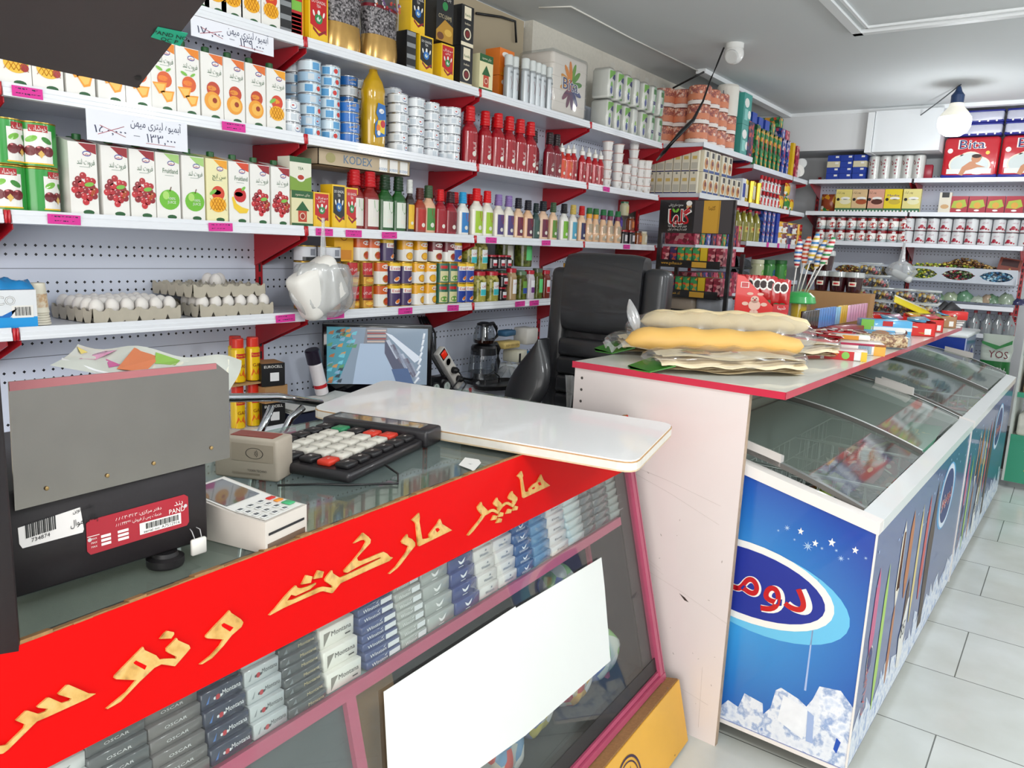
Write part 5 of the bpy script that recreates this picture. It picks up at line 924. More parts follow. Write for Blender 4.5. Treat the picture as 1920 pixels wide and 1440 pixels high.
for nme, pts, holes in LT:
    b = WB(); P3 = [onF(x, y, .014) for x, y in pts]; n = len(P3); cen = sum(P3, Vector())/n
    b.poly3(P3, GLD, nF*.004)
    for hpts in holes: b.poly3([onF(x, y, .0182) for x, y in hpts], RB)
    O(nme, b, dc)
# paper sheets on the glass
def sheet(pts, lab, o): 
    b = WB(); b.poly3([onF(x, y, o) for x, y in pts], M('#e4e7e3', .8, noise=.03, ns=4.), nF*.0012); O('paper_sheet', b, None, loc=Q, label=lab, cat='paper sheet')
sheet([(719, 1297), (966, 1137), (974, 1180), (984, 1379), (899, 1440), (733, 1560)], 'left blank white paper sheet taped on the counter glass', .003)
sheet([(967, 1140), (1127, 1045), (1133, 1100), (1144, 1239), (983, 1380), (974, 1200)], 'right blank white paper sheet taped on the counter glass', .002)
# cigarette packs
def pack(kind, w, h, dp):
    body, txtc, word, ex = {'ax': ('#e6e7e6', '#55595a', 'MAX', 0), 'os': ('#5d6062', '#d9dadb', 'OSCAR', 0), 'os2': ('#6f6c6b', '#d9dadb', 'OSCAR', 0), 'mb': ('#31384c', '#e8eaee', 'Montana', 1), 'ms': ('#bcc2c4', '#4a5054', 'Montana', 1), 'mk': ('#454a4d', '#c9b98a', 'Montana', 2),
        'mw': ('#efede4', '#3b3835', 'Montana', 3), 'wb': ('#38497e', '#f2f4f8', 'Winston', 4), 'wg': ('#a9ada8', '#f2f4f4', 'Winston', 4), 'gb': ('#a7aca9', '#f4f4f4', '', 5), 'bb': ('#2f3f80', '#f2f4fa', '', 5), 'ww': ('#e2dfdc', '#4d6078', 'Winston', 6), 'bw': ('#2e5688', '#e8eef6', 'Winston', 5), 'lb': ('#5f8aae', '#3f6a90', 'Camel', 0), 'ze': ('#e9e2dc', '#6b5f58', 'Esse', 0), 'pl': ('#c9d9dc', '#9fb4ba', '', 0), 'dg': ('#5b666a', '#8d999c', '', 0), 'sg': ('#8f9a98', '#b5bdbb', '', 0)}[kind]
    def fn():
        b = B().rbox(-w/2+.0004, -dp/2, .0003, w/2-.0004, dp/2, h-.0003, .0018, M(body, .22, coat=.8), 1); m = flat(-dp/2)
        if ex == 1: circ(b, m, -w*.12, h*.45, h*.16, M('#b8323c'), 1, 10); circ(b, m, -w*.19, h*.45, h*.09, M(txtc), 1, 8); circ(b, m, -w*.05, h*.45, h*.09, M(txtc), 1, 8); poly(b, m, [(-w*.4, h*.3), (-w*.3, h*.75), (-w*.34, h*.3)], M('#4a76b8' if kind == 'mb' else '#8d9498'), 1); txt(b, m, word, w*.2, h*.55, h*.42, M(txtc), 2, w=w*.44)
        elif ex == 2: txt(b, m, word, w*.2, h*.45, h*.5, M(txtc), 2, w=w*.42); poly(b, m, [(-w*.38, h*.25), (-w*.3, h*.75), (-w*.28, h*.25)], M('#7d8488'), 1)
        elif ex == 3: poly(b, m, [(-w*.4, h*.1), (-w*.4, h*.75), (-w*.2, h*.75)], M('#8f8a80'), 1); txt(b, m, word, w*.1, h*.58, h*.36, M(txtc), 2, w=w*.58); rect(b, m, w*.22, h*.2, w*.38, h*.27, M(txtc), 1)
        elif ex == 4: txt(b, m, word, -w*.14, h*.42, h*.6, M(txtc), 2, w=w*.46); rect(b, m, w*.14, h*.2, w*.47, h*.82, M('#e6e9ec'), 1); poly(b, m, [(-.0, h*.7), (w*.08, h*.95), (w*.03, h*.68)], M(txtc), 2)
        elif ex == 5: 
            poly(b, m, [(-w*.14, h*.72), (w*.0, h*.48), (w*.16, h*.75), (w*.1, h*.4), (w*.0, h*.3), (-w*.08, h*.42)], M(txtc), 2)
            if word: txt(b, m, word, 0, h*.22, h*.4, M(txtc), 2, w=w*.55)
            else: rect(b, m, -w*.1, h*.12, w*.1, h*.16, M(txtc), 1)
        elif ex == 6: txt(b, m, word, w*.02, h*.4, h*.36, M(txtc), 2, w=w*.46); poly(b, m, [(w*.06, h*.66), (w*.12, h*.82), (w*.14, h*.64)], M(txtc), 2)
        elif word: txt(b, m, word, 0, h*.48, h*.3, M(txtc), 2, w=w*.42)
        return [('pack', b)]
    return proto(('pk', kind, round(w, 3), h), fn)
pk_rz = LW + math.atan2(-dD.x, dD.y)
PN = {'ax': 'white', 'os': 'dark grey OSCAR', 'os2': 'brownish grey OSCAR', 'mb': 'navy Montana', 'ms': 'silver Montana', 'mk': 'charcoal Montana', 'mw': 'white Montana', 'wb': 'blue Winston', 'wg': 'grey Winston', 'gb': 'grey bird emblem', 'bb': 'navy bird emblem', 'ww': 'white Winston', 'bw': 'mid blue Winston', 'lb': 'light blue', 'ze': 'cream', 'pl': 'pale icy', 'dg': 'slate grey', 'sg': 'silver grey'}
PN = {k: v.replace('Montana ', '').replace('OSCAR', 'plain').replace('navy Montana', 'navy crest').replace('silver Montana', 'silver crest').replace('charcoal Montana', 'thin charcoal').replace('white Montana', 'white triangle marked').replace('Winston', 'white lettered') for k, v in PN.items()}
PN['ww'] = 'white bird marked'
pc = [(84, 190, .024, 'ax'), (190, 300, .021, 'os'), (300, 398, .021, 'os2'), (398, 476, .0285, 'mb'), (478, 542, .0285, 'ms'), (544, 614, .017, 'mk'), (618, 681, .039, 'mw'), (690, 754, .0168, 'wb'), (756, 803, .0185, 'wg'), (806, 855, .0315, 'gb'), (857, 901, .0305, 'bb'), (903, 937, .0285, 'ww'), (939, 972, .0285, 'ww'), (974, 1004, .026, 'bw'), (1006, 1035, .026, 'lb'), (1037, 1067, .026, 'ze'), (1069, 1097, .0215, 'pl'), (1099, 1119, .0215, 'dg'), (1121, 1146, .021, 'dg'), (1148, 1169, .0215, 'sg')]
for ci, (a, c, h, kd) in enumerate(pc):
    s0, s1 = sF(a, .746, -.014), sF(c, .746, -.014); w_ = (s1-s0)
    n = int(.165/h)+1; n = min(n, {'mw': 4, 'wb': 9, 'wg': 7}.get(kd, n))
    pr = pack(kd, w_, h, .085)
    for k in range(n):
        z = .7425+k*h; f = F((s0+s1)/2, z+h*.5, -.014); off = -OUT*(.0425+random.uniform(0, .003))
        if kd == 'ms' or kd == 'mb': off = -OUT*.0425
        put('cigarette_pack', pr, (f.x+off.x, f.y+off.y, z), '%s cigarette pack, %s column from the left, %s from the bottom' % (PN[kd], o_(ci), o_(k)), 'cigarette pack', pk_rz+random.uniform(-.02, .02), 'cigarette packs in the display counter')
# bags of goods in the lower compartment
BG = [('#7f8fc0', '#cfd8cf', '#8fc07a'), ('#b8c4a0', '#d77a8a', '#5a6ab0'), ('#cbbfa0', '#e0b04a', '#c23a3a'), ('#9aa4c8', '#d9cf6a', '#6a80c8'), ('#c9c4b4', '#6f9ac0', '#d6504a'), ('#a9b59a', '#e4e4de', '#7a9a5a')]
for i, (s, z, r) in enumerate([(-.2, .33, .09), (-.19, .45, .08), (-.36, .32, .08), (-.55, .32, .085), (-.74, .3, .08), (-.95, .31, .085), (-.3, .56, .07)]):
    c = F(s, z, 0)-OUT*(.12 + .02*i % .04); bm = B(); cs = BG[i % 6]; mt = ramp_mat('snack_bag_%d' % (i % 6), ['#b9bdbb', cs[0], cs[1], cs[2], '#e3e5e2'], 26, 'voronoi', .25)
    bm.grid(lambda u, v: tuple(Vector((r*(1+.14*sin(u*25+i)+.1*sin(v*19+i*2))*sin(pi*v)*cos(2*pi*u), r*.7*(1+.12*sin(u*31))*sin(pi*v)*sin(2*pi*u), r*.95*cos(pi*v)))), 28, 16, mt)
    O('snack_bag', bm, None, c, pk_rz, label='crumpled coloured snack bag in the lower counter compartment, %s from the corner post' % o_(i), cat='snack bag', group='snack bags in the counter')
# ================= white board resting on the counter =================
bc = [atz(582, 765, 1.066), atz(722, 712, 1.066), atz(1265, 795, 1.066), atz(1192, 868, 1.066)]
def rounded(pts, r, n=4):
    out = []; N = len(pts)
    for i in range(N):
        p, a, c = pts[i], pts[i-1], pts[(i+1) % N]; u = (a-p).normalized(); v = (c-p).normalized()
        for k in range(n+1): t = k/n; out.append((p+u*r)*(1-t)**2 + p*2*t*(1-t) + (p+v*r)*t**2)
    return out
qb = Vector((-1.3, 1.75, 1.038)); bo = E('white_board', 'white laminated board with worn wooden edges lying across the counter', 'board', qb)
rp = rounded(bc, .045); b = WB(qb); b.poly3([Vector((p.x, p.y, 1.0385)) for p in rp], M('#d9c3a0', .7, noise=.25, ns=60.), (0, 0, .004)); b.poly3([Vector((p.x, p.y, 1.0425)) for p in rp], M('#e9e4da', .5, noise=.15, ns=40.), (0, 0, .018)); b.poly3([Vector((p.x, p.y, 1.0605)) for p in rp], M('#c49a68', .7, noise=.3, ns=80.), (0, 0, .003))
O('board_core', b, bo); cen = sum(rp, Vector())/len(rp); b = WB(qb); b.poly3([Vector((cen.x+(p.x-cen.x)*.996, cen.y+(p.y-cen.y)*.994, 1.0635)) for p in rp], M('#f6f7f7', .3, coat=.4), (0, 0, .0035)); O('laminate_top', b, bo)
# ================= weighing scale =================
sq = Vector((-1.25, .5, 1.035)); PB = M('#221d20', .5, noise=.25, ns=150.)
sc_ = E('weighing_scale', 'black shop scale with steel pan and pole display on the glass counter', 'scale', sq)
b = WB(sq); xf = -1.088
O('scale_body', b.rbox(xf-.33, .355, 1.055, xf, .679, 1.205, .004, PB, 1), sc_)
pl_ = [atx(x, y, xf+.012) for x, y in ((16, 716), (405, 681), (429, 700), (431, 858), (28, 958))]; 
STL = M('#a5a09a', .16, m=.92, noise=.12, ns=14.)
b = WB(sq); b.poly3(pl_, STL, (-.0025, 0, 0)); O('steel_pan_side', b, sc_)
b = WB(sq); t0, t1 = pl_[0], pl_[1]; b.poly3([t0+Vector((.001, 0, 0)), t1+Vector((.001, 0, 0)), t1+Vector((.001, 0, -.009)), t0+Vector((.001, 0, -.012))], M('#a8686c', .35)); O('pan_rim_reflection', b, sc_)  # pinkish reflection along the pan's top edge, painted as a coloured strip
for px, py in ((88, 916), (202, 892), (289, 869), (397, 840)): c = atx(px, py, xf+.0135); b = WB(sq); b.ell(c, (.0015, .003, .003), M('#a58a5a', .4, m=.6), 8, 5); O('rivet', b, sc_)
for (px, py) in ((310, 1050),): c = atz(px, py, 1.04); b = WB(sq); b.lathe([(.027, 0), (.028, .003), (.028, .013), (.02, .016), (.018, .022)], M('#161416', .5), 24, c.x, c.y, z=1.033); O('levelling_foot', b, sc_)
def plate_on(pxs, X, th=.001): return [atx(x, y, X) for x, y in pxs]
b = WB(sq); X = xf+.0008; b.poly3(plate_on(((33, 990), (150, 951), (157, 992), (155, 998), (42, 1028), (36, 1020)), X), M('#eee9e6', .5), (.0006, 0, 0)); 
def fr(px0, px1, pxu, X, nv=(1, 0, 0)):
    o = atx(*px0, X); return frame(o, atx(*px1, X)-o, Vector((0, 0, 1)), nv)
m = fr((70, 1003), (150, 977), None, X+.001); 
for i in range(16): rect(b, m, -.014+i*.0024, .0, -.014+i*.0024+(.0013 if i % 3 else .0019), .02, BLK, 1)
txt(b, m, '734874', .004, -.005, .008, BLK, 1); txt(b, m, 'پلاک اموال', .062, -.001, .013, BLK, 1, w=.038); txt(b, m, 'پرداخت نوین', .062, .017, .009, BLK, 1, w=.03)
O('asset_sticker', b, sc_)
b = WB(sq); SR = M('#a8182c', .3, coat=.4); b.poly3(plate_on(((161, 982), (168, 975), (345, 927), (352, 931), (354, 978), (350, 985), (170, 1040), (163, 1034)), X), SR, (.0007, 0, 0)); o = atx(161, 1037, X+.001); m = frame(o, atx(353, 982, X+.001)-o, Vector((0, 0, 1)), (1, 0, 0))
Lp = (atx(353, 982, X)-o).length; txt(b, m, 'PAND', Lp*.88, .027, .011, WH, 1, w=.026); txt(b, m, 'پند', Lp*.9, .039, .013, WH, 1); txt(b, m, 'دفتر مرکزی: ۸۸۵۳۰۳۵۳', Lp*.5, .038, .007, WH, 1, w=.07); txt(b, m, 'خدمات پس از فروش: ۸۸۵۳۴۳۶۶', Lp*.5, .029, .0065, WH, 1, w=.07)
rect(b, m, Lp*.5, .004, Lp*.92, .022, WH, 1); 
for i in range(22): rect(b, m, Lp*.56+i*.0024, .011, Lp*.56+i*.0024+(.0012 if i % 3 else .0018), .02, BLK, 2)
txt(b, m, 'serial no: A7512916', Lp*.72, .0075, .0065, BLK, 2, w=.058); rect(b, m, .003, .022, .02, .023, WH, 1)
for i in range(3): rect(b, m, .022, .004+i*.006, .036, .008+i*.006, WH, 1); rect(b, m, .046, .004+i*.006, .062, .008+i*.006, WH, 1); txt(b, m, 'MAX', .012, .006+i*.006, .004, WH, 1)
for u, v in ((.006, .018), (Lp*.97, .031)): circ(b, m, u, v, .003, M('#c9c9c9', .3), 2, 10)
O('maker_plate', b, sc_)
c = atx(372, 1022, xf+.012); b = WB(sq); b.rbox(c.x-.003, c.y-.013, c.z-.015, c.x+.004, c.y+.013, c.z+.012, .002, M('#e8e5de', .5), 1); b.tube([c+Vector((0, -.006, .012)), c+Vector((-.004, -.008, .024)), c+Vector((-.014, -.006, .026))], .0008, M('#bdbdbd'), 5); b.tube([c+Vector((0, .006, .012)), c+Vector((-.004, .006, .024)), c+Vector((-.014, .004, .026))], .0008, M('#bdbdbd'), 5); O('seal_tag', b, sc_)
yc = yat(45, -.992, 1.0); b = WB(sq); b.rbox(-1.085, yc-.16, 1.002, -.992, yc, 1.86, .004, PB, 1); O('pole', b, sc_)
C = atx(258, 165, -.93); D_ = aty(392, -8, C.y); e2 = (D_-C); e1 = aty(0, 121, .30); e1 = Vector((0, -1, .02)).normalized()
b = WB(sq); HEADM = M('#3a3638', .45, noise=.06, ns=60.)
nrm = e2.cross(e1).normalized(); nrm = nrm if nrm.z > 0 else -nrm
T2 = e2*2.2
b.poly3([C, C+e1*.5, C+e1*.5+T2, C+T2], HEADM, nrm*.035); O('display_head', b, sc_)
b = WB(sq); q1, q2, q3, q4 = [None]*4
def on_head(px, py):
    r = ray(px, py); p0 = C-nrm*.0006-Vector((0, 0, H)); t = nrm.dot(p0)/nrm.dot(r); return r*t+Vector((0, 0, H))
b.poly3([on_head(x, y) for x, y in ((283, 69), (296, 50), (352, 62), (337, 86))], M('#1fa583', .4), -nrm*.0005); o = on_head(318, 70); m = frame(o-nrm*.0008, on_head(345, 76)-on_head(300, 66), on_head(322, 56)-on_head(316, 80), -nrm); txt(b, m, 'PAND NO\nQC P', 0, .0, .0085, BLK, 1); O('quality_sticker', b, sc_)
b = WB(sq); c = on_head(259, 146); b.add([c+e1*.004*cos(a*pi/6)+(e2.normalized())*.004*sin(a*pi/6)-nrm*.0004 for a in range(12)], [tuple(range(12))], BLK); O('screw_hole', b, sc_)
# bag lying on the pan
def bagpt(px, py, X): return atx(px, py, X)
pbq = bagpt(260, 700, -1.24); ppb = E('fruit_print_bag', 'shiny fruit printed plastic bag lying on the scale pan', 'plastic bag', pbq)
b = WB(pbq); P_ = [bagpt(93, 685, -1.16), bagpt(145, 645, -1.24), bagpt(450, 673, -1.24), bagpt(428, 740, -1.16)]
def bq(u, v, o=0.):
    p = (P_[0]*(1-u)+P_[3]*u)*(1-v)+(P_[1]*(1-u)+P_[2]*u)*v; return p+Vector((.012*sin(u*6+v*3)+o, 0, .006*sin(u*13)*sin(v*5)))
b.grid(lambda u, v: bq(u, v), 20, 8, M('#c9cbc2', .3, coat=.5, noise=.12, ns=20.))
mq = lambda u, v, k: bq(min(1, max(0, u)), min(1, max(0, v)), .0012*k)
for pts, c, k in (([(.08, .3), (.16, .95), (.24, .9), (.16, .35)], '#c9418a', 1), ([(.24, .25), (.2, .5), (.3, .45)], '#c9418a', 1), ([(.28, .3), (.34, .92), (.5, .8), (.46, .3)], '#d97b4e', 1), ([(.36, .35), (.4, .75), (.47, .7), (.44, .35)], '#efa53a', 2), ([(.5, .55), (.46, .92), (.6, .88), (.62, .55)], '#8bb84a', 1), ([(.5, .3), (.5, .5), (.95, .35), (.9, .9), (.62, .85)], '#e6e2cf', 1), ([(.05, .6), (.0, .9), (.07, .8)], '#e8c51c', 2)): poly(b, mq, pts, M(c, .2, coat=.8), k)
O('bag_skin', b, ppb); b = WB(pbq); b.tube([bq(.0, .3), bq(.2, .05), bq(.5, -.05)], .003, M('#e8e8e8', .3), 6); O('bag_seam', b, ppb)
# ================= card terminals, calculator, sticker =================
c0, c1, c2 = atz(497, 978, 1.088), atz(575, 944, 1.088), atz(391, 934, 1.088)
ax = (c1-c0).normalized(); rzt = math.atan2(ax.y, ax.x); wT = (c1-c0).length; ay = Vector((-ax.y, ax.x, 0))
PW = M('#d5cdc4', .4, noise=.08, ns=25.)
pt = E('card_terminal', 'white handheld card terminal with screen and keypad next to the scale', 'card terminal', ((c0.x+c1.x)/2, (c0.y+c1.y)/2, 1.031), rzt)
b = B(); LN = .19; prof = [(0, .0), (0, .055), (.07, .058), (.19, .075), (.19, .0)]
hw = wT/2; b.add([(sx, y, z) for sx in (-hw, hw) for y, z in prof], [(0, 4, 3, 2, 1), (5, 6, 7, 8, 9)]+[(i, (i+1) % 5, 5+(i+1) % 5, 5+i) for i in range(5)], PW); O('terminal_body', b, pt)
b = B(); b.add([(-hw*.9, .004, .0563), (hw*.9, .004, .0563), (hw*.9, .07, .0592), (hw*.9, .186, .0758), (-hw*.9, .186, .0758), (-hw*.9, .07, .0592)], [(0, 1, 2, 5), (5, 2, 3, 4)], M('#ecebe6', .35, coat=.3)); O('face_plate', b, pt)
b = B(); b.add([(-hw*.8, .092, .0632), (hw*.72, .092, .0632), (hw*.72, .18, .0757), (-hw*.8, .18, .0757)], [(0, 1, 2, 3)], M('#4b5158', .06, coat=1.)); O('screen', b, pt)
for r in range(4):
    for c in range(4):
        x = -hw*.72+c*hw*.47; y = .014+r*.0175; col = '#3c4650'
        if c == 3: 
            if r == 0: continue
            col = ('', '#45b277', '#e8902c', '#d1302a')[r]
        zk = .0568+y*.035; bb = B().rbox(x-.0065, y-.0055, zk, x+.0065+(0 if c < 3 or r != 1 else .0), y+.0055+(.0 if c < 3 or r != 1 else .0), zk+.002, .0012, M('#f2f2ef', .4), 1) if c < 3 else B().rbox(x-.008, y-(.014 if r == 1 else .0055), zk, x+.0085, y+.0055, zk+.0025, .0012, M(col, .4), 1)
        if c < 3: rect(bb, lambda u, v, k: (u, v, zk+.0022), x-.0045, y-.0035, x+.0045, y+.0035, M(col), 1); txt(bb, lambda u, v, k: (u, v, zk+.0026), '147*2580369#'[(c*4+3-r) % 12], x, y, .006, WH, 1)
        O('key', bb, pt)
O('card_slot', B().box(-hw*.85, -.0012, .03, hw*.85, .001, .034, BLK).box(-hw*.9, -.0006, .004, hw*.9, .001, .016, M('#6e5a4c')), pt)
c0, c1 = atz(428, 893, 1.034), atz(516, 903, 1.034); ax = (c1-c0).normalized(); rz2 = math.atan2(ax.y, ax.x); w2 = (c1-c0).length
p2 = E('card_reader', 'grey contactless card reader behind the white card terminal', 'card reader', ((c0.x+c1.x)/2, (c0.y+c1.y)/2, 1.031), rz2)
GM = M('#b5aa9a', .5, noise=.1, ns=30.); b = B().rbox(-w2*.8, 0, 0, w2*.55, .07, .092, .006, GM, 2); m = flat(-.0006, .01); rect(b, m, -w2*.5, .042, w2*.38, .08, M('#a89c8b', .5), 1)
for i in range(3): ring(b, m, -.005, .06, .004+.003*i, .005+.003*i, BLK, 2, 1, 8, -.8, .8)
ring(b, m, -.002, .06, .019, .0205, BLK, 2, .6, 20); txt(b, m, 'TOSAN TECHNO', .004, .022, .007, BLK, 2, w=.045); rect(b, m, .0-w2*.5, .012, .01, .016, M('#8a7f70'), 1); O('reader_body', b, p2)
O('red_top', B().box(-w2*.5, .012, .0915, w2*.4, .055, .0935, M('#8a3a30', .4)), p2)
K0, K1, K3 = atz(655, 905, 1.04), atz(822, 824, 1.04), atz(432, 862, 1.04)
ax = (K1-K0); Lc = ax.length; ax.normalize(); rzk = math.atan2(ax.y, ax.x); dK = abs((K3-K0).cross(ax).length)
cal = E('desk_calculator', 'large black desk calculator with white, black and red keys', 'calculator', (K0.x, K0.y, 1.031), rzk)
BK2 = M('#222024', .4, coat=.2); b = B().rbox(0, 0, .004, Lc*.8, dK*.95, .028, .008, BK2, 2); b.add([(0.01, .005, .0285), (Lc*.78, .005, .0285), (Lc*.78, dK*.93, .0285), (.01, dK*.93, .0285)], [(0, 1, 2, 3)], M('#2c2a2c', .35)); O('calculator_body', b, cal)
O('display_bar', B().rbox(Lc*.8, -.01, .004, Lc*1.0, dK*.93, .05, .008, BK2, 2).box(Lc*.84, .02, .0495, Lc*.95, dK*.85, .0515, M('#6b7274', .1, coat=1.)), cal)
kc = Lc*.74/6; kr = dK*.86/6
for r in range(6):
    for c in range(6):
        x = .02+c*kc; y = .016+r*kr; col = '#dcd8cc' if (1 <= c <= 4 and 1 <= r <= 4) else '#1c1b1e'
        if (c, r) == (0, 1) or (c, r) == (5, 1) or (c, r) == (5, 2): col = '#d93a26'
        if (c, r) == (5, 4): col = '#2f8a5c'
        bb = B().rbox(x, y, .028, x+kc*.8, y+kr*.74, .041, .003, M(col, .4), 1); txt(bb, lambda u, v, k: (u, v, .0414), '789456123C0/%*-+=M'[(r*6+c) % 18], x+kc*.4, y+kr*.36, .014, M('#8a8780') if col == '#dcd8cc' else WH, 1, rot=-pi/2); O('key', bb, cal)
a0, a1_ = atz(520, 910, 1.034), atz(728, 890, 1.034)
O('cable', B().tube([a0, a0+Vector((.05, .06, 0)), (a0+a1_)/2+Vector((.05, .0, 0)), a1_+Vector((.06, -.03, 0)), a1_+Vector((.02, .01, .004)), a1_+Vector((-.03, .02, .012))], .0025, BLK, 6), label='thin black cable curving over the counter glass by the calculator', cat='cable')
st = [atz(x, y, 1.0322) for x, y in ((860, 872), (872, 858), (898, 862), (902, 868), (888, 884), (881, 880))]
b = B(); b.poly3(st, M('#eceae6', .6), (0, 0, .0006)); m = frame(atz(882, 870, 1.0331), dD, -OUT, (0, 0, 1)); txt(b, m, 'λ', .0, .0, .012, BLK, 1); O('torn_sticker', b, label='small torn white sticker on the counter glass near the name board', cat='sticker')
# ================= white counter with red edging =================
CRZ = radians(-1.4); cq = Vector((-.632, 2.20, 0))
def CL(x, y, z=0.): return cq + Matrix.Rotation(CRZ, 3, 'Z') @ Vector((x, y, z))
ZC = 1.1685
def _solve(px, base, d): a = (px-960)/FP; q = base-Vector((0, 0, H)); return -(q.dot(CR)-a*q.dot(CW))/(d.dot(CR)-a*d.dot(CW))
def cposy(px, y, z=ZC): return CL(_solve(px, CL(0, y, z), Vector((cos(CRZ), sin(CRZ), 0))), y, z)
def cpos(px, lx, z=ZC):
    t = _solve(px, CL(lx, 0, z), Vector((-sin(CRZ), cos(CRZ), 0))); return cposy(px, 3.12, z) if t > 3.12 else CL(lx, t, z)
LAM = M('#e4d9d6', .35, coat=.3, noise=.04, ns=5.); REDE = M('#c8143c', .3, coat=.5)
wc = E('shop_counter', 'white laminate counter with crimson top edging holding bread and sweets', 'counter', cq, CRZ)
TW, TL = .72, 3.25
O('counter_top', B().box(-TW, 0, 1.149, 0, TL, 1.168, M('#e4e5dc', .3, coat=.4, noise=.03)), wc)
O('red_edging', B().box(-TW-.002, -.002, 1.148, .002, 0, 1.1695, REDE).box(0, -.002, 1.148, .002, TL, 1.1695, REDE), wc)
en = B().box(-TW+.005, .006, 0, -.105, .026, 1.148, LAM); m = flat(.006)
for z_ in (1.115, 1.075, 1.035): circ(en, m, -TW+.035+.0*z_, z_, .005, M('#4a4440'), 1, 10)
en.box(-.1054, .006, 0, -.104, .026, 1.148, M('#b7a08a', .8, noise=.3, ns=40.))
poly(en, m, [(-.27, .47), (-.25, .462), (-.235, .45), (-.25, .452)], M('#3a2f28'), 1)
for a_ in (((-.52, .86), (-.16, .79)), ((-.5, .84), (-.16, .73)), ((-.44, .56), (-.34, .53)), ((-.44, .55), (-.33, .515)), ((-.42, .52), (-.1, .42)), ((-.35, .16), (-.14, .13)), ((-.17, .25), (-.165, .04)), ((-.6, .3), (-.35, .26))): en.tube([m(a_[0][0], a_[0][1], 1), m((a_[0][0]+a_[1][0])/2, (a_[0][1]+a_[1][1])/2+.006, 1), m(a_[1][0], a_[1][1], 1)], .00025, M('#b8aca6', .9), 4)
for i in range(26):
    u, v = random.uniform(-.6, -.12), random.uniform(.1, .9); circ(en, m, u, v, random.uniform(.002, .005), M('#b5aaa4', .9), 1, 7, .4, random.random()*3)
O('end_panel', en, wc)
O('side_board', B().box(-.50, .03, 0, -.485, 3.2, 1.148, M('#c9b9a4', .6)), wc); O('inner_shelf', B().box(-TW+.01, .03, .55, -.51, 3.2, .57, LAM), wc); O('far_end_panel', B().box(-TW+.005, 3.2, 0, -.45, 3.22, 1.148, M('#b9a68c', .6)), wc)
for px in (1622, 1722): 
    y = _solve(px, CL(-.46, 0, 1.07), Vector((-sin(CRZ), cos(CRZ), 0))); pb_ = B().box(-.485, y, .6, -.46, y+.12, 1.148, M('#ddd0c2', .6)); circ(pb_, lambda u, v, k: (-.4595, u, v), y+.06, 1.08, .008, BLK, 1, 8); O('support_post', pb_, wc)
# ================= ice cream chest freezers =================
def fr_art_end(b, m, w, h0, h1):   # printed near end, u from 0 (aisle) to -w
    rr = random.Random(9)
    for (x, z, s) in ((-.02, .72, .006), (-.05, .735, .012), (-.065, .705, .004), (-.085, .7, .01), (-.1, .72, .006), (-.115, .74, .014), (-.14, .715, .006), (-.16, .725, .012), (-.18, .71, .016), (-.205, .75, .012), (-.22, .72, .005), (-.245, .75, .01), (-.27, .735, .005)):
        if s > .011 and rr.random() < .6: poly(b, m, [(x+s*(1 if k % 2 == 0 else .42)*sin(k*pi/5)*.8, z+s*(1 if k % 2 == 0 else .42)*cos(k*pi/5)) for k in range(10)], WH, 2)
        else:
            for k in range(4): a = k*pi/4; poly(b, m, [(x+s*cos(a), z+s*sin(a)), (x+s*.12*sin(a), z-s*.12*cos(a)), (x-s*cos(a), z-s*sin(a)), (x-s*.12*sin(a), z+s*.12*cos(a))], M('#b9d6f2'), 2)
def end_mat():
    t = bpy.data.materials.new('printed_blue'); t.use_nodes = True; nt = t.node_tree; b = nt.nodes['Principled BSDF']; b.inputs['Roughness'].default_value = .3; b.inputs['Coat Weight'].default_value = .4
    tc = nt.nodes.new('ShaderNodeTexCoord'); mp = nt.nodes.new('ShaderNodeMapping'); mp.inputs['Location'].default_value = (.42, 0, -.50); mp.inputs['Scale'].default_value = (1.9, 0.01, 2.3)
    mp.inputs['Location'].default_value = (.42*1.9, 0, -.46*2.3)
    gr = nt.nodes.new('ShaderNodeTexGradient'); gr.gradient_type = 'SPHERICAL'; cr = nt.nodes.new('ShaderNodeValToRGB')
    cr.color_ramp.elements[0].color = rgb('#1446a6'); cr.color_ramp.elements[1].color = rgb('#3f9fe0'); cr.color_ramp.elements[1].position = .85
    nt.links.new(tc.outputs['Object'], mp.inputs[0]); nt.links.new(mp.outputs[0], gr.inputs[0]); nt.links.new(gr.outputs[0], cr.inputs[0]); nt.links.new(cr.outputs[0], b.inputs['Base Color']); return t
ICE = ramp_mat('printed_ice', ['#5f86c4', '#b4c4e0', '#dfe5ef', '#e8edf5', '#93a9d0', '#dde4f0', '#6f8fc8'], 22, 'noise', .3); ICE2 = ramp_mat('printed_ice_dark', ['#4a68a8', '#c4d2ea', '#f0f4fa', '#8fa8d4', '#dfe6f0'], 22, 'noise', .3)
EM = end_mat(); SIDEB = M('#2f4a8c', .3, coat=.5); RIM = M('#dfe3e2', .3, coat=.3); RIMW = M('#efe9e4', .35, coat=.3); LIDG = glassy('lid_glass', '#dfe9e4', .06, .05, fk=.45, opac=.13, white='#9fb0a6'); ALU = M('#9ba09f', .35, m=.6)
def logo(b, m, u, v, s, k=2, word='دومینو', sx=1.):
    circ(b, m, u+.05*s, v-.02*s, .30*s, M('#6cc3ea'), k, 36, .5, -.08); circ(b, m, u, v, .30*s, WH, k+1, 36, .47, -.06); circ(b, m, u, v, .272*s, M('#1c2f94'), k+2, 36, .43, -.06)
    txt(b, m, word, u, v+.012*s, .17*s, WH, k+3, w=.47*s, rot=-.05, off=.03); txt(b, m, word, u, v+.012*s, .17*s, RED, k+4, w=.43*s, rot=-.05, off=.012)
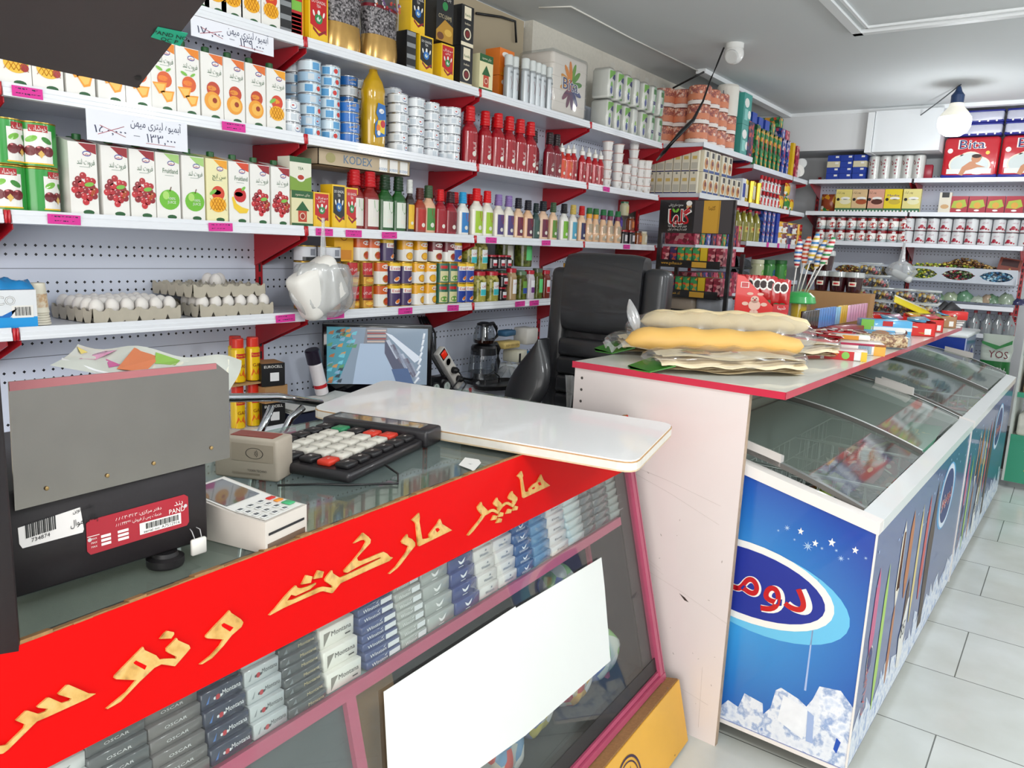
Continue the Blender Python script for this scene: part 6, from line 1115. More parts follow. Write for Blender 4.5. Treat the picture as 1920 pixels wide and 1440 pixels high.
def cone_print(b, m, y):
    for (u, z0_, h, w, c) in ((.12, .36, .3, .06, '#c85a86'), (.26, .13, .5, .05, '#a8d05a'), (.44, .42, .30, .07, '#efe9da'), (.44, .14, .30, .045, '#b8764a'), (.58, .40, .32, .07, '#b8713c'), (.66, .2, .25, .07, '#5a4038'), (.76, .24, .46, .045, '#e0cc84'), (.9, .28, .42, .06, '#c8504a')):
        poly(b, m, [(y+u-w/2, z0_+h*.25), (y+u-w*.4, z0_+h*.8), (y+u, z0_+h), (y+u+w*.4, z0_+h*.8), (y+u+w/2, z0_+h*.25), (y+u+w*.12, z0_), (y+u-w*.12, z0_)], M(c, .4), 2)
    poly(b, m, [(y+.99, .12), (y+.97, .5), (y+1.05, .72), (y+1.09, .5), (y+1.07, .12)], M('#54463c', .5), 2)
    for q in (-.015, .0, .015): b.tube([m(y+.44+q, .48, 3), m(y+.44+q*.3, .68, 3)], .002, M('#5a3a28'), 4)
    txt(b, m, 'CALIPPO', y+.12, .28, .05, RED, 3, rot=pi/2, w=.2); circ(b, m, y+.13, .36, .035, WH, 2, 16, 1.3); circ(b, m, y+.13, .36, .03, NAVY, 3, 16, 1.3)
    poly(b, m, [(y+.62, .12), (y+.6, .24), (y+.68, .36), (y+.71, .36), (y+.7, .14), (y+.66, .1)], WH, 3); txt(b, m, '85', y+.655, .25, .08, BLK, 4)
def freezer(nm_label, q, rz, LN, near=True, seed=0, W=.68):
    f = E('ice_cream_freezer', nm_label, 'freezer', q, rz); za, zb = .832, .985     # rim height at aisle side / at back
    zr = lambda x: za+(zb-za)*(-x/W)
    b = B(); b.add([(0, 0, .05), (-W, 0, .05), (-W, 0, zr(-W)-.035), (0, 0, za-.035)], [(0, 1, 2, 3)], EM)
    b.add([(0, LN, .05), (-W, LN, .05), (-W, LN, zr(-W)-.035), (0, LN, za-.035)], [(3, 2, 1, 0)], SIDEB); b.add([(-W, 0, .05), (-W, LN, .05), (-W, LN, zb-.035), (-W, 0, zb-.035)], [(0, 1, 2, 3)], SIDEB)
    b.add([(0, 0, .05), (0, 0, za-.035), (0, LN, za-.035), (0, LN, .05)], [(0, 1, 2, 3)], SIDEB); b.box(-W+.002, .002, .045, -.002, LN-.002, .05, M('#55585a')); O('cabinet', b, f)
    b = B(); b.box(-.001, -.004, .05, .004, .003, za-.03, RIMW).box(-W, -.005, .046, .004, .002, .058, RIMW); O('corner_trim', b, f)
    art = B(); m = lambda u, v, k: (u, -.0006*k, v)
    fr_art_end(art, m, W, za, zb); logo(art, m, -.36, .545, .92)
    poly(art, m, [(0, .06), (0, .26), (-.04, .30), (-.1, .29), (-.115, .24), (-.13, .21), (-.155, .225), (-.21, .24), (-.225, .225), (-.235, .16), (-.255, .13), (-.26, .165), (-.32, .175), (-.335, .12), (-.37, .13), (-.4, .09), (-W, .1), (-W, .06)], ICE, 1)
    poly(art, m, [(-.01, .2), (-.045, .28), (-.1, .27), (-.09, .17), (-.02, .14)], ICE2, 2); poly(art, m, [(-.12, .2), (-.2, .22), (-.21, .13), (-.13, .1)], M('#eef2f9', .3, noise=.12, ns=30.), 2); poly(art, m, [(-.1, .1), (-.105, .19), (-.125, .2), (-.12, .1)], M('#9fb4dc'), 3); poly(art, m, [(-.03, .1), (-.022, .14), (-.035, .15), (-.04, .11)], M('#1f50b4'), 3)
    poly(art, m, [(-.142, .26), (-.139, .62), (-.137, .62), (-.136, .26)], M('#a9bfe6', .6), 2)
    if near: O('end_print', art, f)
    art = B(); m = lambda u, v, k: (.0006*k, u, v); rr = random.Random(seed)
    pts = [(.0, .055)]; y = 0
    while y < LN: pts.append((y, rr.uniform(.14, .26))); y += rr.uniform(.05, .1); pts.append((min(LN, y), rr.uniform(.13, .25)))
    poly(art, m, pts+[(LN, .055)], ICE2, 1); cone_print(art, m, .0)
    for (u, v) in [(rr.uniform(.05, LN), rr.uniform(.6, .76)) for _ in range(26)]: circ(art, m, u, v, .006, M('#b9cdf0'), 2, 5)
    ly = 1.3 if LN > 1.6 else LN*.65
    circ(art, m, ly, .6, .2, M('#5aa6d8', .4), 1, 28, .7); circ(art, m, ly, .6, .165, M('#d8e2ee'), 2, 28, .82); circ(art, m, ly, .6, .14, M('#24356e'), 3, 28, .82); txt(art, m, 'دومینو', ly, .6, .09, WH, 4, w=.24, off=.03); txt(art, m, 'دومینو', ly, .6, .09, M('#c2404a'), 5, w=.22)
    O('side_print', art, f)
    b = B()   # rim frame following the slope
    def bar(x0, x1, y0, y1, mt, up=.0):
        b.add([(x0, y0, zr(x0)-.035), (x1, y0, zr(x1)-.035), (x1, y1, zr(x1)-.035), (x0, y1, zr(x0)-.035), (x0, y0, zr(x0)+up), (x1, y0, zr(x1)+up), (x1, y1, zr(x1)+up), (x0, y1, zr(x0)+up)], [(0, 3, 2, 1), (4, 5, 6, 7), (0, 1, 5, 4), (1, 2, 6, 5), (2, 3, 7, 6), (3, 0, 4, 7)], mt)
    bar(-W-.006, .006, -.006, .04, RIMW); bar(-W-.006, .006, LN-.04, LN+.003, RIM); bar(-.05, .0065, .04, LN-.04, RIM); bar(-W-.006, -W+.035, .04, LN-.04, RIM); O('rim_frame', b, f)
    arc = lambda t: (-.05-(W-.085)*t, zr(-.05-(W-.085)*t)+.004+.026*sin(pi*min(1, t*.96))**.9)
    for k, (y0, y1, dz) in enumerate(((.045, LN*.5+.02, 0), (LN*.5-.02, LN-.045, .012))):
        b = B(); b.grid(lambda u, v: (arc(u)[0], y0+(y1-y0)*v, arc(u)[1]+dz), 14, 1, LIDG); l_ = O('glass_lid', b, f)
        for yy in (y0, y1-.018):
            b = B(); b.grid(lambda u, v: (arc(u)[0], yy+.018*v, arc(u)[1]+dz+.002), 14, 1, ALU if k == 0 else RIM); b.grid(lambda u, v: (arc(u)[0], yy+(.018 if yy != y0 else 0), arc(u)[1]+dz-.014+.016*v), 14, 1, M('#5c5a56', .4)); O('lid_frame', b, l_)
        hy = y0-.0 if k == 0 else y1-.03; b = B(); x0, x1 = (-.30, -.42) if k == 0 else (-.25, -.42)
        b.add([(x0, hy, arc(.42)[1]+dz-.01), (x1, hy, arc(.62)[1]+dz-.01), (x1, hy, arc(.62)[1]+dz+.028), (x0, hy, arc(.42)[1]+dz+.028), (x0, hy+.03, arc(.42)[1]+dz-.01), (x1, hy+.03, arc(.62)[1]+dz-.01), (x1, hy+.03, arc(.62)[1]+dz+.02), (x0, hy+.03, arc(.42)[1]+dz+.02)], [(0, 3, 2, 1), (4, 5, 6, 7), (0, 1, 5, 4), (1, 2, 6, 5), (2, 3, 7, 6), (3, 0, 4, 7)], M('#c9c4bf', .4)); O('lid_handle', b, l_)
    tb = B(); TUB = M('#a9aeab', .5); x0, x1, y0, y1 = -W+.05, -.055, .055, LN-.055
    tb.add([(x0, y0, .3), (x1, y0, .3), (x1, y1, .3), (x0, y1, .3), (x0, y0, zr(x0)-.03), (x1, y0, zr(x1)-.03), (x1, y1, zr(x1)-.03), (x0, y1, zr(x0)-.03)], [(0, 1, 2, 3), (0, 4, 5, 1), (1, 5, 6, 2), (2, 6, 7, 3), (3, 7, 4, 0)], TUB); O('inner_tub', tb, f)
    nb = 3; bw = (y1-y0)/nb; WIRE = M('#cfd3d0', .4, m=.3)
    for k in range(nb):
        b = B(); ya, yb_ = y0+bw*k+.012, y0+bw*(k+1)-.012; xa, xb = x0+.03, x1-.01; zt, z_b = za-.075, .52
        for z in (zt, zt-.09, z_b+.06, z_b): b.tube([(xa, ya, z), (xb, ya, z), (xb, yb_, z), (xa, yb_, z)], .0028 if z != zt else .0042, WIRE, 4, True)
        nx = 10
        for i in range(1, nx): x = xa+(xb-xa)*i/nx; b.tube([(x, ya, zt), (x, ya, z_b), (x, yb_, z_b), (x, yb_, zt)], .002, WIRE, 4)
        ny_ = 8
        for i in range(1, ny_): y = ya+(yb_-ya)*i/ny_; b.tube([(xa, y, zt), (xa, y, z_b), (xb, y, z_b), (xb, y, zt)], .002, WIRE, 4)
        O('wire_basket', b, f)
    O('caster', B().lathe([(.03, -.012), (.03, .012)], BLK, 14).add([], [], BLK), f, (-.03, .12, .03), rot=(0, pi/2, 0)); O('caster', B().lathe([(.03, -.012), (.03, .012)], BLK, 14), f, (-.03, LN-.12, .03), rot=(0, pi/2, 0)); O('caster', B().lathe([(.03, -.012), (.03, .012)], BLK, 14), f, (-W+.05, .12, .03), rot=(0, pi/2, 0)); O('caster', B().lathe([(.03, -.012), (.03, .012)], BLK, 14), f, (-W+.05, LN-.12, .03), rot=(0, pi/2, 0))
    # goods inside
    R3 = Matrix.Rotation(rz, 3, 'Z'); cnt = 0; ypos = y0+.05
    cl_ = [('#a9b85a', 'lime green'), ('#a8323c', 'dark red'), ('#7d8aa0', 'silver blue'), ('#c9504a', 'red'), ('#8f9a3c', 'olive yellow'), ('#4a5a78', 'navy'), ('#d9d4c8', 'white'), ('#b8763a', 'caramel brown'), ('#5a3a34', 'chocolate brown')]
    for i in range(46 if seed == 1 else 40):
        x = rr.uniform(x0+.12, x1-.09); y = rr.uniform(y0+.09, y1-.1); c, cn = cl_[rr.randrange(9)]; z = .60+rr.uniform(0, .12)
        key = ('icp', c); 
        def fn(c=c):
            b = B(); b.grid(lambda u, v: (.085*(2*u-1), .034*(2*v-1)*(1-.12*cos(u*6.3)), .014*(sin(pi*u)**.5)*(sin(pi*v)**.5)+.002*sin(u*20)), 12, 6, M(c, .25, coat=.6, noise=.18, ns=40.)); b.grid(lambda u, v: (.085*(2*u-1), .034*(2*v-1)*(1-.12*cos(u*6.3)), -.010*(sin(pi*u)**.5)*(sin(pi*v)**.5)), 12, 6, M(c, .25, coat=.6, noise=.18, ns=40.))
            mm = lambda u, v, k: (u, v, .0165+.0003*k); circ(b, mm, -.02, .004, .02, M('#e3ddd0'), 1, 12, .5); circ(b, mm, .03, -.004, .012, M('#c8323a'), 1, 10, .7); return [('wrapper', b)]
        put('ice_cream_pack', proto(key, fn), q+R3 @ Vector((x, y, z)), '%s wrapped ice cream lying in the %s freezer' % (cn, 'near' if near else 'far'), 'ice cream', rr.random()*6, '%s ice creams in the %s freezer' % (cn, 'near' if near else 'far'), rot=(rr.uniform(-.5, .5), rr.uniform(-.5, .5), rr.random()*6))
    return f
fq = Vector((-.362, 2.27, 0)); frz = radians(-1.5)
f1 = freezer('blue ice cream chest freezer nearest the camera, printed end facing out', fq, frz, 1.80, True, 1)
fd = Matrix.Rotation(frz, 3, 'Z') @ Vector((0, 1.812, 0))
f2 = freezer('second blue ice cream chest freezer further down the aisle', fq+fd, frz, 1.93, False, 2)
# green handwritten card, red and white packs in the near freezer
gcp = aty(1735, 800, 3.72); 
gc = B(); P4 = [atz(1675, 818, .80), atz(1722, 778, .80), atz(1768, 800, .80), atz(1735, 858, .80)]; gq = P4[0]; gc.X = Matrix.Translation(-gq)
gc.poly3(P4, M('#5bb08c', .5), (0, 0, .001)); cc_ = sum(P4, Vector())/4; m = frame(cc_+Vector((0, 0, .0012)), dD*1, -OUT, (0, 0, 1)); txt(gc, m, '۳\nبستنی', .0, .0, .05, M('#e6e88a'), 1, off=.012)
O('price_note', gc, None, gq, label='green handwritten note lying under the glass lid of the near freezer', cat='note')
# small blue freezer beyond the counter
mq_ = Vector((-.60, 6.30, 0)); mf = E('small_freezer', 'small dark blue chest freezer beyond the end of the white counter', 'freezer', mq_, frz)
O('cabinet', B().box(-.62, 0, .05, 0, .5, 1.03, M('#123a9c', .3, coat=.5)).box(-.004, -.003, .05, .003, .003, 1.03, M('#b9c4e6')), mf); O('rim_frame', B().rbox(-.76, -.01, 1.03, .01, .63, 1.06, .008, RIM, 1), mf)
b = B(); m = lambda u, v, k: (.0008*k+.001, u, v); circ(b, m, .33, .78, .15, WH, 1, 24, 1.2); circ(b, m, .33, .78, .135, M('#1c2f94'), 2, 24, 1.2); txt(b, m, 'میهن', .33, .8, .12, WH, 3, w=.2); m2 = flat(-.001)
for i in range(3): poly(b, m2, [(-.74, .95-.1*i), (-.4, .89-.1*i), (-.02, .75-.08*i), (-.02, .735-.08*i), (-.4, .87-.1*i), (-.74, .935-.1*i)], M('#2f62c8'), 1)
O('printed_logo', b, mf)
# bag of green lentils
sbq = aty(1862, 700, 7.05); sb2 = E('lentil_sack', 'white and green sack printed GREEN LENTIL standing behind the small freezer', 'sack', (sbq.x, 7.05, .0))
b = B(); 
def sk(z0_, z1_, mt): b.grid(lambda u, v: (.105*(1+.04*sin(v*9+z0_*5))*math.copysign(abs(sin(2*pi*u))**.6, sin(2*pi*u)), -.07*math.copysign(abs(cos(2*pi*u))**.6, cos(2*pi*u))*(1 if z0_+v*(z1_-z0_) < .85 else .4), z0_+v*(z1_-z0_)), 28, 8, mt)
sk(.3, .82, M('#1f7a34', .4, coat=.3)); sk(.82, 1.02, M('#c5cfc2', .4, coat=.3)); m = flat(-.075); txt(b, m, 'YOS', .02, .87, .08, M('#7a2030'), 1, w=.13); txt(b, m, 'GREEN', .0, .75, .06, WH, 1, w=.15); txt(b, m, 'LENTIL', .0, .67, .06, WH, 1, w=.15); poly(b, m, [(-.1, .97), (.02, .94), (.1, .99), (.1, .96), (.0, .91), (-.1, .95)], M('#2f8a44'), 1)
O('sack_body', b, sb2); O('pallet', B().box(-.2, -.12, 0, .2, .12, .3, M('#6b6660', .8)), sb2)
# ================= goods on the far left run =================
X2 = XF2-.012
def L2(px, z, dd=0.): return yat(px, X2-dd, z)
def rowz(k): return (2.275, 1.945, 1.60, 1.25)[k]
def roll(c):
    def fn():
        mt = ramp_mat('roll_print_'+c, [c, '#e9d8cc', c, '#8a4a52', c, c], 45, 'noise', .4)
        b = B().lathe([(.062, 0), (.066, .006), (.066, .03), (.066, .104), (.062, .11)], mt, 20); b.lathe([(.0663, .0), (.0663, .022)], M('#efe6e0', .5), 20, cap=False); b.lathe([(.0663, .026), (.0663, .06)], M(c, .5), 20, cap=False); b.lathe([(.018, .1105), (.0185, .111)], M('#8a8078'), 12); return [('tissue_roll', b)]
    return proto('roll'+c, fn)
z = 2.275
for j, (x, y, n) in enumerate([(X2-.34, 5.11, 3), (X2-.08, 5.11, 3), (X2-.08, 5.27, 3), (X2-.08, 5.43, 3), (X2-.24, 5.20, 3), (X2-.08, 5.60, 2)]):
    for k in range(n): put('tissue_roll', roll('#dd8a66'), (x, y, z+k*.124), 'orange printed tissue roll, %s stack, %s from the bottom' % (o_(j), o_(k)), 'tissue roll', .7*j, 'orange tissue rolls', sc=(1.15, 1.15, 1.1))
rp_ = B().lathe([(.075, 0), (.078, .01), (.078, .2), (.07, .215)], M('#e9e6dc', .5), 22); rp_.lathe([(.02, .2155), (.02, .216)], BLK, 10); poly(rp_, cyl(.079), [(-.06, .08), (-.0, .08), (-.0, .17), (-.06, .17)], M('#1f2f6a'), 1); O('paper_towel_roll', rp_, None, (X2-.08, 5.60, z+.249), label='white paper towel roll with navy label on two orange rolls', cat='paper roll')
def teal(b, m, w, h): circ(b, m, -w*.1, h*.7, w*.3, WH, 1, 10, .7); rect(b, m, -w*.3, h*.15, w*.1, h*.5, M('#8fd0c8'), 1); circ(b, m, w*.3, h*.35, w*.2, WH, 1, 8)
for k in (0, 1): put('tissue_bale', box_goods('teal', .16, .2, .22, M('#3f9e94', .4, coat=.3), teal), (X2-.11, 5.83, z+k*.222), ('upper' if k else 'lower')+' teal tissue bale with white clouds on the high shelf', 'tissue pack', LW, 'teal tissue bales')
def flour(b, m, w, h): circ(b, m, 0, h*.4, w*.36, M('#c98a4a'), 1, 12, 1.2); circ(b, m, w*.1, h*.45, w*.2, M('#7a3a3a'), 2, 10); rect(b, m, -w*.1, h*.7, w*.35, h*.95, BLK, 2); rect(b, m, -w*.5, 0, w*.5, h*.12, M('#2a4a8a'), 1); b.box(-w/2, .0349, 0, -w/2-.0005, -.03, h*.9, M('#e8dfc4'))
def flour2(b, m, w, h): rect(b, m, -w*.3, h*.55, w*.3, h*.7, M('#d9b96a'), 1); rect(b, m, -w*.4, h*.1, w*.4, h*.4, M('#c9c4b4'), 1); rect(b, m, -w*.5, 0, w*.5, h*.04, NAVY, 1); circ(b, m, 0, h*.93, w*.14, M('#8a8a80'), 1, 8)
CRB = M('#e8e0ca', .45, coat=.2)
z = 1.945
for r in (0, 1):
    for i in range(6): put('dessert_box', box_goods('fl2', .055, .03, .142, CRB, flour2), (X2-.36+.062*i, 5.06, z+.144*r), 'cream powder box seen end on, %s row, %s from the left' % (('lower', 'upper')[r], o_(i)), 'box', 0, 'cream powder boxes')
for r in (0, 1):
    for i in range(7 if r == 0 else 5): put('dessert_box', box_goods('fl1', .085, .07, .142, CRB, flour), (X2-.036, 5.13+.1*i+(.0 if i < 3 else .03), z+.144*r), 'cream powder box with a food picture, %s row, %s from the left' % (('lower', 'upper')[r], o_(i)), 'box', LW, 'picture powder boxes')
put('tissue_box', box_goods('whblue', .09, .09, .17, M('#e6e8ea'), lambda b, m, w, h: rect(b, m, -w*.3, h*.2, w*.3, h*.8, M('#22409a'), 1)), (X2-.05, 5.9, z), 'white box with a blue label at the end of the powder boxes', 'box', LW)
FLW = {c: ramp_mat('floral_'+c, cs, 38, 'voronoi', .35) for c, cs in (('g', ['#2f7a4a', '#c9482a', '#3f9a5a', '#e0a03a', '#1f5a3a', '#5ab07a']), ('b', ['#2a4a9a', '#c94a6a', '#3a5ab0', '#d0c0d0', '#1f2f6a', '#5a7ac0']), ('d', ['#2a2a4a', '#8a2a4a', '#3a2a5a', '#c04a3a', '#1a1a3a', '#4a3a7a']), ('r', ['#b0304a', '#d05a6a', '#8a2a3a', '#e0a0a0', '#c03a5a', '#702a3a']))}
def fbox(c, w, h): return proto(('fb', c, w, h), lambda: [('box', B().box(-w/2, -.11, 0, w/2, .11, h, FLW[c] if c in FLW else M(c, .4)))])
z = 2.235
for i, (px, c, w, h, cn) in enumerate([(1405, 'd', .11, .30, 'dark floral'), (1418, 'g', .07, .30, 'green floral'), (1427, 'g', .06, .285, 'green floral'), (1435, 'g', .06, .285, 'green floral'), (1443, 'g', .06, .285, 'green floral'), (1451, 'g', .06, .28, 'green floral'), (1459, 'g', .06, .28, 'green floral'), (1467, 'b', .07, .28, 'blue floral'), (1475, 'b', .07, .28, 'blue floral'), (1485, '#e8bc1c', .06, .28, 'plain yellow'), (1493, 'r', .07, .27, 'red floral')]):
    put('tissue_box', fbox(c, w, h), (X2-.115, L2(px, z), z), '%s tissue box standing upright, %s from the left on the far shelf' % (cn, o_(i)), 'tissue box', LW, 'floral tissue boxes')
for i, (px, c, dz, cn) in enumerate([(1412, '#2a48a8', .305, 'blue'), (1424, '#2a48a8', .29, 'blue'), (1436, '#2a48a8', .29, 'blue'), (1447, 'g', .29, 'green floral'), (1460, 'g', .36, 'green floral'), (1466, 'b', .285, 'blue floral'), (1474, 'r', .285, 'red floral')]):
    put('tissue_box', fbox(c, .10, .075), (X2-.13, L2(px, z), z+dz), '%s tissue box lying on the upright floral boxes, %s from the left' % (cn, o_(i)), 'tissue box', LW, 'tissue boxes lying on top')
def cupb(): return [('cups', B().lathe([(.03, 0), (.042, .09), (.044, .09), (.044, .13)], M('#dfe0de', .4, coat=.2), 14))]
for i, (px, dz, rt) in enumerate([(1503, 0, None), (1508, .05, None), (1512, .1, None)]): put('cup_stack', proto('cupb', cupb), (X2-.06, L2(px, z), z+dz+.045), 'white foam cups lying at the shelf end, %s from below' % o_(i), 'cup stack', 0, 'white foam cups', rot=(radians(90), 0, .3))
o = put('cup_stack', proto('cupc', lambda: [('cup', B().lathe([(.035, 0), (.05, .12), (.052, .125), (.0, .126)], M('#e6e3dc', .5), 18).lathe([(.0375, .03), (.0455, .09)], M('#3a3f66', .5), 18, cap=False))]), (X2-.1, 7.3, z+.052), 'printed paper cup lying on its side in the far left corner', 'cup', 0, rot=(radians(82), 0, .9))
z = 1.945
for i, px in enumerate((1398, 1405, 1412, 1419, 1425)): put('gold_can', can('gcan', .028, .17, [(1, M('#c9ae3a', .2, m=.7))], lambda b, m, r, h: rect(b, m, -.01, h*.2, .01, h*.8, M('#e9e6da'), 1, 3)), (X2-.03-.02*(i % 2), L2(px, z), z), 'tall gold tin, %s from the left on the far shelf' % o_(i), 'tin', LW, 'tall gold tins')
RBT = sauce('#d9d4d2', '#c8202a', '#c8202a', '#c8202a', '', .118, .02)
for r in (0, 1):
    for i in range(6): put('sauce_bottle', RBT, (X2-.03, L2(1430+i*6.5, z), z+r*.12), 'small red and white bottle, %s row, %s from the left, far shelf' % (('lower', 'upper')[r], o_(i)), 'bottle', LW, 'small red and white bottles')
def snack(c1, c2, c3):
    def fn():
        mt = ramp_mat('snack'+c1, [c1, c2, c1, c3, '#f0e8d8', c1], 22, 'voronoi', .25)
        b = B(); 
        for s in (-1, 1): b.grid(lambda u, v: (.08*(2*u-1), s*.03*(sin(pi*u)*sin(pi*v))**.5, .2*v), 10, 8, mt)
        return [('bag', b)]
    return proto('snack'+c1, fn)
for i, (px, dz, c) in enumerate([(1472, 0, ('#d96a2a', '#2a8a4a', '#f0c83a')), (1484, 0, ('#e8c02a', '#d94a2a', '#3a8a3a')), (1482, .125, ('#d96a2a', '#2a8a4a', '#f0c83a')), (1491, .0, ('#d96a2a', '#2a8a4a', '#f0c83a'))]): put('snack_packet', snack(*c), (X2-.05, L2(px, z), z+dz), 'orange and green snack packet on the far left shelf, %s of the group' % o_(i), 'snack packet', LW, 'orange snack packets', sc=(.8, .8, .6))
O('plastic_wrapped_pack', B().rbox(-.13, -.1, 0, .13, .1, .26, .03, M('#b9aeb4', .25, coat=.6, noise=.25, ns=6.), 2), None, (X2-.14, 7.2, z), LW, label='grey plastic wrapped bulky pack in the left back corner', cat='pack')
z = 1.652
def pet():
    b = B().lathe([(.04, 0), (.043, .01), (.043, .17), (.03, .22), (.014, .25), (.014, .265)], M('#8a8428', .1, coat=.8), 16); l = B(); rect(l, cyl(.0432), -.03, .08, .03, .13, M('#c8b45a'), 1, 4); circ(l, cyl(.0432), 0, .11, .012, RED, 2)
    return [('bottle', b), ('label', l), ('cap', B().lathe([(.016, 0), (.016, .02)], M('#c8202a', .4), 12, z=.262))]
for i, (px, dx) in enumerate([(1388, 0), (1393, .09), (1400, .0), (1405, .09), (1411, 0), (1419, .09), (1423, 0)]): put('oil_bottle', proto('pet', pet), (X2-.045-dx, L2(px, z, dx), z), 'olive green oil bottle with a red cap, %s from the left on the far shelf' % o_(i), 'bottle', LW, 'far shelf oil bottles', sc=(.95, .95, .88))
for r in range(3):
    for i, (px, c) in enumerate([(1432, 'b'), (1440, 'b'), (1448, 'b'), (1457, '#2440a8')]): put('packet', fbox(c, .075, .084), (X2-.12, L2(px, z), z+.086*r), '%s packet, %s column, %s level beside the oil bottles' % ('blue patterned' if c == 'b' else 'plain blue', o_(i), o_(r)), 'packet', LW, 'blue packets on the far shelf')
for r in (0, 1):
    for i, (px, k) in enumerate([(1465, 'yell'), (1474, 'redw'), (1483, 'purp'), (1492, 'redw'), (1501, 'gold')]): put('food_tin', TK[k], (X2-.04, L2(px, z), z+CH*r), '%s on the far left shelf, %s row, %s from the left' % (CD[k], ('lower', 'upper')[r], o_(i)), 'tin', LW, 'tins on the far left shelf')
for i, px in enumerate((1441, 1447, 1453)): O('pink_tag', B().box(-.025, -.001, -.02, .025, 0, .02, TAG), None, (XF2+.006, L2(1434+i*20, z-.016)+.02, z-.016), LW, label='small pink price tag on the far left shelf rail, %s from the left' % o_(i), cat='price tag', group='far pink price tags')
z = 1.33
for i, (px, dz) in enumerate([(1398, 0), (1402, .1)]):
    b = B(); b.grid(lambda u, v: (.15*(2*u-1), .05*cos(pi*v)*(1-.3*(2*u-1)**2), .09*sin(pi*v)*(1-.35*u)+.02), 18, 12, ramp_mat('mesh_fabric', ['#23262a', '#3a3f44', '#15171a', '#4a5056'], 160, 'voronoi', .7)); b.rbox(-.15, -.05, 0, .15, .05, .025, .01, M('#15171a', .5), 1)
    O('shoe', b, None, (X2-.08-.02*i, L2(px, z)+.08, z+dz), LW, label=('lower', 'upper')[i]+' black mesh shoe on the far left shelf', cat='shoe')
for i, (px, c, l) in enumerate([(1432, '#c9c9a0', 'pale yellow jar on the far left shelf beside the shoes'), (1453, '#3f8a3a', 'green lidded canister on the far left shelf, left'), (1475, '#3f8f3a', 'green canister on the far left shelf, right')]):
    b = B().lathe([(.055, 0), (.058, .01), (.058, .13), (.05, .15)], M(c, .3, coat=.5), 20); c_ = E('canister', l, 'canister', (X2-.07, L2(px, z), z), LW); O('canister_body', b, c_); O('lid', B().lathe([(.056, 0), (.056, .03), (.05, .034)], M('#2f6a34' if i else '#d8d6b4', .4), 20, z=.148), c_); l_ = B(); circ(l_, cyl(.0583), 0, .07, .03, M('#24509a') if i == 1 else LGR, 1, 12); O('label', l_, c_)
# lower goods behind the rack: fruit powder packets
for zz, nm_ in ((1.60, 'third'), (1.25, 'fourth')):
    for i in range(9): put('powder_box', fbox(['r', 'g', 'b', 'd'][i % 4], .085, .16), (X2-.12, 5.1+.1*i, zz), 'patterned powder box, %s from the left on the %s shelf behind the black rack' % (o_(i), nm_), 'box', LW, 'patterned boxes behind the rack')
# ================= black display rack =================
RY = 4.66; rx0, rx1 = xat(1240, RY, 1.87), xat(1379, RY, 1.87); rw = rx1-rx0; zt, zb_ = aty(1310, 375, RY).z, aty(1310, 438, RY).z
BKM = M('#1b1a1c', .35, coat=.3); rk = E('display_rack', 'black metal display rack with a Persian logo header and powder boxes', 'rack', (rx0, RY, 0))
for nm2, x, y in (('post', .008, .01), ('post', rw-.008, .01), ('post', .008, .3), ('post', rw-.03, .3)): O(nm2, B().box(x-.012, y-.012, 0, x+.012, y+.012, zt if y < .1 else 1.55, BKM), rk)
hb = B().box(0, -.004, zb_, rw, .012, zt, BKM); m = flat(-.004); rect(hb, m, rw*.48, zb_+.004, rw*.98, zt-.004, M('#4a4648', .4), 1); rect(hb, m, rw*.6, zb_+.004, rw*.82, zt-.004, M('#d8a53a', .4), 2); hz = zt-zb_
rect(hb, m, rw*.8, zb_+.004, rw*.81, zt-.004, M('#b8862a'), 3); O('header_board', hb, rk)
lb = B(); txt(lb, m, 'گلها', rw*.27, zb_+hz*.46, .12, WH, 3, w=rw*.33, off=.05); txt(lb, m, 'گلها', rw*.27, zb_+hz*.46, .12, RED, 4, w=rw*.29, off=.015)
for s in (-1, 1): circ(lb, m, rw*.22+s*.012, zb_+hz*.68, .016, LGR, 5, 10, .5, s*.9)
txt(lb, m, 'مجتمع صنایع غذایی', rw*.22, zb_+hz*.85, .02, WH, 3, w=rw*.2); txt(lb, m, 'خریدن گواهی سلامت شما', rw*.26, zb_+hz*.22, .022, WH, 3, w=rw*.26); txt(lb, m, 'قدمت از روستا در ایران', rw*.26, zb_+hz*.12, .022, WH, 3, w=rw*.26)
circ(lb, m, rw*.4, zb_+hz*.8, .018, M('#d9a87a'), 3, 12); circ(lb, m, rw*.4, zb_+hz*.9, .02, WH, 4, 12, .8); txt(lb, m, 'گلها', rw*.71, zb_+hz*.75, .03, M('#6a4a12'), 4); O('lettering', lb, rk)
for k, zz in enumerate((aty(1300, 497, RY).z, aty(1300, 553, RY).z, aty(1300, 590, RY).z)):
    s = B().box(.0, 0, zz-.012, rw-.04, .3, zz-.004, BKM).box(0, -.006, zz-.02, rw-.06, .0, zz+.028, BKM); m = flat(-.006)
    txt(s, m, ('www.golhaco.ir', 'فروش اینترنتی', '')[0] if k == 0 else 'کد همراهی با گلها', rw*.22, zz+.006, .026, M('#d8a53a'), 1, w=rw*.3); rect(s, m, rw*.5, zz-.014, rw*.7, zz+.02, M('#d8a53a'), 1); O('rack_shelf', s, rk)
    if k < 2:
        for i in range(8):
            c = ['r', 'd', 'g', 'g', 'g', '#e2c02a', 'r', 'r'][i]; put('powder_box', fbox(c, .045, .11), (rx0+.045+.052*i, RY+.14, zz+.0), '%s powder box on the black rack, %s row, %s from the left' % ({'r': 'red floral', 'd': 'dark floral', 'g': 'green floral'}.get(c, 'yellow'), ('upper', 'lower')[k], o_(i)), 'box', 0, 'powder boxes on the rack')
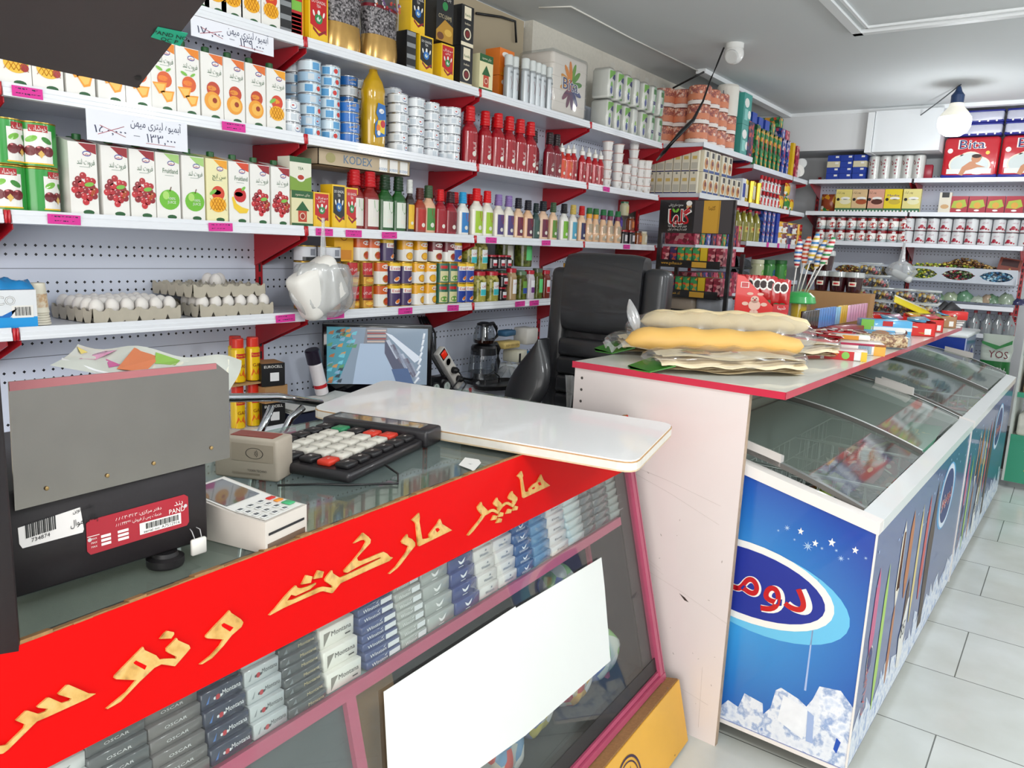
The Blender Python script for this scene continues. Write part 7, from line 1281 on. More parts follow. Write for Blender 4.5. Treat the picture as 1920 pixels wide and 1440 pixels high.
for i, (c, dz) in enumerate((('#c9b8a4', 0), ('#b8bcc4', .07))): O('wrapped_pack', B().rbox(-.1, -.09, 0, .1, .09, .12, .03, M(c, .3, coat=.5, noise=.2, ns=12.), 2), None, (rx0+.16+.2*i, RY+.15, aty(1300, 590, RY).z-.002), label=('tan', 'grey')[i]+' plastic wrapped pack at the bottom of the black rack', cat='pack')
# ================= back wall goods =================
G3 = YF3+.012
def bw(px, z, d=.0): return xat(px, G3+d, z)
z = 2.245
def bluebox(b, m, w, h): rect(b, m, w*.1, h*.55, w*.35, h*.85, WH, 1)
for c in range(3):
    for r in range(4):
        nm3 = 'cream' if (r == 2 and c != 1) else 'blue'; put('tissue_box', box_goods('bl'+nm3, .112, .12, .052, M('#1f3fa0' if nm3 == 'blue' else '#d8cfae', .4), bluebox), (bw(1560+24*c, z)+.0, G3+.06, z+.0535*r), '%s tissue box in the stack on the back wall, %s column, %s from the bottom' % (nm3, o_(c), o_(r)), 'tissue box', 0, 'blue tissue box stack')
def cupbag():
    b = B().lathe([(.05, 0), (.055, .01), (.055, .2), (.045, .21)], M('#e4e3de', .4, coat=.4), 16); m = cyl(.0553); poly(b, m, [(-.03, .12), (-.02, .14), (-.045, .17), (-.05, .14)], DRED, 1)
    for i in range(5): circ(b, m, .003*(-1)**i, .05+.03*i, .009, M('#b04a5a'), 1, 6)
    return [('cups', b), ('wrapper', B().lathe([(.06, 0), (.062, .21), (.02, .235)], FILM(), 14, cap=False))]
for i in range(5): put('cup_pack', proto('cupbag', cupbag), (bw(1633+21*i, z), G3+.07, z), 'wrapped column of white plastic cups on the back wall, %s from the left' % o_(i), 'cup pack', 0, 'wrapped plastic cup columns', sc=(.88, .88, .95))
O('red_packet', B().rbox(-.05, -.02, 0, .05, .02, .12, .008, M('#9a2436', .4), 1), None, (bw(1732, z), G3+.08, z), label='dark red packet beside the wrapped cup columns', cat='packet')
def diaper():
    W4, H4 = .20, .33; b = B().rbox(-W4, -.07, 0, W4, .07, H4, .03, M('#c41e2c', .25, coat=.6), 3); m = flat(-.0705)
    b.rbox(-W4-.002, -.0715, .0, W4+.002, .0715, .035, .012, M('#33389a', .3), 1)
    for (u, v, r, c, k) in ((-.05, .11, .1, '#efe2cc', 1), (.06, .1, .09, '#efe2cc', 1), (.0, .14, .09, '#efe2cc', 1), (-.05, .11, .088, '#cfd8d6', 2), (.06, .1, .078, '#cfd8d6', 2), (.0, .14, .078, '#cfd8d6', 2)): circ(b, m, u, v, r, M(c, .4), k, 20, .8)
    rect(b, m, -.16, .035, .16, .075, M('#e6e6e0'), 3); poly(b, m, [(-.07, .03), (-.05, .09), (.0, .13), (.03, .14), (.05, .11), (.12, .085), (.06, .085), (.02, .07), (-.02, .06), (-.04, .02)], M('#c98a62', .5), 4); circ(b, m, .045, .155, .035, M('#c98a62', .5), 5, 16, .95); circ(b, m, .045, .175, .035, M('#3a2620', .6), 6, 12, .45)
    txt(b, m, 'Bita', .0, .265, .1, WH, 5, w=.2, off=.03); txt(b, m, 'Bita', .0, .265, .1, NAVY, 6, w=.18); circ(b, m, -.15, .22, .02, WH, 3, 10); circ(b, m, .12, .2, .015, YEL, 3, 10); return [('pack', b)]
for i in range(2): put('diaper_pack', proto('diaper', diaper), (bw(1813, z)+.41*i, G3+.09, z), ('left', 'right')[i]+' red diaper pack with a crawling baby picture', 'diaper pack', 0)
def wpk():
    b = B().rbox(-.195, -.07, 0, .195, .07, .098, .02, M('#c9cbdc', .3, coat=.5, noise=.15, ns=14.), 2); b.rbox(-.198, -.073, 0, .198, .073, .022, .008, M('#2f3590', .3), 1); b.rbox(-.198, -.073, .085, .198, .073, .1, .006, M('#2f3590', .3), 1)
    m = flat(-.0735); [circ(b, m, -.15+.06*i, .012, .008, WH, 1, 6) for i in range(6)]; return [('pack', b)]
for r in (0, 1):
    for i in range(2): put('wipes_pack', proto('wpk', wpk), (bw(1813, z)+.41*i, G3+.09, z+.335+.101*r), 'white and navy pack on the %s diaper pack, %s one' % (('left', 'right')[i], ('lower', 'upper')[r]), 'pack', 0, 'white and navy packs')
z = 1.965
put('snack_packet', snack('#c98a1c', '#2a7a3a', '#8a3a1c'), (bw(1549, z), G3+.05, z), 'brown and yellow snack packet at the left of the cake mix boxes', 'snack packet', 0, sc=(.8, 1, .78))
def cake(c2, wd=None):
    def art(b, m, w, h):
        circ(b, m, w*.1, h*.45, w*.34, M(c2), 1, 14, .5); circ(b, m, w*.1, h*.6, w*.3, WH, 1, 12, .3); rect(b, m, -w*.5, 0, w*.5, h*.16, M('#2f6a4a'), 1)
        for i in range(5): rect(b, m, -w*.5+w*.2*i, 0, -w*.4+w*.2*i, h*.08, WH, 2)
        txt(b, m, wd or 'پودر کیک', -w*.2 if not wd else 0, h*.85 if not wd else h*.72, h*.13, M('#4a3a1c') if not wd else M('#4a2a8a'), 2, w=w*.45 if not wd else w*.7); circ(b, m, -w*.34, h*.55, w*.1, BLK, 2, 8)
    return art
for i, (px, c, c2, wd, l) in enumerate([(1579, '#e2d27a', '#e8e2c0', None, 'pale yellow'), (1609, '#d8b98a', '#a8502a', None, 'beige'), (1638, '#d9a08a', '#5a2a1c', None, 'salmon'), (1671, '#e8ce2a', '#c9b03a', 'Medix', 'bright yellow'), (1706, '#e2d68a', '#e8e4b8', None, 'cream')]):
    put('cake_mix_box', box_goods('cake'+c, .138, .05, .195, M(c, .4), cake(c2, wd)), (bw(px, z), G3+.03, z), l+' cake mix box on the back wall, %s from the left' % o_(i), 'box', 0, 'cake mix boxes')
def jelly(b, m, w, h): poly(b, m, [(-w*.45, h*.3), (w*.1, h*.25), (w*.45, h*.4), (w*.3, h*.8), (-w*.35, h*.7)], M('#a8b83a'), 1); circ(b, m, 0, h*.45, w*.2, M('#d9a03a'), 2, 10); circ(b, m, 0, h*.15, w*.16, WH, 2, 8, .4)
put('dessert_box', box_goods('wb2', .09, .05, .165, M('#ddd6c4'), lambda b, m, w, h: (rect(b, m, -w*.3, h*.75, w*.3, h, BLK, 1), circ(b, m, 0, h*.3, w*.35, M('#c9a070'), 1, 10, .6))), (bw(1769, z), G3+.03, z), 'white dessert box with a black top corner on the back wall', 'box', 0)
for i in range(6): put('jelly_box', box_goods('jelly', .125, .05, .125+.008*i if False else .135, M('#a82436', .4), jelly), (bw(1796, z)+.13*i, G3+.03, z), 'dark red jelly box on the back wall, %s from the left' % o_(i), 'box', 0, 'jelly boxes')
z = 1.705
TR1 = can('paste', .042, .105, [(.25, M('#b9c4c4', .3)), (.5, WH), (.25, M('#8a1c24', .35))], lambda b, m, r, h: (circ(b, m, 0, h*.35, r*.75, M('#a81c22'), 1, 14, .8), circ(b, m, 0, h*.8, r*.4, M('#d8d8d8'), 2, 10, .6), circ(b, m, -r*.3, h*.4, r*.2, M('#e06a5a'), 2, 8)), '#b0b4b4')
TR2 = can('paste2', .046, .105, [(1, M('#d6d7d8', .35, coat=.3))], lambda b, m, r, h: (circ(b, m, -r*.2, h*.35, r*.35, M('#a81c34'), 1, 10), circ(b, m, r*.3, h*.25, r*.2, M('#a81c34'), 1, 8), circ(b, m, -r*.6, h*.25, r*.2, M('#8a1c34'), 1, 8), circ(b, m, r*.7, h*.2, r*.14, M('#a81c34'), 1, 8), txt(b, m, 'چین چین', r*.1, h*.75, r*.45, M('#a84a6a'), 2, w=r*.9), rect(b, m, -r*1.3, 0, r*1.3, h*.05, M('#8a3040'), 1, 8)), '#9a9c9c')
for r in (0, 1):
    for i in range(9): put('tomato_paste_tin', TR1, (bw(1534, z)+.087*i, G3+.05, z+.107*r), 'red tomato paste tin on the back wall, %s row, %s from the left' % (('lower', 'upper')[r], o_(i)), 'tin', random.uniform(-.5, .5), 'red tomato paste tins')
    for i in range(10): put('tomato_paste_tin', TR2, (bw(1697, z)+.096*i, G3+.055, z+.107*r), 'white tomato paste tin with red dots, %s row, %s from the left' % (('lower', 'upper')[r], o_(i)), 'tin', random.uniform(-.6, .6), 'white tomato paste tins')
# candy bins with oval windows
for k, (xa, xb, cs) in enumerate([(-2.13, -1.29, [['#6a3a2a', '#c9b03a', '#3a2018'], ['#a8642a', '#d9c06a', '#5a2a18'], ['#4a3a2a', '#c9b890', '#8a7a4a']]), (-1.26, -.42, [['#8aa83a', '#e0d84a', '#3a6a2a', '#e6e8c0'], ['#a82a3a', '#c9c9a8', '#3a2a2a', '#4a7a3a'], ['#4a8ab0', '#d0e6f0', '#2a5a8a', '#8ac0d8']])]):
    wq = xb-xa; cb2 = E('candy_bin', ('left', 'right')[k]+' white candy bin with three oval windows on the back wall', 'candy bin', (xa, YF3-.01, 1.395)); PW2 = M('#dfe5ee', .35, coat=.3)
    b = B(); m = lambda u, v, kk: (u, -.0005*kk-.0+.05*(1-v/.12), v)   # board leans back
    # front board built as strips around the ovals
    N = 60; ry_, rx_ = .042, wq*.135; cx = [wq*(.17+.33*i) for i in range(3)]
    for i in range(N):
        u0, u1 = wq*i/N, wq*(i+1)/N
        def hh_(u):
            for c in cx:
                t = (u-c)/rx_
                if abs(t) < 1: return ry_*math.sqrt(1-t*t)
            return 0
        h0, h1 = hh_(u0), hh_(u1)
        if h0 == 0 and h1 == 0: b.add([m(u0, 0, 0), m(u1, 0, 0), m(u1, .12, 0), m(u0, .12, 0)], [(0, 1, 2, 3)], PW2)
        else:
            b.add([m(u0, 0, 0), m(u1, 0, 0), m(u1, .06-h1, 0), m(u0, .06-h0, 0)], [(0, 1, 2, 3)], PW2); b.add([m(u0, .06+h0, 0), m(u1, .06+h1, 0), m(u1, .12, 0), m(u0, .12, 0)], [(0, 1, 2, 3)], PW2)
    b.box(0, .05, -.002, wq, .34, .004, PW2).box(0, .02, 0, .004, .34, .11, PW2).box(wq-.004, .02, 0, wq, .34, .11, PW2); O('bin_body', b, cb2)
    for i, c in enumerate(cs):
        bb = B(); rr = random.Random(i+k*5)
        cm = [M(h, .2, coat=.6) for h in c]
        for j in range(200):
            x = cx[i]+rr.uniform(-1, 1)*rx_*1.1; y = rr.uniform(.06, .2); zz = rr.uniform(.005, .115 if not (k == 1 and i < 2) else .125)
            y = max(y, .052*(1-zz/.12)+.014); bb.ell((x, y, zz), (.013, .009, .009), cm[j % len(cm)], 6, 4)
        O('wrapped_sweets', bb, None, (xa, YF3-.01, 1.395), label='loose wrapped sweets behind the %s oval window of the %s candy bin' % (('left', 'middle', 'right')[i], ('left', 'right')[k]), cat='sweets', kind='stuff')
bb = B(); rr = random.Random(8)
for j in range(260): a = rr.random(); x = -.82+.16*(rr.gauss(0, 1)); zz = .12+.075*math.exp(-((x+.82)/.15)**2)*rr.random()+.005; bb.ell((x+1.26, rr.uniform(.1, .25), zz), (.014, .01, .008), M(['#6a3f22', '#a8803a', '#3a2216', '#c9a860'][j % 4], .25, coat=.6), 6, 4)
O('sweets_heap', bb, None, (-1.26, YF3-.01, 1.395), label='brown and gold sweets heaped above the right candy bin', cat='sweets', kind='stuff')
bb = B(); [bb.ell((rr.uniform(0, .42), rr.uniform(.1, .2), .115+rr.uniform(0, .03)), (.014, .01, .009), M(['#a8b83a', '#d8d84a', '#4a7a2a'][j % 3], .25, coat=.6), 6, 4) for j in range(70)]; O('sweets_heap', bb, None, (-1.2, YF3-.01, 1.395), label='green and yellow sweets heaped above the right candy bin', cat='sweets', kind='stuff')
O('chocolate_box', B().box(-.08, -.02, 0, .08, .02, .11, M('#7a3a2c', .4)).box(-.06, -.021, .04, .06, -.02, .1, M('#3a1c1c')), None, (-.50, YF3+.1, 1.50), rot=(radians(-25), radians(8), 0), label='brown box leaning at the right end of the candy bin', cat='box')
bg2 = B(); bc2 = aty(1690, 500, YF3-.09)
def bf2(u, v): a = 2*pi*u; zz = .34*v; r = .125*max(0, 1-abs(zz-.08)/.1)**.5 if zz < .16 else 0; r = max(r, .008+.32*max(0, .33-zz)**1.0*.35*(zz > .05)); r *= 1+.12*sin(a*5+zz*20); return (r*sin(a), .5*r*cos(a), zz)
bg2.grid(bf2, 30, 18, glassy('bag_film', '#f5f7f8')); hb2 = E('plastic_bag', 'clear plastic bag hanging before the candy bins on the back wall', 'bag', (bc2.x, bc2.y, aty(1690, 527, YF3-.09).z)); O('bag_film', bg2, hb2); O('white_contents', B().rbox(-.09, -.03, 0, .09, .03, .06, .02, M('#e2e2de', .6), 2), hb2, (.0, 0, .015), rot=(0, .4, 0))
# lower back wall
bb = E('bag_pile', 'green and clear herb bags piled on the low back wall shelf', 'bags', (bw(1850, 1.215), G3+.12, 1.217)); 
for i, (x, c) in enumerate([(-.38, '#6a8a6a'), (-.28, '#9aa88a'), (-.18, '#5f8a6a'), (-.08, '#b0b8a8'), (.02, '#5a7a5a'), (.12, '#8a9a84'), (.22, '#2f2f5a'), (-.0, '#a8927a')]):
    b = B(); b.grid(lambda u, v: (x+.09*(2*u-1), -.05*cos(pi*v)*sin(pi*u), .02+(.05+.02*(i % 3))*sin(pi*v)*sin(pi*u)+.012*sin(u*22+i)*sin(v*15)), 14, 8, M(c, .3, coat=.5, noise=.35, ns=30.)); O('herb_bag', b, bb)
def vin():
    return [('bottle', B().lathe([(.05, 0), (.054, .01), (.052, .09), (.03, .13), (.014, .16), (.014, .18)], M('#8f9496', .08, coat=.9, noise=.1), 16)), ('cap', B().lathe([(.017, 0), (.016, .022)], M('#a02a34', .4), 12, z=.178)), ('handle', B().tube([(.02, 0, .17), (.05, 0, .17), (.055, 0, .12), (.03, 0, .11)], .005, M('#9aa0a2', .2), 6)), ('label', (lambda l: (poly(l, cyl(.0535), [(-.04, .05), (-.035, .035), (.03, .085), (.025, .1)], M('#a81c28'), 1), l)[1])(B()))]
for i, px in enumerate((1797, 1822, 1846, 1867, 1888)): put('glass_jug', proto('vin', vin), (bw(px, .985), G3+.07, .987), 'clear glass jug with a dark red cap on the back wall, %s from left' % o_(i), 'jug', 0, 'glass jugs', sc=(.85, .85, .92))
# green and white produce stand at the right edge
gs = E('produce_stand', 'green and white produce stand at the right edge of the view', 'stand', (-.25, 6.35, 0), radians(-4)); GG = M('#3a9a78', .4)
O('stand_front', B().box(0, 0, .05, .9, .02, .36, GG), gs); lb = B(); poly(lb, flat(-.001), [(.09, .28), (.13, .31), (.24, .31), (.24, .28), (.15, .285), (.12, .26)], WH, 1); poly(lb, flat(-.001), [(.13, .28), (.17, .28), (.14, .15), (.11, .15)], WH, 1); poly(lb, flat(-.001), [(.118, .18), (.148, .18), (.14, .14), (.108, .14)], YEL, 2); O('stand_lettering', lb, gs)
for zz in (.36, .66, .95): O('shelf_board', B().box(0, 0, zz, .9, .4, zz+.015, M('#e2e4da', .5)).box(0, -.004, zz-.005, .9, 0, zz+.03, GG), gs)
O('side_board', B().box(-.015, 0, .05, 0, .4, 1.3, M('#c9cfc8', .5)), gs)
for i, (zz, c) in enumerate(((.376, '#e0dfd4'), (.676, '#b8946a'), (.966, '#d09a84'))): O('stand_carton', B().rbox(.02, .05, zz, .5, .35, zz+.16, .02, M(c, .5, noise=.25, ns=25.), 2), None, gs.location, gs.rotation_euler.z, label=('white', 'tan', 'pinkish')[i]+' goods on the %s level of the green produce stand' % ('lowest', 'middle', 'top')[i], cat='carton')
# ================= ceiling things =================
bl = aty(1790, 225, 6.55); br_ = 24/FP*ray(1790, 225).dot(CW)*0+.105
lm = E('hanging_bulb', 'large lit white bulb hanging from the ceiling on a wire', 'lamp', bl)
O('glass_globe', B().lathe([(0, -.115), (.05, -.11), (.09, -.085), (.108, -.045), (.11, 0), (.105, .02)], M('#ffffff', .4, e=4.), 24), lm); O('bulb_neck', B().lathe([(.105, .02), (.085, .05), (.05, .09), (.045, .115)], M('#e9e6d8', .4, e=.5), 24), lm); O('socket', B().lathe([(.042, .11), (.044, .17), (.025, .195), (.012, .23)], M('#27406a', .4), 16), lm)
top = atz(1802, 158, CEIL); O('wire', B().tube([(0, 0, .22), top-bl], .004, M('#3a4a5a'), 5), lm)
lp = bpy.data.lights.new('bulb_light', 'POINT'); lp.energy = 16; lp.shadow_soft_size = .11; lp.color = (.93, .97, 1); lo = bpy.data.objects.new('bulb_light', lp); COL.objects.link(lo); lo.location = bl-Vector((0, 0, .2))
cl2 = atz(1706, 208, CEIL); O('cable', B().tube([top, top+(cl2-top)*.4-Vector((0, 0, .05)), top+(cl2-top)*.8-Vector((0, 0, .09)), cl2-Vector((0, .0, .1)), cl2-Vector((.03, 0, .2)), cl2-Vector((.06, 0, .12)), cl2], .005, M('#5a5f62'), 5), label='grey wire looping from the bulb to a ceiling clip', cat='cable'); O('cable_clip', B().rbox(-.03, -.02, -.1, .03, .02, 0, .01, M('#c9c8c0', .5), 1), None, cl2, label='small wire bundle clip under the ceiling left of the bulb', cat='clip')
cc = atz(1378, 82, CEIL); cv = E('security_camera', 'white dome security camera on the ceiling with a black cable', 'camera', cc, radians(-20)); O('mount', B().lathe([(.055, -.03), (.055, 0)], M('#e9e9e6', .4), 20), cv); O('dome', B().ell((0, 0, -.06), (.06, .06, .06), M('#ecebe8', .3, coat=.3), 18, 10), cv)
O('lens', B().lathe([(.042, 0), (.04, .012), (.034, .014)], M('#d8d8d6', .4), 20).lathe([(.033, .0135), (.0, .0136)], M('#26282c', .1, coat=1.), 18, cap=False), cv, (.025, -.045, -.085), rot=(radians(115), 0, radians(20)))
pts = [atz(1357, 90, CEIL-.02), atx(1345, 120, -2.1), atx(1332, 150, -2.15), atx(1318, 190, -2.12), atx(1300, 225, -2.10), atx(1275, 250, -2.12), atx(1245, 285, -2.2), atx(1232, 300, -2.3)]
O('cable', B().tube(pts, [.006, .006, .006, .007, .012, .014, .012, .008], BLK, 6), label='black cable running from the security camera down past the shelf', cat='cable')
O('cable', B().tube([atx(1262, 165, -2.5), atx(1320, 135, -2.25)], .007, BLK, 5), label='short black cable rising to the ceiling trim', cat='cable'); O('cable', B().tube([atz(1320, 138, CEIL-.01), atz(1180, 70, CEIL-.006), atz(1070, 12, CEIL-.006), atz(1010, 14, CEIL-.006)], .005, M('#e4e2da'), 5), label='thin white cable stapled along the ceiling', cat='cable')
O('wall_board', B().box(-2.80, 3.1, 2.25, -2.76, 3.78, CEIL-.02, M('#b8a98e', .7)), label='beige board fixed to the wall behind the black tea boxes', cat='board'); O('wall_cable', B().tube([atx(893, 25, -2.74), atx(940, 32, -2.74), atx(966, 40, -2.74), atx(968, 80, -2.74)], .007, BLK, 6), label='black cable over the beige board', cat='cable')
# ================= goods on the white counter =================
def ppm(p): return FP/(p-Vector((0, 0, H))).dot(CW)
# bread loaves: axis runs across the counter
def along(pa, pb, z): a, c = atz(pa[0], pa[1], z), atz(pb[0], pb[1], z); return a, c
BRD = M('#ecbc68', .55, noise=.22, ns=7.); BRW = M('#f2dcae', .6, noise=.15, ns=9.)
bb = E('bread_bag', 'knotted clear plastic bag wrapped around the long golden loaves', 'bread bag', atz(1340, 640, 1.2)); bq0 = bb.location.copy()
def loaf(a, c, r, mat, nm, lab, sag=.0):
    ax = (c-a); Ln = ax.length; ax.normalize(); side_ = Vector((-ax.y, ax.x, 0)).normalized(); b = B(); o = (a+c)/2
    def f(u, v):
        t = 2*u-1; k = (1-abs(t)**5)**.5; an = 2*pi*v; return tuple(ax*(t*Ln/2)+side_*(r*1.25*k*cos(an))+Vector((0, 0, r*k*sin(an)*(1 if sin(an) > 0 else .75)+.004*sin(t*14)-sag*t*t)))
    b.grid(f, 30, 18, mat); O(nm, b, None, o, label=lab, cat='bread')
zl = ZC+.075
a, c = along((1172, 636), (1508, 652), zl); loaf(a, c, .05, BRD, 'bread_loaf', 'front golden baguette loaf in the clear bag on the counter')
a2, c2 = along((1200, 600), (1520, 612), ZC+.125); loaf(a2, c2, .046, BRW, 'bread_loaf', 'rear paler baguette loaf in the clear bag on the counter')
FB = glassy('bread_film', '#fdfdfd', .05, .08, .03, fk=.22)
b = B(); b.X = Matrix.Translation(-bq0); A_ = (a+a2)/2; C_ = (c+c2)/2; ax = (C_-A_); Ln = ax.length; ax.normalize(); sd = Vector((-ax.y, ax.x, 0)).normalized(); rr = random.Random(3)
def ff(u, v):
    t = 2.16*u-1.08; k = max(0, 1-abs(t/1.09)**6)**.5; an = 2*pi*v; w_ = 1+.05*sin(u*30+v*12)+.04*sin(u*61+v*31); return A_+ax*(Ln/2*(t+1))+sd*(.105*k*cos(an)*w_)+Vector((0, 0, .002+.062*k*sin(an)*w_+.02*k*cos(an)))
b.grid(ff, 70, 26, FB); O('bag_film', b, bb)
kn = atz(1197, 600, ZC+.14); b = B(); b.X = Matrix.Translation(-bq0)
b.grid(lambda u, v: kn+Vector((-.04*v+.022*cos(2*pi*u)*sin(pi*v*.9+.2), .022*sin(2*pi*u)*sin(pi*v*.9+.2), -.05+.12*v)), 12, 8, glassy('bag_film', '#f5f7f8')); k2 = atz(1150, 655, ZC+.03); b.grid(lambda u, v: k2+Vector((.05*(u-.5)*(1+v), .02*(v-.5), .012*sin(u*9)+.02*v)), 8, 4, glassy('bag_film', '#f5f7f8')); O('bag_knot', b, bb)
# flat bread packs
FLB = M('#e6d3ac', .8, noise=.2, ns=35.); GRC = M('#4aa832', .35, coat=.4); ORC = M('#e0701c', .35, coat=.4)
def lavash(pa, pb, z, wd, th, name, lab, cap=(0, 1), colr=GRC, rgt=False):
    a, c = along(pa, pb, z); ax = (c-a); Ln = ax.length; ax.normalize(); sd = Vector((-ax.y, ax.x, 0)).normalized(); o = E(name, lab, 'bread', a)
    b = B(); rr = random.Random(int(pa[0]))
    for k in range(7):
        zz = th*k/7; b.grid(lambda u, v: tuple(ax*(Ln*(.1+.86*u))+sd*(wd*(v-.5)*(1-.35*abs(2*u-1)**4)+.006*rr.random())+Vector((0, 0, zz+.011+.006*sin(u*11+k)+.004*sin(v*9)))), 14, 5, FLB)
    b.grid(lambda u, v: tuple(ax*(Ln*(.09+.88*u))+sd*(wd*.5*cos(pi*v)*(1-.3*abs(2*u-1)**4))+Vector((0, 0, th*.5+th*.62*sin(pi*v)*(1-.5*abs(2*u-1)**3)+.004*sin(u*25)))), 22, 10, M('#ead9b6', .7, noise=.2, ns=28.)); O('flat_breads', b, o)
    b = B(); b.grid(lambda u, v: tuple(ax*(Ln*1.02*u)+sd*((wd*.54*sin(pi*min(1, u*1.0))**.35+.0)*cos(2*pi*v))+Vector((0, 0, th*.86+(th*.75*sin(pi*u)**.3+.003)*sin(2*pi*v)+.004*sin(u*40+v*20)))), 36, 18, FB); O('wrapper', b, o)
    mt = lambda u, v, k: tuple(ax*u+sd*v+Vector((0, 0, th*1.24+.0006*k)))
    b = B(); e = Ln*.0
    for s in (-1, 1): b.poly3([tuple(ax*-.03+sd*(wd*.02)), tuple(ax*(-.02)+sd*(wd*.42)), tuple(ax*(Ln*.15)+sd*(wd*.40)+Vector((0, 0, th*.8))), tuple(ax*(Ln*.16)-sd*(wd*.46)+Vector((0, 0, th*.5))), tuple(ax*(Ln*.03)-sd*(wd*.3))], colr, (0, 0, .004))
    if rgt: b.poly3([tuple(ax*(Ln*.86)+sd*(wd*.4)+Vector((0, 0, th*.9))), tuple(ax*(Ln*1.0)+sd*(wd*.2)+Vector((0, 0, th*.3))), tuple(ax*(Ln*1.0)-sd*(wd*.3)), tuple(ax*(Ln*.84)-sd*(wd*.45)+Vector((0, 0, th*.6)))], colr, (0, 0, .004))
    O('printed_end', b, o); b = B(); cu, cv = Ln*.33, 0
    poly(b, mt, [(cu-.05, cv+.02), (cu+.05, cv+.03), (cu+.035, cv-.045), (cu-.03, cv-.04)], M('#c98a4a', .5, noise=.3, ns=60.), 1); circ(b, mt, cu, cv+.035, .04, M('#a8b85a'), 2, 12, .5)
    for i in range(7): b.tube([mt(cu-.03+.01*i, cv+.04, 3), mt(cu-.025+.008*i, cv-.02, 5), mt(cu-.02+.007*i, cv-.04, 3)], .0012, M('#e6c274'), 4)
    circ(b, mt, Ln*.58, .02, .02, WH, 1, 10); circ(b, mt, Ln*.58, .02, .012, RED, 2, 8); O('printed_picture', b, o)
lavash((1132, 660), (1420, 668), ZC, .18, .055, 'flatbread_pack', 'rear flatbread pack with a green printed end on the counter')
lavash((1200, 694), (1505, 700), ZC, .17, .05, 'flatbread_pack', 'front flatbread pack with a green end near the counter edge')
lavash((1330, 672), (1565, 668), ZC+.004, .15, .05, 'flatbread_pack', 'right flatbread pack with an orange printed end', colr=ORC, rgt=True)
# red display cartons
p = cpos(1420, -.56); s_ = 1/ppm(p); bw_, bh = 44*s_, 42*s_; cz = radians(20)
def redcart():
    w, d, h = .115, .09, .085; b = B().box(-w, -d, 0, w, d, h, RED); m = flat(-d)
    poly(b, m, [(-w, h*.9), (-w*.3, h*.25), (w*.1, 0), (w, 0), (w, h*.0+.002), (w*.2, h*.04)], M('#a80f1a'), 1); circ(b, m, -w*.75, h*.12, .012, WH, 2, 8, .5); return b
pE = E('display_carton', 'lower red cardboard display carton on the counter', 'carton', p, cz); O('carton', redcart(), pE)
pE = E('display_carton', 'upper red display carton with a bunny picture, filled with red packets', 'carton', p+Vector((0, 0, .086)), cz); w, d, h = .115, .09, .2
b = B(); f3 = [(-w, 0), (w, 0), (w, .05), (w*.55, .06), (-w*.72, h), (-w, h+.006)]
for yy in (-d, d-.003): b.poly3([(x, yy, z) for x, z in f3], M('#e01f1c', .35, coat=.3), (0, .003, 0))
b.box(-w, -d, 0, -w+.003, d, h+.004, M('#c41a1a')).box(w-.003, -d, 0, w, d, .05, RED).box(-w, -d, 0, w, d, .004, RED); m = flat(-d-.0005)
rect(b, m, -w, .0, w, .042, M('#4aa84a', .4), 1); PKB = M('#efc6b4', .5)
for (u, v, r, sy) in ((-.03, .075, .026, .9), (-.03, .1, .018, .9), (-.052, .125, .014, .45), (-.008, .125, .014, .45), (-.07, .08, .014, .6), (.01, .08, .014, .6), (-.038, .045, .01, .8), (-.022, .045, .01, .8)): circ(b, m, u, v, r, PKB, 2, 12, sy)
circ(b, m, -.03, .098, .005, M('#a82a2a'), 3, 8); circ(b, m, -.038, .105, .003, BLK, 3, 6); circ(b, m, -.024, .105, .003, BLK, 3, 6); rect(b, m, -.095, .15, -.06, .175, WH, 2); rect(b, m, -.092, .152, -.063, .173, RED, 3); txt(b, m, 'شیبا', .04, .03, .022, WH, 2); rect(b, m, .05, .05, w, .085, M('#c8202a'), 2); txt(b, m, 'شیبا', .085, .07, .02, WH, 3); O('carton', b, pE)
q = Matrix.Rotation(cz, 3, 'Z')
for r in range(3):
    for i in range(7):
        def fn():
            b = B(); 
            for s in (-1, 1): b.grid(lambda u, v: (.028*(2*u-1), s*.008*(sin(pi*u)*sin(pi*v))**.5, .125*v+.003*sin(u*18)*v), 8, 6, M('#c0141c', .2, coat=.8, noise=.2, ns=30.))
            circ(b, flat(-.0085), 0, .09, .02, WH, 1, 10, 1.3); circ(b, flat(-.0085), 0, .09, .015, M('#3a2a2a'), 2, 8, 1.2); circ(b, flat(-.0085), 0, .015, .014, DGR, 1, 8, .6); return [('packet', b)]
        off = q @ Vector((-.085+.029*i, -.06+.06*r, .05+.028*(1 if i < 5 else .6))); put('candy_packet', proto('redpk', fn), p+Vector((0, 0, .086))+off, 'red foil candy packet in the bunny carton, %s row, %s from the left' % (o_(r), o_(i)), 'candy', cz+random.uniform(-.3, .3), 'red candy packets')
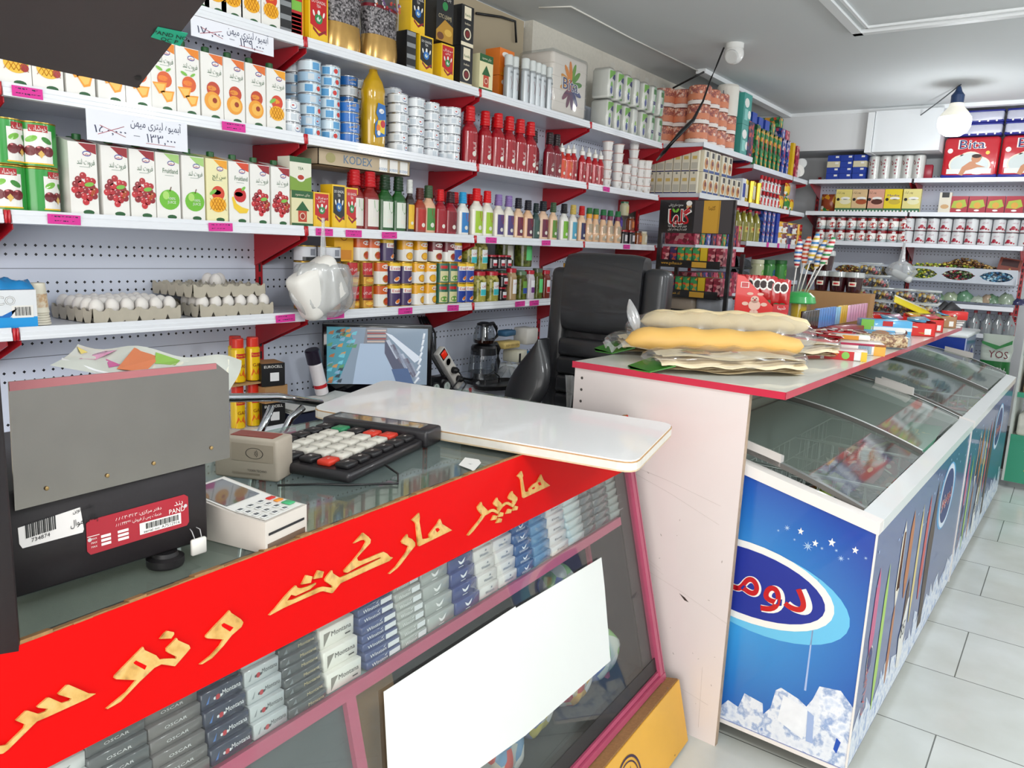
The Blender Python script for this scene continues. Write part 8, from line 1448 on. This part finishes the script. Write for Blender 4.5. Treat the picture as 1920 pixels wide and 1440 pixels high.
# lollipop stand
p = cpos(1493, -.58); st_ = E('lollipop_stand', 'lollipop stand with a yellow base, yellow drum and green dome', 'stand', p)
O('base_tub', B().lathe([(.058, 0), (.062, .05)], M('#e8c01c', .3, coat=.4), 24).lathe([(.0625, .05), (.066, .054), (.066, .062), (.06, .064)], M('#d8dcdc', .3), 24), st_); O('clear_sides', B().lathe([(.062, .065), (.055, .16)], glassy('bread_film', '#fbfcfc'), 20, cap=False), st_)
O('drum', B().lathe([(.036, .066), (.04, .15)], M('#f0cc1a', .35, coat=.4), 22).lathe([(.042, .15), (.042, .162), (.036, .164)], M('#dfe3e0', .3), 22), st_); O('dome', B().lathe([(.078, .145), (.082, .15), (.074, .18), (.05, .2), (.0, .207)], M('#3cb45a', .35, coat=.3), 26), st_)
for i, (dx, dy, tx, c) in enumerate([(-.04, 0, .01, '#c8323a'), (-.02, .01, .03, '#d9703a'), (.0, -.01, .055, '#3a8ac8'), (.015, .01, .075, '#e0b03a'), (.03, 0, .10, '#3a9a5a')]):
    lo_ = E('lollipop', 'striped spiral lollipop in the green dome stand, %s from the left' % o_(i), 'lollipop', p+Vector((dx, dy, .195)), group='spiral lollipops'); hgt = .13+.015*(i % 3)
    O('stick', B().tube([(0, 0, 0), (tx*.6, 0, hgt)], .0035, M('#f0ece6', .4), 6), lo_); b = B(); W_ = [M('#f2ebe4', .3), M(c, .3), M('#f2ebe4', .3), M(['#3a7ac0', '#c8323a', '#e0c03a'][i % 3], .3)]
    for k in range(28): zz = hgt+.145*k/28; b.lathe([(.018*sin(pi*(k+.8)/30)**.5+.002, 0), (.018*sin(pi*min(29, k+1.8)/30)**.5+.002, .145/28)], W_[(k//2) % 4], 10, tx*(.6+.45*k/28), .003*sin(k*.9), z=zz, cap=False)
    O('candy_twist', b, lo_)
# small goods: helper
def small(name, cat, label, px, lx, w, d, h, c, dz=0., rz=.35, art=None, r=.004, rot=None, mat=None, grp=None):
    p = cpos(px, lx)+Vector((0, 0, dz)); b = B().rbox(-w/2, -d/2, 0, w/2, d/2, h, min(r, h*.4, w*.4), mat or M(c, .35, coat=.4), 1)
    if art: art(b, flat(-d/2), w, h)
    return O(name, b, None, p, rz, rot, label=label, cat=cat, group=grp)
def dots(c2): return lambda b, m, w, h: [circ(b, m, w*(-.4+.27*(i % 4)), h*(.25+.5*(i//4)), min(w, h)*.14, c2[i % len(c2)], 1, 7) for i in range(8)]
small('candy_tray', 'tray', 'small yellow tray of assorted candy beside the red carton', 1478, -.40, .09, .08, .03, '#f0bc1a', .0, .5, dots([RED, BLU, WH, LGR])); 
# dark fruit cups and clear tubs
DKC = M('#3a1418', .12, coat=.9, noise=.3, ns=30.)
def fcup(): return [('cup_body', B().lathe([(.036, 0), (.046, .085)], DKC, 18)), ('rim', B().lathe([(.048, 0), (.05, .004), (.046, .03), (.044, .03)], M('#b8bcba', .2, coat=.6), 18, z=.085)), ('label', (lambda l: (rect(l, cyl(.0435), -.018, .035, .02, .06, M('#e8e2cc'), 1, 4), rect(l, cyl(.0435), -.012, .042, .014, .052, RED, 2, 4), l)[2])(B()))]
for i, (px, lx, dz) in enumerate([(1532, 0, .19), (1536, 0, .308), (1562, 0, .19), (1592, 0, .19)]): put('dark_fruit_cup', proto('fcup', fcup), cposy(px, 2.6)+Vector((0, 0, dz)), 'clear cup of dark sour fruit on the counter, %s' % ('left one', 'stacked on the left one', 'middle one', 'right one')[i], 'cup', 0, 'dark fruit cups', sc=(1.1, 1.1, 1) if i > 1 else None)
TUBG = glassy('tub_film', '#fafcfc', .03, .1, .03, fk=.15)
def tub():
    c = B(); rr = random.Random(11); 
    for i in range(70): c.ell((rr.uniform(-.055, .055), rr.uniform(-.045, .04), .01+rr.uniform(0, .036)), (.013, .013, .012), M(['#a82a34', '#d9b03a', '#3a4a6a', '#2a1c20', '#c9c4b4'][i % 5], .3, coat=.4), 7, 5)
    return [('tub_body', B().rbox(-.07, -.055, 0, .07, .055, .062, .012, TUBG, 2)), ('lid', B().rbox(-.075, -.06, .062, .075, .06, .072, .004, M('#cfd6d8', .25, coat=.5, a=.75), 1)), ('gummy_sweets', c)]
for i, (px, dz) in enumerate([(1608+42*k, .073*l) for l in range(3) for k in range(4)]+[(1606, .219), (1638, .219), (1620, .292)]): put('sweets_tub', proto('tub', tub), cposy(px, 2.95)+Vector((0, 0, dz)), 'clear plastic tub of gummy sweets, %s level, %s in the group' % (('bottom', 'second', 'third', 'fourth', 'top')[int(dz/.0729)], o_(i)), 'tub', .05, 'gummy sweets tubs', sc=(.86, .9, 1))
O('riser_carton', B().box(-.2, -.06, 0, .2, .06, .188, M('#b58a5c', .7, noise=.1)), None, cposy(1562, 2.6), .0, label='brown cardboard riser under the dark sour fruit cups', cat='carton')
# upright chocolate bars
for g, (px0, n, c, cn, dx) in enumerate([(1503, 5, '#2c1a18', 'dark brown', 5.2), (1528, 7, '#4a86d0', 'blue', 4.6), (1556, 3, '#8ac4e4', 'pale blue', 4.5), (1570, 3, '#e6b83a', 'yellow edged', 4.), (1586, 7, '#e2a4c0', 'pink', 5.)]):
    for i in range(n): small('chocolate_bar', 'chocolate bar', '%s upright chocolate bar, %s from the left in its group' % (cn, o_(i)), px0+dx*i, -.38, .012, .06, .088+.004*(g % 2), c, .055, radians(-8), None, .002, grp='%s chocolate bars' % cn)
small('bar_rack', 'carton', 'low carton holding the upright chocolate bars', 1560, -.38, .36, .075, .054, '#8a1c22', 0, radians(62), None)
# wafer trays: red cartons with wrapped wafers
def wafer():
    b = B(); 
    for s in (-1, 1): b.grid(lambda u, v: (.05*(2*u-1), .014*(2*v-1), s*.008*(sin(pi*u)*sin(pi*v))**.4), 8, 4, M('#a01822', .22, coat=.7, noise=.15, ns=30.))
    mm = lambda u, v, k: (u, v, .0085+.0003*k); rect(b, mm, -.01, -.013, .045, .013, M('#ecd9c4', .4), 1); rect(b, mm, .0, -.008, .02, .006, RED, 2); return [('wafer', b)]
for t, (px, lx, n) in enumerate([(1520, -.30, 26), (1575, -.30, 18)]):
    p = cpos(px, lx); tr_ = E('wafer_tray', ('left', 'right')[t]+' open red carton heaped with wrapped wafers', 'carton', p, .3); w, d, h = .13-.02*t, .08, .045
    b = B().box(-w, -d, 0, w, d, .003, RED).box(-w, -d, 0, w, -d+.003, h, M('#d41a1c', .35)).box(-w, d-.003, 0, w, d, h, RED).box(-w, -d, 0, -w+.003, d, h, RED).box(w-.003, -d, 0, w, d, h, RED); 
    if not t: rect(b, flat(-d-.0005), w*.3, .012, w*.8, .034, WH, 1)
    O('carton', b, tr_); rr = random.Random(t)
    for i in range(n): put('wrapped_wafer', proto('wafer', wafer), p+Vector(((i % 3-1)*w*.62+rr.uniform(-.01, .01), ((i//3) % 3-1)*.045, .016+.0215*(i//9)+.004*(i % 2))), 'red and cream wrapped wafer heaped in the %s red carton' % ('left', 'right')[t], 'wafer', 0, 'wafers in the %s carton' % ('left', 'right')[t], rot=(rr.uniform(-.2, .2), rr.uniform(-.2, .2), rr.uniform(-.5, .9)))
# front edge boxes
def gum(b, m, w, h): rect(b, m, -w*.5, 0, w*.2, h*.95, M('#c41c22'), 1); circ(b, m, w*.0, h*.5, h*.4, LGR, 2, 10); rect(b, m, w*.2, h*.1, w*.34, h*.9, M('#e8eaec'), 2); rect(b, m, w*.36, 0, w*.5, h, M('#e6c02a'), 1)
def bcode(b, m, w, h): rect(b, m, -w*.1, h*.1, w*.2, h*.9, M('#9ab0c0'), 1); [rect(b, m, w*(-.08+.03*i), h*.15, w*(-.08+.03*i)+.001, h*.85, BLK, 2) for i in range(8)]; rect(b, m, w*.25, 0, w*.5, h, M('#e8a83a'), 1); rect(b, m, -w*.5, h*.8, w*.5, h, M('#b01c4a'), 1)
small('gum_box', 'box', 'red and white gum box at the counter edge, nearest the flatbreads', 1585, -.09, .15, .12, .036, '#e8ddd8', 0, radians(12), gum)
small('gum_box', 'box', 'long white box with barcode behind the red gum box', 1612, -.10, .17, .16, .046, '#efe6e0', 0, radians(18), bcode)
small('gum_box', 'box', 'flat white and yellow box lying on the long white box', 1592, -.16, .15, .09, .018, '#f0e8e0', .047, radians(15), lambda b, m, w, h: rect(b, m, -w*.4, 0, w*.2, h, M('#d8901c'), 1))
small('pen_pack', 'packet', 'flat dark packet behind the gum boxes', 1560, -.2, .12, .09, .012, '#26282c', 0, radians(20)); 
cmt = ramp_mat('sesame', ['#a8784a', '#d8b98a', '#8a5a34', '#e8d4ac'], 120, 'voronoi', .6)
p = cpos(1650, -.09); ck = E('cookie_pack', 'clear pack of sesame cookies overhanging the counter edge', 'cookie pack', p, radians(22))
for i in range(5): O('cookie_bar', B().rbox(-.10, -.05+.022*i, .006, .10, -.032+.022*i, .052+.004*(i % 2), .004, cmt, 1), ck)
O('wrapper', B().rbox(-.115, -.062, .0, .115, .068, .066, .016, FB, 2), ck)
small('wafer_box', 'box', 'blue and white coconut wafer box behind the sesame cookies', 1655, -.20, .24, .10, .085, '#5ab0e0', 0, radians(24), lambda b, m, w, h: (rect(b, m, -w*.5, h*.4, -w*.25, h, LGR, 1), rect(b, m, -w*.08, h*.65, w*.12, h*.95, RED, 2), circ(b, m, w*.3, h*.3, h*.35, M('#5a2a1c'), 2, 12, .7), circ(b, m, w*.28, h*.4, h*.3, WH, 3, 12, .6), circ(b, m, -w*.1, h*.2, h*.5, M('#b07a4a'), 2, 12, .4), rect(b, m, -w*.3, h*.4, w*.5, h*.6, M('#e4eef4'), 1)))
for t, (px, lx, w, l, cc3) in enumerate([(1692, -.16, .26, 'long red carton with mixed sachets by the counter edge', '#e0241c'), (1728, -.13, .16, 'small red and white carton beyond the long red carton', '#d82a24'), (1748, -.2, .2, 'brown open carton at the far end of the counter', '#b0835a')]):
    p = cpos(px, lx); rc = E('sachet_carton', l, 'carton', p, radians(24)); d, h = .1, .085; mt = M(cc3, .35, coat=.3)
    b = B().box(-w/2, -d, 0, w/2, d, .003, mt).box(-w/2, -d, 0, w/2, -d+.003, h*.8, mt).box(-w/2, d-.003, 0, w/2, d, h, mt).box(-w/2, -d, 0, -w/2+.003, d, h*.8, mt).box(w/2-.003, -d, 0, w/2, d, h*.9, mt); rect(b, flat(-d-.0005), w*.3, .01, w*.42, .04, WH, 1); O('carton', b, rc); rr = random.Random(t+5)
    for i in range(16):
        c = ['#e8c82a', '#c8323a', '#3a8ab0', '#e8e2d8', '#7a8a3a', '#b87a9a', '#d8862a'][rr.randrange(7)]; cn = {'#e8c82a': 'yellow', '#c8323a': 'red', '#3a8ab0': 'blue', '#e8e2d8': 'white', '#7a8a3a': 'olive', '#b87a9a': 'pink', '#d8862a': 'orange'}[c]
        put('sachet', proto('sach'+c, lambda c=c: [('sachet', B().rbox(-.045, -.03, -.002, .045, .03, .006, .003, M(c, .25, coat=.6, noise=.25, ns=50.), 1))]), p+Vector(((i % 2-.5)*w*.5, ((i//2) % 2-.5)*.09, .02+.02*(i//4))), '%s sachet heaped in the %s carton by the counter edge' % (cn, ('long red', 'small red', 'brown')[t]), 'sachet', 0, '%s sachets in the %s carton' % (cn, ('long red', 'small red', 'brown')[t]), rot=(rr.uniform(-.15, .15)+.25*(i > 11), rr.uniform(-.15, .15), rr.uniform(.2, 1.2)))
sm_ = cpos(1705, -.22); O('yellow_leaflet', B().box(-.11, -.045, 0, .11, .045, .004, M('#f0d82a', .4)).box(-.11, .03, .004, .11, .045, .006, M('#f0ece0')), None, sm_+Vector((0, 0, .12)), rot=(radians(25), radians(22), radians(20)), label='bright yellow flat packet lying tilted on the long red carton', cat='packet')
small('wafer_packet', 'packet', 'red wafer packet lettered in white behind the sachet cartons', 1640, -.42, .16, .05, .05, '#b8202a', .02, radians(20), lambda b, m, w, h: txt(b, m, 'Nani', 0, h*.5, .04, WH, 1))
for i in range(4): small('paper_strip', 'paper', 'white folded papers piled at the far counter end, %s from the bottom' % o_(i), 1770+i*2, -.1, .16, .1, .012, '#e4e2de', .014*i, radians(20+8*i), grp='folded white papers')
for i, (px, lx, c, l) in enumerate([(1740, -.5, '#1c1c1f', 'left black leaning phone holder slab at the far counter end'), (1752, -.5, '#1c1c1f', 'right black leaning slab at the far counter end')]): O('black_slab', B().rbox(-.04, -.01, 0, .04, .01, .17, .006, M(c, .4), 1), None, cpos(px, lx), rot=(0, radians(38), radians(20)), label=l, cat='slab')
small('red_box', 'box', 'small bright red box beside the black slabs at the far end', 1785, -.45, .14, .07, .05, '#d8201c', .05, radians(15), lambda b, m, w, h: circ(b, m, 0, h*.5, h*.15, WH, 1, 8))
